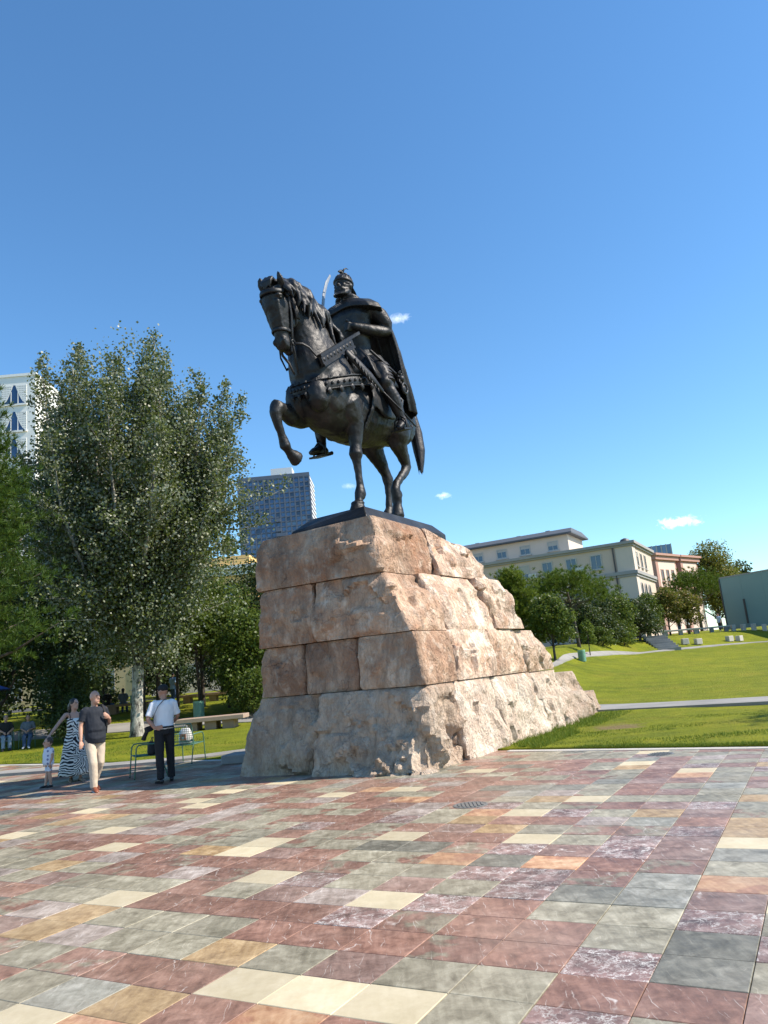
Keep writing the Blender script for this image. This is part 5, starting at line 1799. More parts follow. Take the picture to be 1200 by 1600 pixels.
def crown_obj(parent, parts, mat, name='crown'):
    off, V, Q = 0, [], []
    for v, q in parts:
        V.append(v)
        Q.append(q + off)
        off += len(v)
    return link(name, array_mesh(name, np.concatenate(V), np.concatenate(Q), mat), parent)


def broad_tree(name, x, y, label, h, cr, n, leaf, mat, seed, trunk_r=.12, clear=.28, nb=12, bark=None, group=None, ry=None, lean=(0, 0), shell=.45, up=.4):
    """rounded or oval crown built of leaf clumps on limbs"""
    rg = np.random.RandomState(seed)
    e = tree_root(name, x, y, label, group=group)
    ry = ry or cr
    z0 = h * clear
    blobs = []
    paths = [([(0, 0, -.2), (lean[0] * .3, lean[1] * .3, z0 * .6), (lean[0] * .7, lean[1] * .7, z0 * 1.2), (lean[0], lean[1], h * .8)], [trunk_r * 1.25, trunk_r, trunk_r * .85, trunk_r * .2])]
    for k in range(nb):
        f = (k + .5) / nb
        zc = z0 + (h - z0) * (.12 + .78 * f)
        env = math.sin(min(1, (zc - z0) / (h - z0) * .9 + .18) * math.pi) ** .6
        a = k * 2.4 + rg.uniform(-.4, .4)
        rr = env * rg.uniform(.35, .72)
        c = (lean[0] * f + math.cos(a) * cr * rr, lean[1] * f + math.sin(a) * ry * rr, zc)
        br = rg.uniform(.36, .55)
        blobs.append((*c, cr * br, ry * br, (h - z0) * br * .42))
        paths.append(([(lean[0] * f * .6, lean[1] * f * .6, max(z0 * .7, zc - cr * .7)), (c[0] * .5, c[1] * .5, zc - cr * .28), c], [trunk_r * .4, trunk_r * .28, trunk_r * .08]))
    P, d = blob_points(blobs, n, rg, shell)
    wood(e, paths, bark or M_BARK)
    crown_obj(e, [leaf_cloud(P, leaf, rg, up=up, nrm=d, nw=.8)], mat)
    return e


def poplar():
    rg = np.random.RandomState(21)
    x0, y0 = -10.66, 31.64
    e = tree_root('poplar_tree', x0, y0, 'tall silvery poplar with pale trunk and upswept branches beside the monument')
    z0 = gz(x0, y0)
    wd, LP = [], []
    wd.append(([(0, 0, -.3), (.02, 0, .1), (.03, 0, 1.0), (.10, .05, 2.4), (.18, .05, 4.0), (.15, 0, 5.6), (.1, 0, 8), (.2, .1, 11)], [.38, .29, .235, .215, .20, .17, .13, .06]))
    tops = [(-13.7, 31.8, 16.2), (-10.4, 32.4, 16.9), (-12.2, 31.6, 15.6), (-10.0, 30.4, 15.0), (-8.4, 31.6, 14.0), (-7.6, 33.2, 13.2), (-6.4, 30.8, 12.6), (-13.2, 30.0, 13.8), (-14.4, 32.2, 12.8), (-11.4, 29.6, 13.0), (-14.2, 31.0, 17.0), (-13.2, 32.2, 18.0), (-12.5, 30.2, 16.4), (-11.8, 33.0, 17.6), (-11.2, 31.4, 16.7), (-9.5, 31.9, 18.0), (-9.9, 33.4, 16.6), (-8.9, 30.6, 16.2), (-8.1, 32.5, 15.2), (-7.3, 31.0, 15.4), (-6.7, 32.6, 15.5), (-6.0, 31.6, 14.2), (-14.9, 33, 14.6), (-15.1, 31.2, 12.4),
            (-10.6, 29.0, 14.2), (-12.4, 35.0, 15), (-9.0, 35.2, 14.5), (-12.8, 28.8, 12.5), (-8.6, 28.6, 12.5)]
    for (tx, ty, tz) in tops:
        tz = tz * .955
        T = np.array([tx - x0, ty - y0, tz - z0])
        zs = rg.uniform(2.9, 5.2)
        S = np.array([.15, .03, zs])
        M1 = np.array([T[0] * .55, T[1] * .6, zs + (T[2] - zs) * .32])
        M2 = np.array([T[0] * .88, T[1] * .9, zs + (T[2] - zs) * .66])
        P = [S, M1, M2, T]
        wd.append((P, [.13, .10, .055, .012]))
        L = np.linalg.norm(T - S)
        nb = int(L * 3.4)
        for k in range(nb):
            f = .12 + .88 * (k + rg.uniform(0, 1)) / nb
            q = f * 3
            i = min(int(q), 2)
            base = P[i] * (1 - (q - i)) + P[i + 1] * (q - i)
            ax_ = unit(P[i + 1] - P[i])
            a = rg.uniform(0, 2 * math.pi)
            side = unit(np.array([math.cos(a), math.sin(a), 0]) - ax_ * (math.cos(a) * ax_[0] + math.sin(a) * ax_[1]))
            bl = (2.0 * (1 - f) ** .7 + .48) * rg.uniform(.6, 1.15)
            if f < .45 and rg.uniform() < .35:
                bl *= 1.35
            rise = .75 + .9 * f
            D = unit(side + ax_ * rise * .8 + np.array([0, 0, .25]))
            tip = base + D * bl
            if bl > .9:
                wd.append(([base, (base + tip) / 2 + np.array([0, 0, -.04]), tip], [.022, .015, .005]))
            nl = int(98 * bl + 16)
            t = rg.uniform(.08, 1.05, nl)[:, None]
            off = rg.normal(size=(nl, 3)) * (.15 + .10 * bl) * (1 - .55 * t)
            LP.append(base + (tip - base) * t + off)
    # spreading lower boughs
    for k in range(64):
        a = k * 2.399
        r = rg.uniform(1.6, 4.9) * (1.1 if math.cos(a) < 0 else .92)
        zz = rg.uniform(3.5, 9.5)
        base = np.array([.1, 0, zz - .8])
        tip = np.array([math.cos(a) * r, math.sin(a) * r * .75, zz + rg.uniform(-.9, 1.4)])
        wd.append(([base, base * .5 + tip * .5 + np.array([0, 0, .3]), tip], [.045, .022, .006]))
        for j in range(11):
            f = rg.uniform(.15, 1)
            p = base + (tip - base) * f
            d = unit(rg.normal(size=3) + np.array([0, 0, -.15]))
            bl = rg.uniform(.6, 1.25)
            t = rg.uniform(0, 1, 40)[:, None]
            LP.append(p + d * bl * t + rg.normal(size=(40, 3)) * .22)
    # soft fill between the limbs: an egg-shaped crown of upright sprays
    m = 0
    while m < 360:
        p = rg.uniform(-1, 1, 3)
        q = p[0] ** 2 + p[1] ** 2 + p[2] ** 2
        if q > 1:
            continue
        zz = 10.2 + p[2] * 6.4
        wz = 4.75 * (1.0 if zz < 10 else max(.35, 1 - (zz - 10) * .085))
        c = np.array([.15 + p[0] * wz, p[1] * 3.3, zz])
        if fbm((c * .35)[None] + 3.3, 2, 8)[0] < -.28:
            continue
        m += 1
        nn = 74
        LP.append(c + rg.normal(size=(nn, 3)) * np.array([.26, .26, .5]) + (rg.uniform(-.5, .5, nn)[:, None] * np.array([c[0] * .05, 0, .9])))
    # leafy spurs hiding the fork of the trunk
    for k in range(46):
        a = rg.uniform(0, 2 * math.pi)
        r = rg.uniform(.5, 2.3)
        p = np.array([math.cos(a) * r + .1, math.sin(a) * r - .5, rg.uniform(4.2, 9.5)])
        nn = 90
        LP.append(p + rg.normal(size=(nn, 3)) * np.array([.42, .42, .34]))
    # a bough reaching out towards the tower
    for (S, T, nn) in (((1.5, 0, 8.0), (6.6, -.6, 9.4), 7), ((3.2, 0, 8.2), (5.6, -.4, 8.0), 5)):
        S, T = np.array(S), np.array(T)
        wd.append(([S, (S + T) / 2 + np.array([0, 0, -.15]), T], [.05, .03, .008]))
        for k in range(nn):
            p = S + (T - S) * (.35 + .65 * k / (nn - 1))
            t = rg.uniform(0, 1, 60)[:, None]
            LP.append(p + np.array([.15, 0, .45]) * t + rg.normal(size=(60, 3)) * .16)
    wood(e, wd, M_BARKP)
    P = np.concatenate(LP)
    crown_obj(e, [leaf_cloud(P, .115, rg, aspect=.95, up=.15, droop=.6)], M_POP)
    return len(P)


n_pop = poplar()


def pine(name, x, y, label, h, cr, seed, mat, z_lo=.45, n_t=420, umbrella=False, nl=.2, nw=.011, per=26, trunk_r=.15, lean=(0, 0), group=None):
    rg = np.random.RandomState(seed)
    e = tree_root(name, x, y, label, group=group)
    paths = [([(0, 0, -.2), (lean[0] * .25, lean[1] * .25, h * .3), (lean[0] * .6, lean[1] * .6, h * .6), (lean[0], lean[1], h * .92)], [trunk_r * 1.2, trunk_r, trunk_r * .75, trunk_r * .2])]
    T, D = [], []
    nb = 26 if umbrella else 34
    for k in range(nb):
        f = (k + .5) / nb
        zb = h * (z_lo + (1 - z_lo) * (.35 + .55 * f if umbrella else f * .96))
        a = k * 2.399 + rg.uniform(-.3, .3)
        if umbrella:
            r = cr * math.sqrt(rg.uniform(.05, 1)) * math.cos(max(0, f - .35) * 1.5) ** .7
            zt = h * (1 - .30 * (r / cr) ** 2) - rg.uniform(0, .18) * h * (1 - z_lo)
        else:
            r = cr * (1 - f) ** .62 * rg.uniform(.65, 1.05)
            zt = zb + r * .28
        tip = np.array([lean[0] + math.cos(a) * r, lean[1] + math.sin(a) * r, zt])
        base = np.array([lean[0] * .8, lean[1] * .8, max(h * z_lo * .8, zb - r * (.5 if umbrella else .1))])
        paths.append(([base, base * .5 + tip * .5 + np.array([0, 0, -.05 * r]), tip], [trunk_r * .35, trunk_r * .2, trunk_r * .06]))
        m = n_t // nb
        if umbrella:
            c = tip + rg.normal(size=(m, 3)) * np.array([cr * .23, cr * .23, cr * .13])
        else:
            t = rg.uniform(.25, 1.05, m)[:, None]
            c = base + (tip - base) * t + rg.normal(size=(m, 3)) * np.array([.3, .3, .2]) * (cr / 2.2)
        T.append(c)
        D.append(np.tile(unit(np.array([math.cos(a) * .5, math.sin(a) * .5, .9])), (m, 1)))
    wood(e, paths, M_BARK)
    crown_obj(e, [needle_cloud(np.concatenate(T), np.concatenate(D), nl, nw, per, rg)], mat)
    return e


# --- the left of the square
pine('pine_tree', -13.4, 24.4, 'bright green pine overhanging the seated pair in front of the white building', 11.9, 2.9, 31, M_NEEDD, z_lo=.26, n_t=2600, nl=.22, nw=.012, per=24, trunk_r=.2)
broad_tree('cedar_tree', -19.5, 37.5, 'huge dark evergreen tree behind the seated pair', 13.5, 4.4, 17000, .22, M_DARK, 41, trunk_r=.3, clear=.10, nb=22)
broad_tree('cedar_tree', -24.5, 40.5, 'second dark evergreen tree at the edge of the park behind the pine', 14.0, 5.0, 13000, .24, M_DARK, 42, trunk_r=.3, clear=.08, nb=22)
broad_tree('shade_tree', -15.2, 35.0, 'dark leafy tree growing right behind the poplar trunk on its shaded side', 8.6, 2.6, 11000, .17, M_DARK, 43, trunk_r=.16, clear=.14, nb=16)
broad_tree('laurel_tree', -7.0, 37.4, 'dense dark laurel tree rising beside the shaded edge of the pedestal', 4.9, 2.2, 14000, .15, M_MID, 44, trunk_r=.14, clear=.04, nb=18)
broad_tree('laurel_tree', -4.9, 40.0, 'dark laurel tree tucked against the pedestal behind the stone bench', 5.0, 2.2, 11000, .15, M_DARK, 45, trunk_r=.14, clear=.04, nb=18)
broad_tree('park_tree', -10.3, 41.0, 'slim park tree with a bare stem behind the green litter bin', 7.4, 2.7, 11000, .16, M_MID, 46, trunk_r=.10, clear=.36, nb=14)
broad_tree('park_tree', -13.4, 43.5, 'park tree with bare stem shading the bench sitters behind the poplar', 7.5, 2.7, 9000, .16, M_MID, 47, trunk_r=.12, clear=.36, nb=14)
broad_tree('park_tree', -17.2, 45.5, 'sunlit yellow-green young tree above the woman in green trousers', 6.2, 2.0, 7000, .16, M_LIGHT, 48, trunk_r=.09, clear=.36, nb=12)
broad_tree('park_tree', -21.0, 50.0, 'light green tree in front of the parked car', 7.0, 2.3, 7000, .17, M_LIGHT, 49, trunk_r=.10, clear=.42, nb=12)
broad_tree('park_tree', -8.2, 46.5, 'tall dark park tree standing behind the litter bin and bench', 8.0, 2.8, 9000, .17, M_DARK, 50, trunk_r=.12, clear=.34, nb=14)
broad_tree('park_tree', -16.0, 52.0, 'leafy tree in front of the yellow building', 8.5, 3.0, 8500, .19, M_MID, 51, trunk_r=.13, clear=.32, nb=14)
broad_tree('shrub', -12.9, 31.2, 'dark rounded shrub growing between the seated pair and the poplar', 1.9, 1.05, 4200, .10, M_DARK, 52, trunk_r=.04, clear=.03, nb=10)
broad_tree('shrub', -13.9, 32.4, 'tall dark shrub behind the seated pair beneath the evergreen tree', 3.3, 1.4, 5200, .12, M_DARK, 53, trunk_r=.05, clear=.02, nb=12)
broad_tree('shrub', -18.3, 33.0, 'dark bush at the picture edge behind the seated man', 3.2, 1.7, 5200, .12, M_DARK, 54, trunk_r=.05, clear=.02, nb=12)
broad_tree('shrub', -6.6, 35.4, 'dense low bush beside the pedestal behind the stone bench', 2.2, 1.2, 4500, .11, M_MID, 55, trunk_r=.04, clear=.02, nb=12)
for k, (x, y, hh, lab) in enumerate(((-9.9, 38.9, 5.5, 'slender bare stem of a young tree left of the litter bin'), (-11.9, 42.0, 6.0, 'dark straight stem of a young tree behind the man in the black cap'), (-8.7, 39.8, 5.2, 'thin leaning stem of a young tree behind the litter bin'))):
    broad_tree('young_tree', x, y, lab, hh, 1.5, 3600, .14, M_MID, 60 + k, trunk_r=.075, clear=.5, nb=8, lean=(.25 * (k - 1), 0), group='young park trees')

for k, (x, y, hh, cr_, lab) in enumerate(((-25.5, 47.5, 5.2, 2.8, 'dark evergreen bush mass behind the man in the black shirt'), (-21.6, 54.5, 3.0, 2.2, 'low dark bush in front of the far parked cars'), (-12.6, 55.5, 5.0, 2.8, 'dense dark bush behind the walker in light blue'), (-8.4, 53.0, 5.2, 2.7, 'dense dark bush behind the far timber bench'), (-4.6, 50.5, 5.4, 2.8, 'dense dark bush behind the laurel trees'), (-17.6, 58.5, 3.4, 2.4, 'dark bush in front of the cream garden wall'))):
    broad_tree('evergreen_bush', x, y, lab, hh, cr_, 7000, .19, M_DARK, 130 + k, trunk_r=.08, clear=.02, nb=16)
broad_tree('park_tree', -13.0, 39.6, 'dark spreading tree right behind the poplar trunk', 8.4, 3.0, 11000, .16, M_DARK, 140, trunk_r=.13, clear=.30, nb=16)
broad_tree('park_tree', -17.8, 40.4, 'dark spreading tree above the bench sitters', 8.8, 3.0, 11000, .16, M_DARK, 141, trunk_r=.13, clear=.30, nb=16)

# --- across the lawn
pine('feathery_pine', 6.6, 42.5, 'feathery light green pine rising right behind the pedestal', 4.4, 2.1, 71, M_FEATH, z_lo=.04, n_t=1900, nl=.2, nw=.015, per=22, trunk_r=.12)
broad_tree('small_tree', 8.1, 40.6, 'small round green tree in front of the feathery pine', 3.4, 1.35, 7000, .13, M_MID, 72, trunk_r=.06, clear=.26, nb=12)
pine('umbrella_pine', 11.2, 48.2, 'umbrella pine with leaning bare trunk and flat bright crown', 4.7, 2.35, 73, M_NEED, z_lo=.42, n_t=1150, umbrella=True, nl=.2, nw=.014, per=22, trunk_r=.10, lean=(-.35, 0))
broad_tree('dark_tree', 14.3, 55.5, 'dark dense tree between the umbrella pine and the steps', 3.15, 1.9, 8000, .16, M_DARK, 74, trunk_r=.1, clear=.05, nb=14)
broad_tree('dark_tree', 16.6, 58.0, 'dark pointed tree growing left of the steps', 3.4, 1.7, 8000, .16, M_MID, 75, trunk_r=.1, clear=.08, nb=14)
broad_tree('dark_tree', 18.8, 60.5, 'dark tree beside the top of the garden steps', 3.1, 1.8, 7500, .16, M_DARK, 76, trunk_r=.1, clear=.12, nb=14)
broad_tree('dark_tree', 20.2, 65.8, 'dark green tree just behind the garden steps', 3.0, 1.7, 7000, .17, M_MID, 77, trunk_r=.1, clear=.2, nb=12)
broad_tree('dark_tree', 12.6, 54.0, 'deep green tree behind the umbrella pine trunk', 3.1, 2.0, 7500, .16, M_DARK, 78, trunk_r=.1, clear=.05, nb=14)
broad_tree('sapling', 11.3, 46.2, 'little light green sapling under the umbrella pine', 2.2, .55, 1100, .11, M_LIGHT, 79, trunk_r=.03, clear=.3, nb=6)
broad_tree('turning_tree', 25.2, 72.0, 'small tree turning brown and yellow behind the benches', 4.3, 1.7, 6000, .17, M_AUT, 80, trunk_r=.08, clear=.25, nb=12)
broad_tree('turning_tree', 27.3, 73.0, 'orange-tinged small tree nearest to the round pine', 4.0, 1.75, 6000, .17, M_AUT, 81, trunk_r=.08, clear=.25, nb=12)
broad_tree('turning_tree', 22.7, 70.0, 'small olive tree beside the pink building corner', 3.9, 1.5, 4500, .17, M_MID, 82, trunk_r=.08, clear=.2, nb=12)
pine('round_pine', 33.6, 86.0, 'round-headed bright green pine beside the teal hoarding', 6.6, 3.0, 83, M_NEED, z_lo=.35, n_t=1300, umbrella=True, nl=.26, nw=.02, per=20, trunk_r=.16)
broad_tree('plane_tree', 49.0, 118.0, 'big yellow-green plane tree behind the pink building', 13.2, 4.9, 14000, .3, M_PLANE, 84, trunk_r=.3, clear=.2, nb=20)
broad_tree('plane_tree', 52.5, 122.0, 'smaller yellowing plane tree above the hoarding', 10.0, 3.4, 8000, .3, M_PLANE, 85, trunk_r=.3, clear=.2, nb=16)
broad_tree('far_cedar', 58.5, 130.0, 'dark cedar crown peeping over the teal hoarding', 11.2, 3.6, 4000, .4, M_DARK, 86, trunk_r=.2, clear=.2, nb=14)
broad_tree('park_tree', 16.2, 14.9, 'tree beside the lawn whose shadow reaches the near grass', 8.6, 2.6, 6000, .2, M_MID, 87, trunk_r=.14, clear=.3, nb=14)
broad_tree('low_shrub', 13.6, 52.0, 'grey-green shrub at the foot of the dark trees', 1.3, 1.2, 2400, .12, M_MID, 88, trunk_r=.03, clear=.02, nb=8)
broad_tree('low_shrub', 16.1, 55.6, 'low pale shrub at the edge of the bank beside the steps', 1.0, 1.1, 1800, .12, M_LIGHT, 89, trunk_r=.03, clear=.02, nb=8)
broad_tree('roof_shrub', -16.2, 77.0, 'shrub growing on the roof terrace of the yellow building', 15.2, 1.2, 1500, .2, M_LIGHT, 90, trunk_r=.03, clear=.86, nb=8)

# ------------------------------------------------------------------ grass blades close to the paving
def grass_blades():
    rg = np.random.RandomState(3)
    M_BL = mat_leaf('grass_blade', (0.06, 0.12, 0.012), (0.10, 0.165, 0.016), (0.16, 0.20, 0.03), rough=.6, trans=.3, spec=.2)
    out = []
    for (n, t0, t1, d0, d1, L) in ((40000, .35, 9.0, .0, 5.5, .038), (16000, -19, -6.2, .0, 6.0, .06), (6000, .2, 1.1, .0, 7.5, .12), (9000, .3, 9.0, .0, .22, .06)):
        t = rg.uniform(t0, t1, n)
        d = rg.uniform(d0, d1, n)
        s = edge_s(t) + d
        x = ORG[0] + AX[0] * s + BX[0] * t
        y = ORG[1] + AX[1] * s + BX[1] * t
        keep = fbm(np.stack([x * .6, y * .6, 0 * x], 1), 3, 4) > -.32
        if L < .08:
            keep &= np.abs(fbm(np.stack([x * .9, y * .9, 0 * x], 1), 2, 14)) < .4
        keep &= np.hypot(x - 4.6, y - 17.2) > .75 + .5 * fbm(np.stack([x, y, 0 * x], 1), 2, 31)
        x, y = x[keep], y[keep]
        n2 = len(x)
        z = ground_z(x, y) - .01
        P = np.stack([x, y, z], 1)
        h = L * rg.uniform(.5, 1.3, n2) * (1 + .7 * fbm(np.stack([x, y, 0 * x], 1), 3, 9))
        dr = unit(np.stack([rg.normal(size=n2) * .45, rg.normal(size=n2) * .45, np.ones(n2)], 1))
        sd = unit(np.cross(dr, rg.normal(size=(n2, 3)))) * .006
        V = np.stack([P - sd, P + sd, P + dr * h[:, None]], 1).reshape(-1, 3)
        out.append(V)
    V = np.concatenate(out)
    me = array_mesh('grass', V, np.arange(len(V)).reshape(-1, 3), M_BL, tris=True)
    tag(link('grass', me), 'short grass blades along the edge of the paving', 'grass', kind='stuff')


grass_blades()
# ------------------------------------------------------------------ street furniture
M_GREEN = mat_plain('green_enamel', (0.075, 0.175, 0.115), .4, var=.12)
M_MINT = mat_plain('mint_enamel', (0.20, 0.40, 0.29), .45, var=.12)
M_WOOD = mat_plain('weathered_timber', (0.30, 0.20, 0.13), .75, var=.25, scale=5)
M_BENCHTOP = mat_plain('bench_stone', (0.36, 0.26, 0.19), .7, var=.2, scale=4)
M_BLACK = mat_plain('black_cloth', (0.012, 0.012, 0.014), .8, var=.2)
M_RUBBER = mat_plain('black_rubber', (0.02, 0.02, 0.02), .7)


def metal_chair(x, y, z, rz, lab):
    """open metal armchair, looks towards -y"""
    e = empty('metal_chair', (x, y, z), rz, lab, 'chair', 'green metal armchairs')
    r = .0135
    for sx in (-1, 1):
        MB().tube([(sx * .29, -.30, .0), (sx * .285, -.27, .36), (sx * .28, -.25, .60), (sx * .28, -.21, .655), (sx * .28, -.12, .665), (sx * .275, .17, .655), (sx * .265, .235, .645)], r, 8).obj('arm_leg', M_GREEN, e, smooth_=True)
        MB().tube([(sx * .26, .36, .0), (sx * .26, .24, .40), (sx * .26, .215, .46), (sx * .26, .235, .62), (sx * .255, .30, .88), (sx * .235, .315, .905)], r, 8).obj('rear_leg', M_GREEN, e, smooth_=True)
        MB().ball((sx * .29, -.30, .006), (.018, .018, .012), 8, 6).obj('foot', M_RUBBER, e)
        MB().ball((sx * .26, .36, .006), (.018, .018, .012), 8, 6).obj('foot', M_RUBBER, e)
    mb = MB()
    mb.tube([(-.275, -.26, .44), (.275, -.26, .44), (.26, .22, .42), (-.26, .22, .42), (-.275, -.26, .44)], r * .9, 8)
    mb.obj('seat_frame', M_GREEN, e, smooth_=True)
    mb = MB()
    for k in range(11):
        f = -.25 + .05 * k
        mb.tube([(f, -.26, .441), (f, -.05, .43), (f * .97, .22, .422)], .005, 5)
    for k in range(10):
        f = -.24 + .05 * k
        mb.tube([(-.27, f, .437 - .03 * (f + .26)), (.27, f, .437 - .03 * (f + .26))], .005, 5)
    mb.add([(-.262, -.25, .436), (.262, -.25, .436), (.25, .21, .418), (-.25, .21, .418)], [(0, 1, 2, 3)])
    o = mb.obj('seat', M_GREEN, e)
    mb = MB()
    mb.tube([(-.24, .313, .90), (.24, .313, .90)], r, 8)
    mb.tube([(-.255, .225, .50), (.255, .225, .50)], r * .8, 8)
    mb.obj('back_rail', M_GREEN, e, smooth_=True)
    mb = MB()
    for k in range(10):
        f = -.225 + .05 * k
        mb.tube([(f, .226, .50), (f, .268, .70), (f, .313, .90)], .0045, 5)
    for k in range(8):
        q = k / 8 + .06
        mb.tube([(-.25, .226 + .087 * q, .50 + .4 * q), (.25, .226 + .087 * q, .50 + .4 * q)], .0045, 5)
    mb.obj('back_mesh', M_GREEN, e)
    return e


metal_chair(-5.35, 16.45, 0, R(-62), 'green metal armchair in front of the man in the black cap')
metal_chair(-5.12, 18.75, 0, R(168), 'green metal armchair with a carrier bag behind the man in the black cap')
metal_chair(-15.5, 30.75, gz(-15.5, 30.75), R(30), 'green metal armchair under the man in black at the park edge')
metal_chair(-14.75, 31.0, gz(-14.75, 31.0), R(22), 'green metal armchair under the woman beside the seated man')

# carrier bag on the chair seat
e = empty('carrier_bag', (-5.16, 18.72, .44), R(165), 'white plastic carrier bag with an orange print on the far chair', 'bag')
M_PLAS = mat_plain('white_plastic', (0.62, 0.62, 0.60), .4, var=.1)
mb = MB()
mb.rings([[(w * math.cos(a) * (1 + .06 * math.sin(5 * a + z * 30)), d * math.sin(a) * (1 + .1 * math.sin(3 * a + z * 22)), z) for a in [2 * math.pi * i / 20 for i in range(20)]] for z, w, d in ((0, .13, .08), (.03, .165, .11), (.14, .17, .115), (.26, .155, .09), (.32, .13, .05), (.35, .1, .03))])
mb.obj('bag', M_PLAS, e, smooth_=True)
MB().bbox(-.075, .075, .106, .118, .07, .22).obj('print', mat_plain('orange_print', (0.55, 0.14, 0.05), .5), e)
MB().tube([(-.05, 0, .34), (-.045, .0, .42), (.045, .0, .42), (.05, 0, .34)], .008, 6).obj('handle', M_PLAS, e)

# black shoulder bag on the near chair
e = empty('shoulder_bag', (-5.22, 16.36, .44), R(-62), 'small black bag standing on the near green chair', 'bag')
MB().rings([[(w * math.cos(a), d * math.sin(a), z) for a in [2 * math.pi * i / 16 for i in range(16)]] for z, w, d in ((0, .12, .07), (.05, .14, .085), (.2, .13, .075), (.26, .08, .04))]).obj('bag', M_BLACK, e, smooth_=True)
MB().tube([(-.1, 0, .24), (-.06, .03, .34), (.06, .03, .34), (.1, 0, .24)], .01, 6).obj('strap', M_BLACK, e)

# ribbed litter bins
def litter_bin(x, y, r, h, lab):
    e = empty('litter_bin', (x, y, gz(x, y)), 0, lab, 'litter bin', 'green litter bins')
    MB().lathe([(r * .9, 0), (r * .9, h), (r * .8, h), (r * .8, .1), (.01, .1)], n=24).obj('liner', M_GREEN, e)
    n = 26
    me = MB().box((0, 0, h / 2), (.012, r * .16, h)).mesh('slat', M_MINT)
    for k in range(n):
        a = 2 * math.pi * k / n
        link('slat', me, e, (r * math.cos(a), r * math.sin(a), 0), (0, 0, a))
    MB().lathe([(r * .98, h - .06), (r * 1.05, h - .06), (r * 1.05, h + .01), (r * .98, h + .01)], n=26).obj('rim', M_MINT, e)


litter_bin(-9.45, 36.7, .245, .86, 'mint green ribbed litter bin behind the stone bench')
litter_bin(10.05, 43.0, .2, .62, 'small green litter bin beside the upper path across the lawn')

# broad bench of stone on timber blocks
e = empty('park_bench', (-7.55, 31.4, gz(-7.55, 31.4)), R(-1), 'low broad stone bench on timber blocks between poplar and pedestal', 'bench')
MB().bbox(-1.35, 1.35, -.55, .55, .34, .50).obj('seat', M_BENCHTOP, e, bevel=.015)
for q in (-.75, 0.0, .7):
    MB().bbox(q - .23, q + .23, -.4, .4, -.05, .337).obj('leg', M_WOOD, e, bevel=.01)
e = empty('planter_bench', (-15.2, 41.6, gz(-15.2, 41.6)), R(2), 'long dark timber bench carrying the people with their backs turned', 'bench')
MB().bbox(-1.9, 1.9, -.3, .3, .34, .48).obj('seat', M_WOOD, e, bevel=.015)
for q in (-1.5, 0, 1.5):
    MB().bbox(q - .2, q + .2, -.25, .25, -.1, .337).obj('leg', M_WOOD, e)
e = empty('planter_bench', (-10.6, 44.6, gz(-10.6, 44.6)), R(-4), 'long timber bench in the shade behind the litter bin', 'bench')
MB().bbox(-1.9, 1.9, -.3, .3, .34, .48).obj('seat', M_WOOD, e, bevel=.015)
for q in (-1.5, 0, 1.5):
    MB().bbox(q - .2, q + .2, -.25, .25, -.1, .337).obj('leg', M_WOOD, e)
e = empty('notice_plate', (-13.9, 40.9, gz(-13.9, 40.9)), R(4), 'small pale green notice on a short post by the dark bench', 'sign')
MB().bbox(-.18, .18, -.02, .02, .55, .95).obj('plate', M_MINT, e)
MB().tube([(0, .03, -.1), (0, .03, .9)], .025, 7).obj('post', M_PIPE, e)

# parasol at the picture's edge
e = empty('parasol', (-17.3, 31.5, gz(-17.3, 31.5)), 0, 'blue parasol reaching in from the edge of the park', 'parasol')
M_BLUE = mat_plain('blue_canvas', (0.035, 0.075, 0.24), .8)
n = 8
mb = MB()
top = (0, 0, 2.95)
pts = [(1.6 * math.cos(2 * math.pi * k / n), 1.6 * math.sin(2 * math.pi * k / n), 2.32) for k in range(n)]
mb.add([top] + pts + [(0, 0, 2.93)] + [(x * .995, y * .995, z - .02) for x, y, z in pts], [(0, 1 + k, 1 + (k + 1) % n) for k in range(n)] + [(n + 1, n + 2 + (k + 1) % n, n + 2 + k) for k in range(n)])
mb.obj('canopy', M_BLUE, e)
for k in range(n):
    MB().tube([(0, 0, 2.6), (pts[k][0] * .98, pts[k][1] * .98, 2.31)], .012, 6).obj('rib', M_PIPE, e)
MB().tube([(0, 0, 0), (0, 0, 2.98)], .03, 8).obj('pole', M_PIPE, e)
MB().lathe([(.3, 0), (.3, .06), (.06, .12), (.05, .3)], n=18).obj('base', M_PIPE, e)


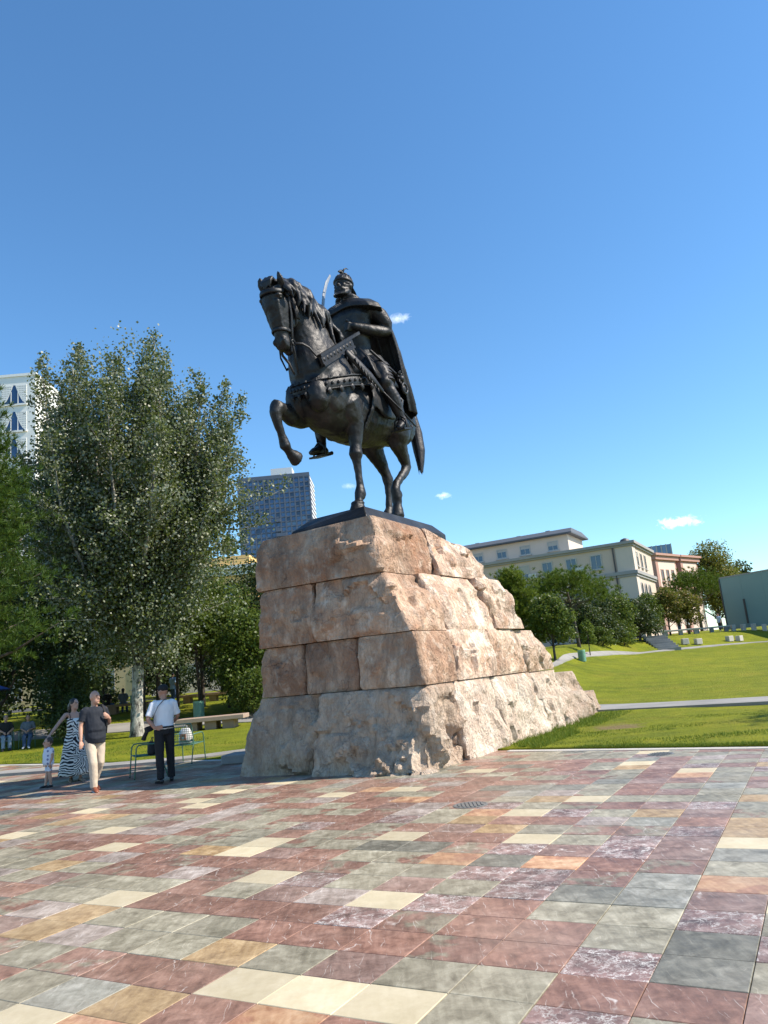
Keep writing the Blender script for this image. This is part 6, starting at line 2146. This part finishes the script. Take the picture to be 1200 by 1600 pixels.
# ------------------------------------------------------------------ parked car
def parked_car(x, y, rz, col, lab):
    e = empty('parked_car', (x, y, gz(x, y) + .02), rz, lab, 'car', 'cars parked behind the park')
    MPT = mat_plain('car_paint_' + lab.split()[0], col, .22, .35, var=.03, bmp=0)
    Wd = .88
    # side profile, nose at -x
    low = [(-2.1, .42), (-2.12, .62), (-1.95, .82), (-1.2, .93), (-.55, .98), (1.75, 1.02), (2.08, .95), (2.14, .6), (2.1, .38), (1.72, .3), (-1.7, .3)]
    mb = MB()
    rows = []
    for yy, ins in ((-Wd, .05), (-Wd + .06, .0), (Wd - .06, .0), (Wd, .05)):
        cx, cz = 0, .65
        rows.append([(cx + (px - cx) * (1 - ins * .5), yy, cz + (pz - cz) * (1 - ins)) for px, pz in low])
    mb.rings(rows)
    mb.obj('body', MPT, e, auto=R(35))
    cab = [(-1.15, .93), (-.5, 1.38), (-.1, 1.46), (1.2, 1.44), (1.72, 1.2), (1.95, .98)]
    rows = []
    for yy, sc in ((-.80, .0), (-.62, 1.0), (.62, 1.0), (.80, .0)):
        rows.append([(px, (yy if k in (0, 5) or sc else yy) * (1.0 if pz < 1.0 else .86), pz) for k, (px, pz) in enumerate(cab)])
    rows2 = [[(px, s * (.82 - .22 * (pz - .93) / .53), pz) for px, pz in cab] for s in (-1, 1)]
    MB().rings(rows2).obj('cabin', MPT, e, auto=R(30))
    for s in (-1, 1):
        for (a, b, c, d) in (((-.95, 1.0), (-.45, 1.33), (.2, 1.37), (.2, 1.0)), ((.3, 1.0), (.3, 1.37), (1.15, 1.36), (1.5, 1.16))):
            q = [(px, s * (.835 - .22 * (pz - .93) / .53), pz) for px, pz in (a, b, c, d)]
            if len({q_ for q_ in q}) == 4:
                MB().add(q, [(0, 1, 2, 3) if s > 0 else (3, 2, 1, 0)]).obj('window', M_GLASSD, e)
    MB().add([(-1.10, -.72, .985), (-1.10, .72, .985), (-.56, .60, 1.36), (-.56, -.60, 1.36)], [(0, 1, 2, 3)]).obj('windscreen', M_GLASSD, e)
    for wx in (-1.32, 1.32):
        for s in (-1, 1):
            w = MB()
            w.rings([[(wx + r * math.cos(a), s * yy, .32 + r * math.sin(a)) for a in [2 * math.pi * i / 22 for i in range(22)]] for r, yy in ((.2, .68), (.32, .7), (.33, .86), (.30, .90), (.21, .90))])
            wo = w.obj('wheel', M_RUBBER, e, auto=R(40))
            MB().rings([[(wx + r * math.cos(a), s * yy, .32 + r * math.sin(a)) for a in [2 * math.pi * i / 18 for i in range(18)]] for r, yy in ((.2, .88), (.2, .905), (.05, .92))]).obj('rim', M_FRAME, wo)
    for s in (-1, 1):
        MB().ball((-2.02, s * .62, .70), (.10, .18, .09), 10, 7).obj('headlight', M_PLAS, e, smooth_=True)
        MB().ball((2.06, s * .66, .80), (.07, .13, .11), 10, 7).obj('tail_light', mat_plain('red_lens', (0.3, 0.01, 0.01), .3), e, smooth_=True)
    return e


parked_car(-25.6, 63.5, R(185), (0.58, 0.60, 0.62), 'silver estate car parked under the trees beyond the park')
parked_car(-33.5, 63.2, R(4), (0.6, 0.6, 0.58), 'white car parked at the far edge of the park')
# ------------------------------------------------------------------ people
M_SKIN = mat_plain('skin', (0.47, 0.265, 0.185), .5, var=.06, scale=12, bmp=.05)
M_SKIN2 = mat_plain('skin_tanned', (0.38, 0.19, 0.125), .5, var=.06, scale=12, bmp=.05)
M_HAIR = mat_plain('dark_hair', (0.018, 0.013, 0.010), .5, var=.3, scale=40)
M_LIP = mat_plain('lip', (0.25, 0.08, 0.065), .5)
M_EYE = mat_plain('eye_dark', (0.02, 0.015, 0.012), .2)


def cloth(name, col, var=.1):
    return mat_plain(name, col, .85, var=var, scale=9, bmp=.35, bscale=14, bdist=.012)


def mat_zebra():
    m, nt, out = new_mat('zebra_print')
    c = objco(nt)
    w = N(nt, 'ShaderNodeVectorMath', {0: c, 1: N(nt, 'ShaderNodeVectorMath', {0: N(nt, 'ShaderNodeTexNoise', {'Vector': c, 'Scale': 4.0, 'Detail': 2.0}).outputs[1], 'Scale': .22}, operation='SCALE').outputs[0]}, operation='ADD').outputs[0]
    v = N(nt, 'ShaderNodeTexVoronoi', {'Vector': w, 'Scale': 4.2}).outputs['Distance']
    rings_ = M_(nt, 'GREATER_THAN', M_(nt, 'SINE', M_(nt, 'MULTIPLY', v, 46.0)), -.05)
    z = N(nt, 'ShaderNodeSeparateXYZ', {0: w}).outputs[2]
    x = N(nt, 'ShaderNodeSeparateXYZ', {0: c}).outputs[0]
    bars = M_(nt, 'GREATER_THAN', M_(nt, 'SINE', M_(nt, 'MULTIPLY', z, 105.0)), -.05)
    sel = M_(nt, 'LESS_THAN', x, -.05)
    p = N(nt, 'ShaderNodeMix', {0: sel, 2: rings_, 3: bars}).outputs[0]
    col = mixc(nt, p, (0.008, 0.008, 0.012, 1), (0.70, 0.68, 0.62, 1))
    bsdf(nt, out, Base_Color=col, Roughness=.8)
    return m


def mat_dots():
    m, nt, out = new_mat('dotted_cotton')
    c = objco(nt)
    v = N(nt, 'ShaderNodeTexVoronoi', {'Vector': c, 'Scale': 13.0, 'Randomness': .35}).outputs['Distance']
    col = mixc(nt, M_(nt, 'LESS_THAN', v, .30), (0.66, 0.66, 0.72, 1), (0.16, 0.18, 0.30, 1))
    bsdf(nt, out, Base_Color=col, Roughness=.85)
    return m


STAND = dict(ank=(.085, .02, .085), knee=(.09, -.01, .48), hip=(.09, 0, .90), sho=(.178, .01, 1.425), elb=(.225, .03, 1.15), wri=(.235, -.04, .92))


def person(loc, rz, H=1.75, label='', pose=None, skin=None, top=None, top_sleeve=.45, bottom=None, shorts=False, shoe=None, hair='short', hair_mat=None, belly=0.0, head_yaw=0.0, head_pitch=0.0,
           head_scale=1.0, seated=False, dress=None, cap=None, voxel=.012, detail=True, female=False, slim=1.0, trunk_lean=(0, 0), tucked=False):
    """figure looking towards -y; person's left hand is on +x"""
    e = empty('person', loc, rz, label, 'person')
    k = H / 1.75
    J = {}
    for side, sg in (('l', 1), ('r', -1)):
        for n, (x, y, z) in STAND.items():
            J[n + side] = Vector((sg * x, y, z))
    for n, v in (pose or {}).items():
        J[n] = Vector(v)
    hipz = (J['hipl'].z + J['hipr'].z) / 2
    hc = (J['hipl'] + J['hipr']) / 2
    lean = Vector((trunk_lean[0], trunk_lean[1], 0))

    def S(p):
        return Vector(p) * k
    skin = skin or M_SKIN
    bw = .92 if female else 1.0
    # trunk rings: height above hips, half width, half depth, forward shift
    TR = [(-.04, .155, .115, 0), (.05, .165 * (1.03 if female else 1), .12, 0), (.16, (.145 if female else .158) + belly * .35, .105 + belly * .7, -belly * .6), (.28, (.15 if female else .168) + belly * .2, .11 + belly * .45, -belly * .4), (.40, .178 * bw, .118, -.005), (.49, .185 * bw, .11, 0), (.545, .15 * bw, .085, .005), (.575, .085, .07, .01)]

    def trunk(mb, grow, lo=-.2, hi=1.0):
        rs = []
        for h, w, d, f in TR:
            if lo <= h <= hi:
                c = Vector((hc.x, hc.y + f, hipz + h)) + lean * (h / .55)
                rs.append([S(c + Vector(((w * slim + grow) * math.cos(a), (d * slim + grow) * math.sin(a), 0))) for a in [2 * math.pi * i / 20 for i in range(20)]])
        mb.rings(rs)
    up_off = Vector((hc.x, hc.y, hipz - .90)) + lean
    for n in ('shol', 'shor'):
        if not (pose or {}).get(n):
            J[n] = J[n] + up_off
    for sd in 'lr':
        for n in ('elb', 'wri'):
            if not (pose or {}).get(n + sd):
                J[n + sd] = J[n + sd] + up_off
    hz = Vector((hc.x, hc.y - .02, hipz + .735)) + lean * 1.25
    nk = Vector((hc.x, hc.y + .012, hipz + .56)) + lean
    RY = Matrix.Rotation(head_yaw, 3, 'Z') @ Matrix.Rotation(head_pitch, 3, 'X')
    hs = head_scale

    def HD(x, y, z):
        return S(hz + RY @ (Vector((x, y, z)) * hs))
    body = MB()
    trunk(body, -.022)
    body.tube([S(nk - Vector((0, 0, .05))), S(nk), HD(0, .02, -.06)], [.062 * k, .056 * k, .055 * k], 10)
    body.ball(HD(0, .005, .02), (.078 * k * hs, .096 * k * hs, .108 * k * hs), 16, 11, rot=RY.to_euler())
    body.ball(HD(0, -.028, -.055), (.060 * k * hs, .064 * k * hs, .068 * k * hs), 12, 9, rot=RY.to_euler())
    if detail:
        body.tube([HD(0, -.088, .025), HD(0, -.108, -.012), HD(0, -.096, -.025)], [.012 * k * hs, .0165 * k * hs, .014 * k * hs], 7)
        for sg in (-1, 1):
            body.ball(HD(sg * .080, .012, -.002), (.014 * k * hs, .022 * k * hs, .034 * k * hs), 8, 6)
            body.ball(HD(sg * .032, -.084, .034), (.024 * k * hs, .013 * k * hs, .010 * k * hs), 8, 6)
        body.ball(HD(0, -.088, -.062), (.024 * k * hs, .012 * k * hs, .011 * k * hs), 8, 6)
        body.ball(HD(0, -.078, -.098), (.026 * k * hs, .020 * k * hs, .020 * k * hs), 8, 6)
    for sd, sg in (('l', 1), ('r', -1)):
        sh, el, wr = J['sho' + sd], J['elb' + sd], J['wri' + sd]
        hand = (pose or {}).get('hand' + sd)
        hd = (Vector(hand) - wr).normalized() if hand else ((wr - el).normalized() * .8 + Vector((0, -.15, -.35))).normalized()
        body.tube([S(sh - Vector((sg * .05, 0, 0))), S(sh), S(sh * .55 + el * .45), S(el), S(el * .6 + wr * .4), S(wr)], [.055 * k * slim, .056 * k * slim, .048 * k * slim, .041 * k * slim, .040 * k * slim, .027 * k * slim], 12)
        # hand: palm, four curled fingers, thumb leaving the side of the palm
        sdv = hd.cross(Vector((0, 1, 0))) if abs(hd.y) < .8 else hd.cross(Vector((0, 0, 1)))
        sdv = (sdv.normalized() if sdv.length > 1e-3 else Vector((1, 0, 0)))
        nrm = sdv.cross(hd).normalized()
        body.tube([S(wr), S(wr + hd * .045), S(wr + hd * .09)], [(.026 * k, .018 * k), (.040 * k, .017 * k), (.040 * k, .014 * k)], 10, side=tuple(sdv))
        for q in range(4):
            o = sdv * (-.030 + .02 * q)
            L = (.062, .072, .067, .05)[q]
            p0 = wr + hd * .088 + o
            body.tube([S(p0), S(p0 + hd * L * .5 + nrm * .008), S(p0 + hd * L * .85 + nrm * .03)], [.0095 * k, .009 * k, .0075 * k], 6)
        p0 = wr + hd * .03 + sdv * .034
        body.tube([S(p0), S(p0 + hd * .035 + sdv * .018 + nrm * .012), S(p0 + hd * .062 + sdv * .016 + nrm * .026)], [.012 * k, .011 * k, .009 * k], 6)
        hp, kn, an = J['hip' + sd], J['knee' + sd], J['ank' + sd]
        body.tube([S(hp), S(hp * .6 + kn * .4), S(kn), S(kn * .62 + an * .38), S(an)], [.078 * k * slim, .066 * k * slim, .05 * k * slim, .05 * k * slim, .034 * k * slim], 12)
        toe = (pose or {}).get('toe' + sd)
        td = (Vector(toe) - an) if toe else Vector((sg * .035, -.17, -.055))
        body.tube([S(an), S(an + td * .5 + Vector((0, 0, -.015))), S(an + td)], [.034 * k, .034 * k, .022 * k], 8)
    body.fused('body', skin, e, voxel=voxel * (k if k < .8 else 1), it=2, fac=.45)
    if detail:
        for sg in (-1, 1):
            MB().ball(HD(sg * .032, -.0895, .019), (.012 * k * hs, .005 * k * hs, .0055 * k * hs), 8, 6, rot=RY.to_euler()).obj('eye', M_EYE, e, smooth_=True)
        MB().ball(HD(0, -.0975, -.062), (.021 * k * hs, .005 * k * hs, .0045 * k * hs), 8, 6, rot=RY.to_euler()).obj('mouth', M_LIP, e, smooth_=True)
        for sg in (-1, 1):
            MB().tube([HD(sg * .016, -.0975, .036), HD(sg * .034, -.097, .041), HD(sg * .050, -.086, .036)], .004 * k * hs, 6).obj('eyebrow', M_HAIR, e, smooth_=True)
    # clothes
    if top is not None:
        mb = MB()
        if tucked:
            trunk(mb, .014, lo=.04, hi=.58)
        else:
            trunk(mb, .017, lo=.04, hi=.58)
            lo_ = [S(Vector((hc.x + w * slim * math.cos(a), hc.y - belly * .35 + d * slim * math.sin(a), hipz + h))) for (h, w, d) in ((-.075, .186, .138),) for a in [2 * math.pi * i / 20 for i in range(20)]]
            md_ = [S(Vector((hc.x + w * slim * math.cos(a), hc.y - belly * .5 + d * slim * math.sin(a), hipz + h))) for (h, w, d) in ((.02, .190, .140 + belly * .5),) for a in [2 * math.pi * i / 20 for i in range(20)]]
            hi_ = [S(Vector((hc.x + w * slim * math.cos(a), hc.y - belly * .5 + d * slim * math.sin(a), hipz + h))) for (h, w, d) in ((.14, .176 + belly * .3, .122 + belly * .6),) for a in [2 * math.pi * i / 20 for i in range(20)]]
            mb.rings([lo_, md_, hi_])
        for sd, sg in (('l', 1), ('r', -1)):
            sh, el, wr = J['sho' + sd], J['elb' + sd], J['wri' + sd]
            mb.ball(S(sh + Vector((-sg * .025, 0, -.008))), (.076 * k, .074 * k, .070 * k), 12, 9)
            f = min(1.0, top_sleeve * 2)
            q1 = sh + (el - sh) * f
            mb.tube([S(sh), S(sh * .5 + q1 * .5), S(q1)], [.070 * k * slim, .066 * k * slim, .066 * k * slim], 12, round_=False)
            if top_sleeve > .5:
                q2 = el + (wr - el) * min(1, (top_sleeve - .5) * 2)
                mb.tube([S(el), S(q2)], [.06 * k, .046 * k], 12)
        o = mb.fused('shirt', top, e, voxel=voxel * 1.1, it=1, fac=.4, disp=lambda c, n: fbm(c * np.array([16, 16, 11.0]), 2, 6) * .007)
        cm = MB()
        ring = [S(nk + Vector((.075 * math.cos(a), .068 * math.sin(a), -.035 + .02 * math.sin(a)))) for a in [2 * math.pi * i / 16 for i in range(18)]]
        cm.tube(ring, [(.022 * k, .009 * k)] * len(ring), 6, side=(0, 0, 1), round_=False)
        cm.obj('collar', top, e, smooth_=True)
    if bottom is not None:
        mb = MB()
        rs = []
        for h, w, d, f in ((-.04, .155, .115, 0), (.05, .165, .12, 0), (.105, .160 + belly * .2, .115 + belly * .3, 0)) if not seated else TR[:2]:
            c = Vector((hc.x, hc.y - belly * .3, hipz + h - .01))
            rs.append([S(c + Vector(((w + .012) * math.cos(a), (d + .012) * math.sin(a), 0))) for a in [2 * math.pi * i / 20 for i in range(20)]])
        mb.rings(rs)
        for sd in 'lr':
            hp, kn, an = J['hip' + sd], J['knee' + sd], J['ank' + sd]
            if shorts:
                q = hp + (kn - hp) * .75
                mb.tube([S(hp + Vector((0, 0, .02))), S(hp * .5 + q * .5), S(q)], [.098 * k, .092 * k, .088 * k], 14, round_=False)
            else:
                mb.tube([S(hp + Vector((0, 0, .03))), S(hp * .6 + kn * .4), S(kn), S(kn * .5 + an * .5), S(an + Vector((0, .005, -.01)))], [.102 * k, .092 * k, .078 * k, .072 * k, .066 * k], 14, round_=False)
        mb.fused('trousers', bottom, e, voxel=voxel * 1.1, it=2, fac=.4, disp=lambda c, n: fbm(c * np.array([13, 13, 8.0]), 3, 3) * .010)
        if not shorts and detail and tucked and H > 1.2:
            bl = MB()
            ring = [S(Vector((hc.x + (.172 + belly * .2) * math.cos(a), hc.y + (.132 + belly * .3) * math.sin(a), hipz + .085))) for a in [2 * math.pi * i / 22 for i in range(24)]]
            bl.tube(ring, [(.017 * k, .006 * k)] * len(ring), 6, side=(0, 0, 1), round_=False)
            bl.obj('belt', M_BLACK, e, smooth_=True)
    if dress is not None:
        mb = MB()
        rs = []
        for z, w, d, f in ((1.335, .150, .100, 0), (1.28, .158, .118, -.01), (1.18, .160, .125, -.01), (1.05, .158, .115, 0), (.92, .20, .145, 0), (.7, .25, .19, .01), (.45, .29, .235, .02), (.2, .33, .27, .03), (.13, .335, .275, .03)):
            n = 40
            ring = []
            for i in range(n):
                a = 2 * math.pi * i / n
                fl = 1 + .055 * math.sin(a * 9 + z * 4) * max(0, (1.0 - z))
                ring.append(S(Vector((hc.x + w * fl * math.cos(a), hc.y + f + d * fl * math.sin(a), z))))
            rs.append(ring)
        mb.rings(rs)
        mb.obj('dress', dress, e, smooth_=True)
        sm_ = MB()
        for sg in (-1, 1):
            sm_.tube([S((sg * .085, -.105, 1.31)), S((sg * .10, -.07, 1.42)), S((sg * .10, .02, 1.455)), S((sg * .085, .085, 1.32))], .006 * k, 6)
        sm_.obj('strap', M_BLACK, e)
    if shoe is not None:
        for sd, sg in (('l', 1), ('r', -1)):
            an = J['ank' + sd]
            toe = (pose or {}).get('toe' + sd)
            td = (Vector(toe) - an) if toe else Vector((sg * .035, -.17, -.055))
            sh_ = MB()
            hl = an - Vector((td.x, td.y, 0)) * .42 + Vector((0, 0, td.z * .75))
            sh_.tube([S(hl), S(an + Vector((0, 0, td.z * .45))), S(an + td * .55 + Vector((0, 0, -.012))), S(an + td * .98), S(an + td * 1.22 + Vector((0, 0, -.004)))], [(.034 * k, .032 * k), (.042 * k, .046 * k), (.046 * k, .038 * k), (.045 * k, .028 * k), (.03 * k, .018 * k)], 12, side=(1, 0, 0))
            so = sh_.obj('shoe', shoe, e, smooth_=True)
            s2 = MB()
            s2.tube([S(hl + Vector((0, 0, -.028))), S(an + td * .5 + Vector((0, 0, td.z * .5 - .024))), S(an + td * 1.2 + Vector((0, 0, -.024)))], [(.034 * k, .010 * k), (.045 * k, .010 * k), (.036 * k, .009 * k)], 10, side=(1, 0, 0))
            s2.obj('sole', M_PLAS if shoe.name.startswith('brown') else M_RUBBER, so)
    hm = hair_mat or M_HAIR
    if hair and not cap:
        mb = MB()
        if hair == 'short':
            mb.ball(HD(0, .022, .040), (.086 * k * hs, .094 * k * hs, .094 * k * hs), 14, 10, rot=RY.to_euler())
        else:
            mb.ball(HD(0, .022, .042), (.090 * k * hs, .098 * k * hs, .094 * k * hs), 14, 10, rot=RY.to_euler())
            mb.ball(HD(0, .075, -.03), (.075 * k * hs, .065 * k * hs, .11 * k * hs), 12, 9)
            if hair == 'tail':
                mb.tube([HD(0, .10, .03), HD(0, .15, -.02), HD(0, .155, -.12), HD(0, .14, -.2)], [.035 * k, .045 * k, .038 * k, .012 * k], 10)
        mb.fused('hair', hm, e, voxel=.011 * max(.7, k), it=1, disp=lambda c, n: fbm(c * 30, 2, 4) * .008)
    if cap is not None:
        mb = MB()
        mb.ball(HD(0, .012, .048), (.090 * k, .104 * k, .082 * k), 16, 10, rot=RY.to_euler())
        mb.obj('cap', cap, e, smooth_=True)
        pk = MB()
        pk.tube([HD(0, -.075, .062), HD(0, -.125, .055), HD(0, -.165, .042)], [(.075 * k, .007 * k), (.075 * k, .007 * k), (.045 * k, .005 * k)], 12, side=tuple(RY @ Vector((1, 0, 0))))
        pk.obj('peak', cap, e, smooth_=True)
    return e, S, HD


NAVY = cloth('navy_polo', (0.011, 0.015, 0.024))
BEIGE_T = cloth('beige_cotton', (0.52, 0.43, 0.33))
WHITE_C = cloth('white_cotton', (0.72, 0.73, 0.76), .04)
BLACK_T = cloth('black_trousers', (0.008, 0.008, 0.010))
BLACK_C = cloth('black_cotton', (0.012, 0.012, 0.013))
DENIM = cloth('denim', (0.05, 0.085, 0.16), .2)
DENIM_L = cloth('washed_denim', (0.20, 0.26, 0.34), .25)
BROWN_S = mat_plain('brown_leather', (0.22, 0.062, 0.025), .45)
BLACK_S = mat_plain('black_leather', (0.010, 0.010, 0.011), .4)
GREEN_T = cloth('green_trousers', (0.015, 0.10, 0.035))
GREY_C = cloth('grey_cotton', (0.12, 0.14, 0.17))
BLUE_C = cloth('light_blue_cotton', (0.30, 0.42, 0.62))
RED_C = cloth('red_cotton', (0.40, 0.04, 0.05))

# walking man
man, S_, HD_ = person((-5.80, 14.85, 0), R(42), 1.80, 'bald man in a navy polo and beige trousers walking with a hand on his strap', dict(
    ankl=(.06, .22, .13), kneel=(.09, -.02, .49), toel=(.085, .06, .035), ankr=(-.075, -.14, .085), kneer=(-.09, -.15, .49), toer=(-.10, -.31, .03),
    elbl=(.27, .02, 1.13), wril=(.205, -.19, 1.25), handl=(.13, -.215, 1.31), elbr=(-.25, .0, 1.15), wrir=(-.275, -.07, .90)),
    top=NAVY, top_sleeve=.36, bottom=BEIGE_T, shoe=BROWN_S, hair=None, belly=.05, head_yaw=R(22), trunk_lean=(0, -.02))
mb = MB()
mb.tube([S_((.13, .12, 1.2)), S_((.125, .06, 1.50)), S_((.13, -.05, 1.50)), S_((.15, -.135, 1.36)), S_((.17, -.15, 1.15)), S_((.20, -.02, .98))], [(.022, .006)] * 6, 6, side=(1, 0, 0))
mb.obj('bag_strap', M_BLACK, man, smooth_=True)
mb = MB()
mb.rings([[S_((.15 + w * math.cos(a), .20 + d * math.sin(a), z)) for a in [2 * math.pi * i / 16 for i in range(16)]] for z, w, d in ((.92, .08, .04), (.96, .12, .065), (1.15, .13, .075), (1.28, .10, .05), (1.31, .05, .03))])
mb.obj('shoulder_bag', M_BLACK, man, smooth_=True)

# woman in the patterned dress
wom, S_, HD_ = person((-7.05, 16.95, 0), R(30), 1.70, 'dark-haired woman in a long black and white patterned dress', dict(
    elbr=(-.37, -.12, 1.22), wrir=(-.53, -.26, 1.04), handr=(-.57, -.34, .975), elbl=(.22, .04, 1.12), wril=(.24, -.08, .9), ankl=(.10, -.10, .075), ankr=(-.07, .08, .075)),
    skin=M_SKIN, dress=mat_zebra(), shoe=mat_plain('tan_sandal', (0.22, 0.15, 0.10), .6), hair='tail', female=True, slim=.9, head_yaw=R(35))

# toddler
tod, S_, HD_ = person((-7.28, 16.22, 0), R(-38), .93, 'toddler in a white dotted romper held by the head', dict(
    ankl=(.09, .04, .085), ankr=(-.11, -.08, .085), elbl=(.24, .02, 1.12), elbr=(-.24, 0, 1.12), wril=(.22, -.06, .9), wrir=(-.25, -.04, .9)),
    top=mat_dots(), top_sleeve=.30, bottom=mat_dots(), shorts=True, shoe=BLACK_S, hair='short', hair_mat=mat_plain('brown_hair', (0.045, 0.025, 0.015), .5, var=.3, scale=40), head_scale=1.62, belly=.035, slim=1.3, voxel=.011, head_yaw=R(-20))

# man in the black cap, seen from behind
capm, S_, HD_ = person((-4.58, 15.15, 0), R(208), 1.80, 'man in black cap and white polo seen from behind with a camera', dict(
    elbl=(.30, .06, 1.15), wril=(.20, .17, .99), handl=(.10, .19, 1.0), elbr=(-.27, -.05, 1.16), wrir=(-.21, -.22, 1.04), handr=(-.12, -.29, 1.08),
    ankl=(.11, .10, .085), kneel=(.10, .04, .48), ankr=(-.13, -.12, .085), kneer=(-.115, -.09, .49)),
    skin=M_SKIN2, top=WHITE_C, top_sleeve=.42, bottom=BLACK_T, shoe=BLACK_S, cap=mat_plain('black_cap', (0.010, 0.010, 0.011), .85), hair=None, head_yaw=R(38), head_pitch=R(6), belly=.02, tucked=True)
mb = MB()
mb.tube([S_((-.08, .05, 1.50)), S_((.02, .10, 1.47)), S_((.12, .135, 1.38)), S_((.19, .13, 1.24)), S_((.215, .02, 1.08)), S_((.22, -.10, 1.0))], [(.017, .005)] * 6, 6, side=(0, 1, 0))
mb.obj('camera_strap', NAVY, capm, smooth_=True)
cam_e = MB()
cam_e.box(S_((.25, -.16, .97)), (.13, .08, .10), rot=Euler((.3, .2, .3)))
cam_e.tube([S_((.27, -.18, .95)), S_((.31, -.26, .84)), S_((.325, -.29, .79))], [.036, .04, .048], 14, round_=False)
cam_e.obj('camera', M_BLACK, capm, auto=R(40))

SIT = dict(hipl=(.09, 0, .47), hipr=(-.09, 0, .47), kneel=(.11, -.42, .49), kneer=(-.11, -.42, .49), ankl=(.11, -.40, .085), ankr=(-.12, -.46, .085), elbl=(.25, -.02, .76), elbr=(-.25, -.02, .76), wril=(.10, -.22, .68), wrir=(-.10, -.22, .68))
person((-15.5, 30.80, gz(-15.5, 30.8) - .005), R(30), 1.75, 'seated man in a black shirt and jeans on a green chair', SIT, top=BLACK_C, top_sleeve=.4, bottom=DENIM_L, shoe=BLACK_S, hair='short', seated=True, voxel=.016, hair_mat=mat_plain('grey_hair', (0.16, 0.15, 0.14), .6))
sit2 = dict(SIT)
sit2.update(ankl=(.05, -.52, .085), wril=(.06, -.30, .72))
person((-14.75, 31.05, gz(-14.75, 31.05) - .005), R(22), 1.66, 'seated woman in a grey top and blue jeans beside the man in black', sit2, top=GREY_C, top_sleeve=.5, bottom=DENIM, shoe=M_PLAS, hair='long', seated=True, voxel=.016, female=True)
person((-19.2, 43.6, gz(-19.2, 43.6)), R(35), 1.76, 'man in a black shirt standing in the shade beside the silver car', dict(wrir=(-.12, -.24, 1.12), wril=(.12, -.24, 1.12), elbl=(.25, -.02, 1.14), elbr=(-.25, -.02, 1.14)), top=BLACK_C, bottom=BLACK_T, shoe=BLACK_S, voxel=.018, detail=False)
person((-17.75, 42.7, gz(-17.75, 42.7)), R(-10), 1.72, 'person in bright green trousers and grey top standing in the park', dict(wrir=(-.10, -.22, 1.16), wril=(.10, -.22, 1.18), elbl=(.25, -.02, 1.14), elbr=(-.25, -.02, 1.14)), top=GREY_C, bottom=GREEN_T, shoe=BLACK_S, hair='long', voxel=.018, detail=False, female=True)
person((-15.6, 41.7, gz(-15.6, 41.7) - .01), R(170), 1.75, 'dark-haired sitter in black with back turned on the dark bench', SIT, top=BLACK_C, bottom=DENIM, shoe=BLACK_S, hair='long', seated=True, voxel=.018, detail=False)
person((-14.75, 41.75, gz(-14.75, 41.75) - .01), R(190), 1.68, 'sitter in a grey top with back turned nearest the notice', SIT, top=GREY_C, bottom=DENIM, shoe=BLACK_S, hair='long', seated=True, voxel=.018, detail=False)
person((-13.3, 46.0, gz(-13.3, 46.0)), R(150), 1.78, 'person in a light blue shirt walking behind the capped man', dict(ankl=(.09, -.15, .09), ankr=(-.09, .18, .1)), top=BLUE_C, bottom=DENIM, shoe=BLACK_S, voxel=.018, detail=False)
for x, y, rz, hh, tp, bt, lab in ((28.6, 76.5, 150, 1.75, WHITE_C, BLACK_T, 'distant walker in a white shirt on the upper walk'), (28.0, 77.2, 170, 1.7, BLACK_C, DENIM, 'distant walker in black next to the white shirt'), (23.8, 71.5, 60, 1.68, RED_C, DENIM, 'distant walker in red between the small trees'), (32.3, 78.0, -60, 1.7, BLUE_C, BLACK_T, 'distant walker in light blue near the hoarding')):
    person((x, y, gz(x, y)), R(rz), hh, lab, dict(ankl=(.09, -.12, .09), ankr=(-.09, .15, .1)), top=tp, bottom=bt, shoe=BLACK_S, voxel=.022, detail=False)
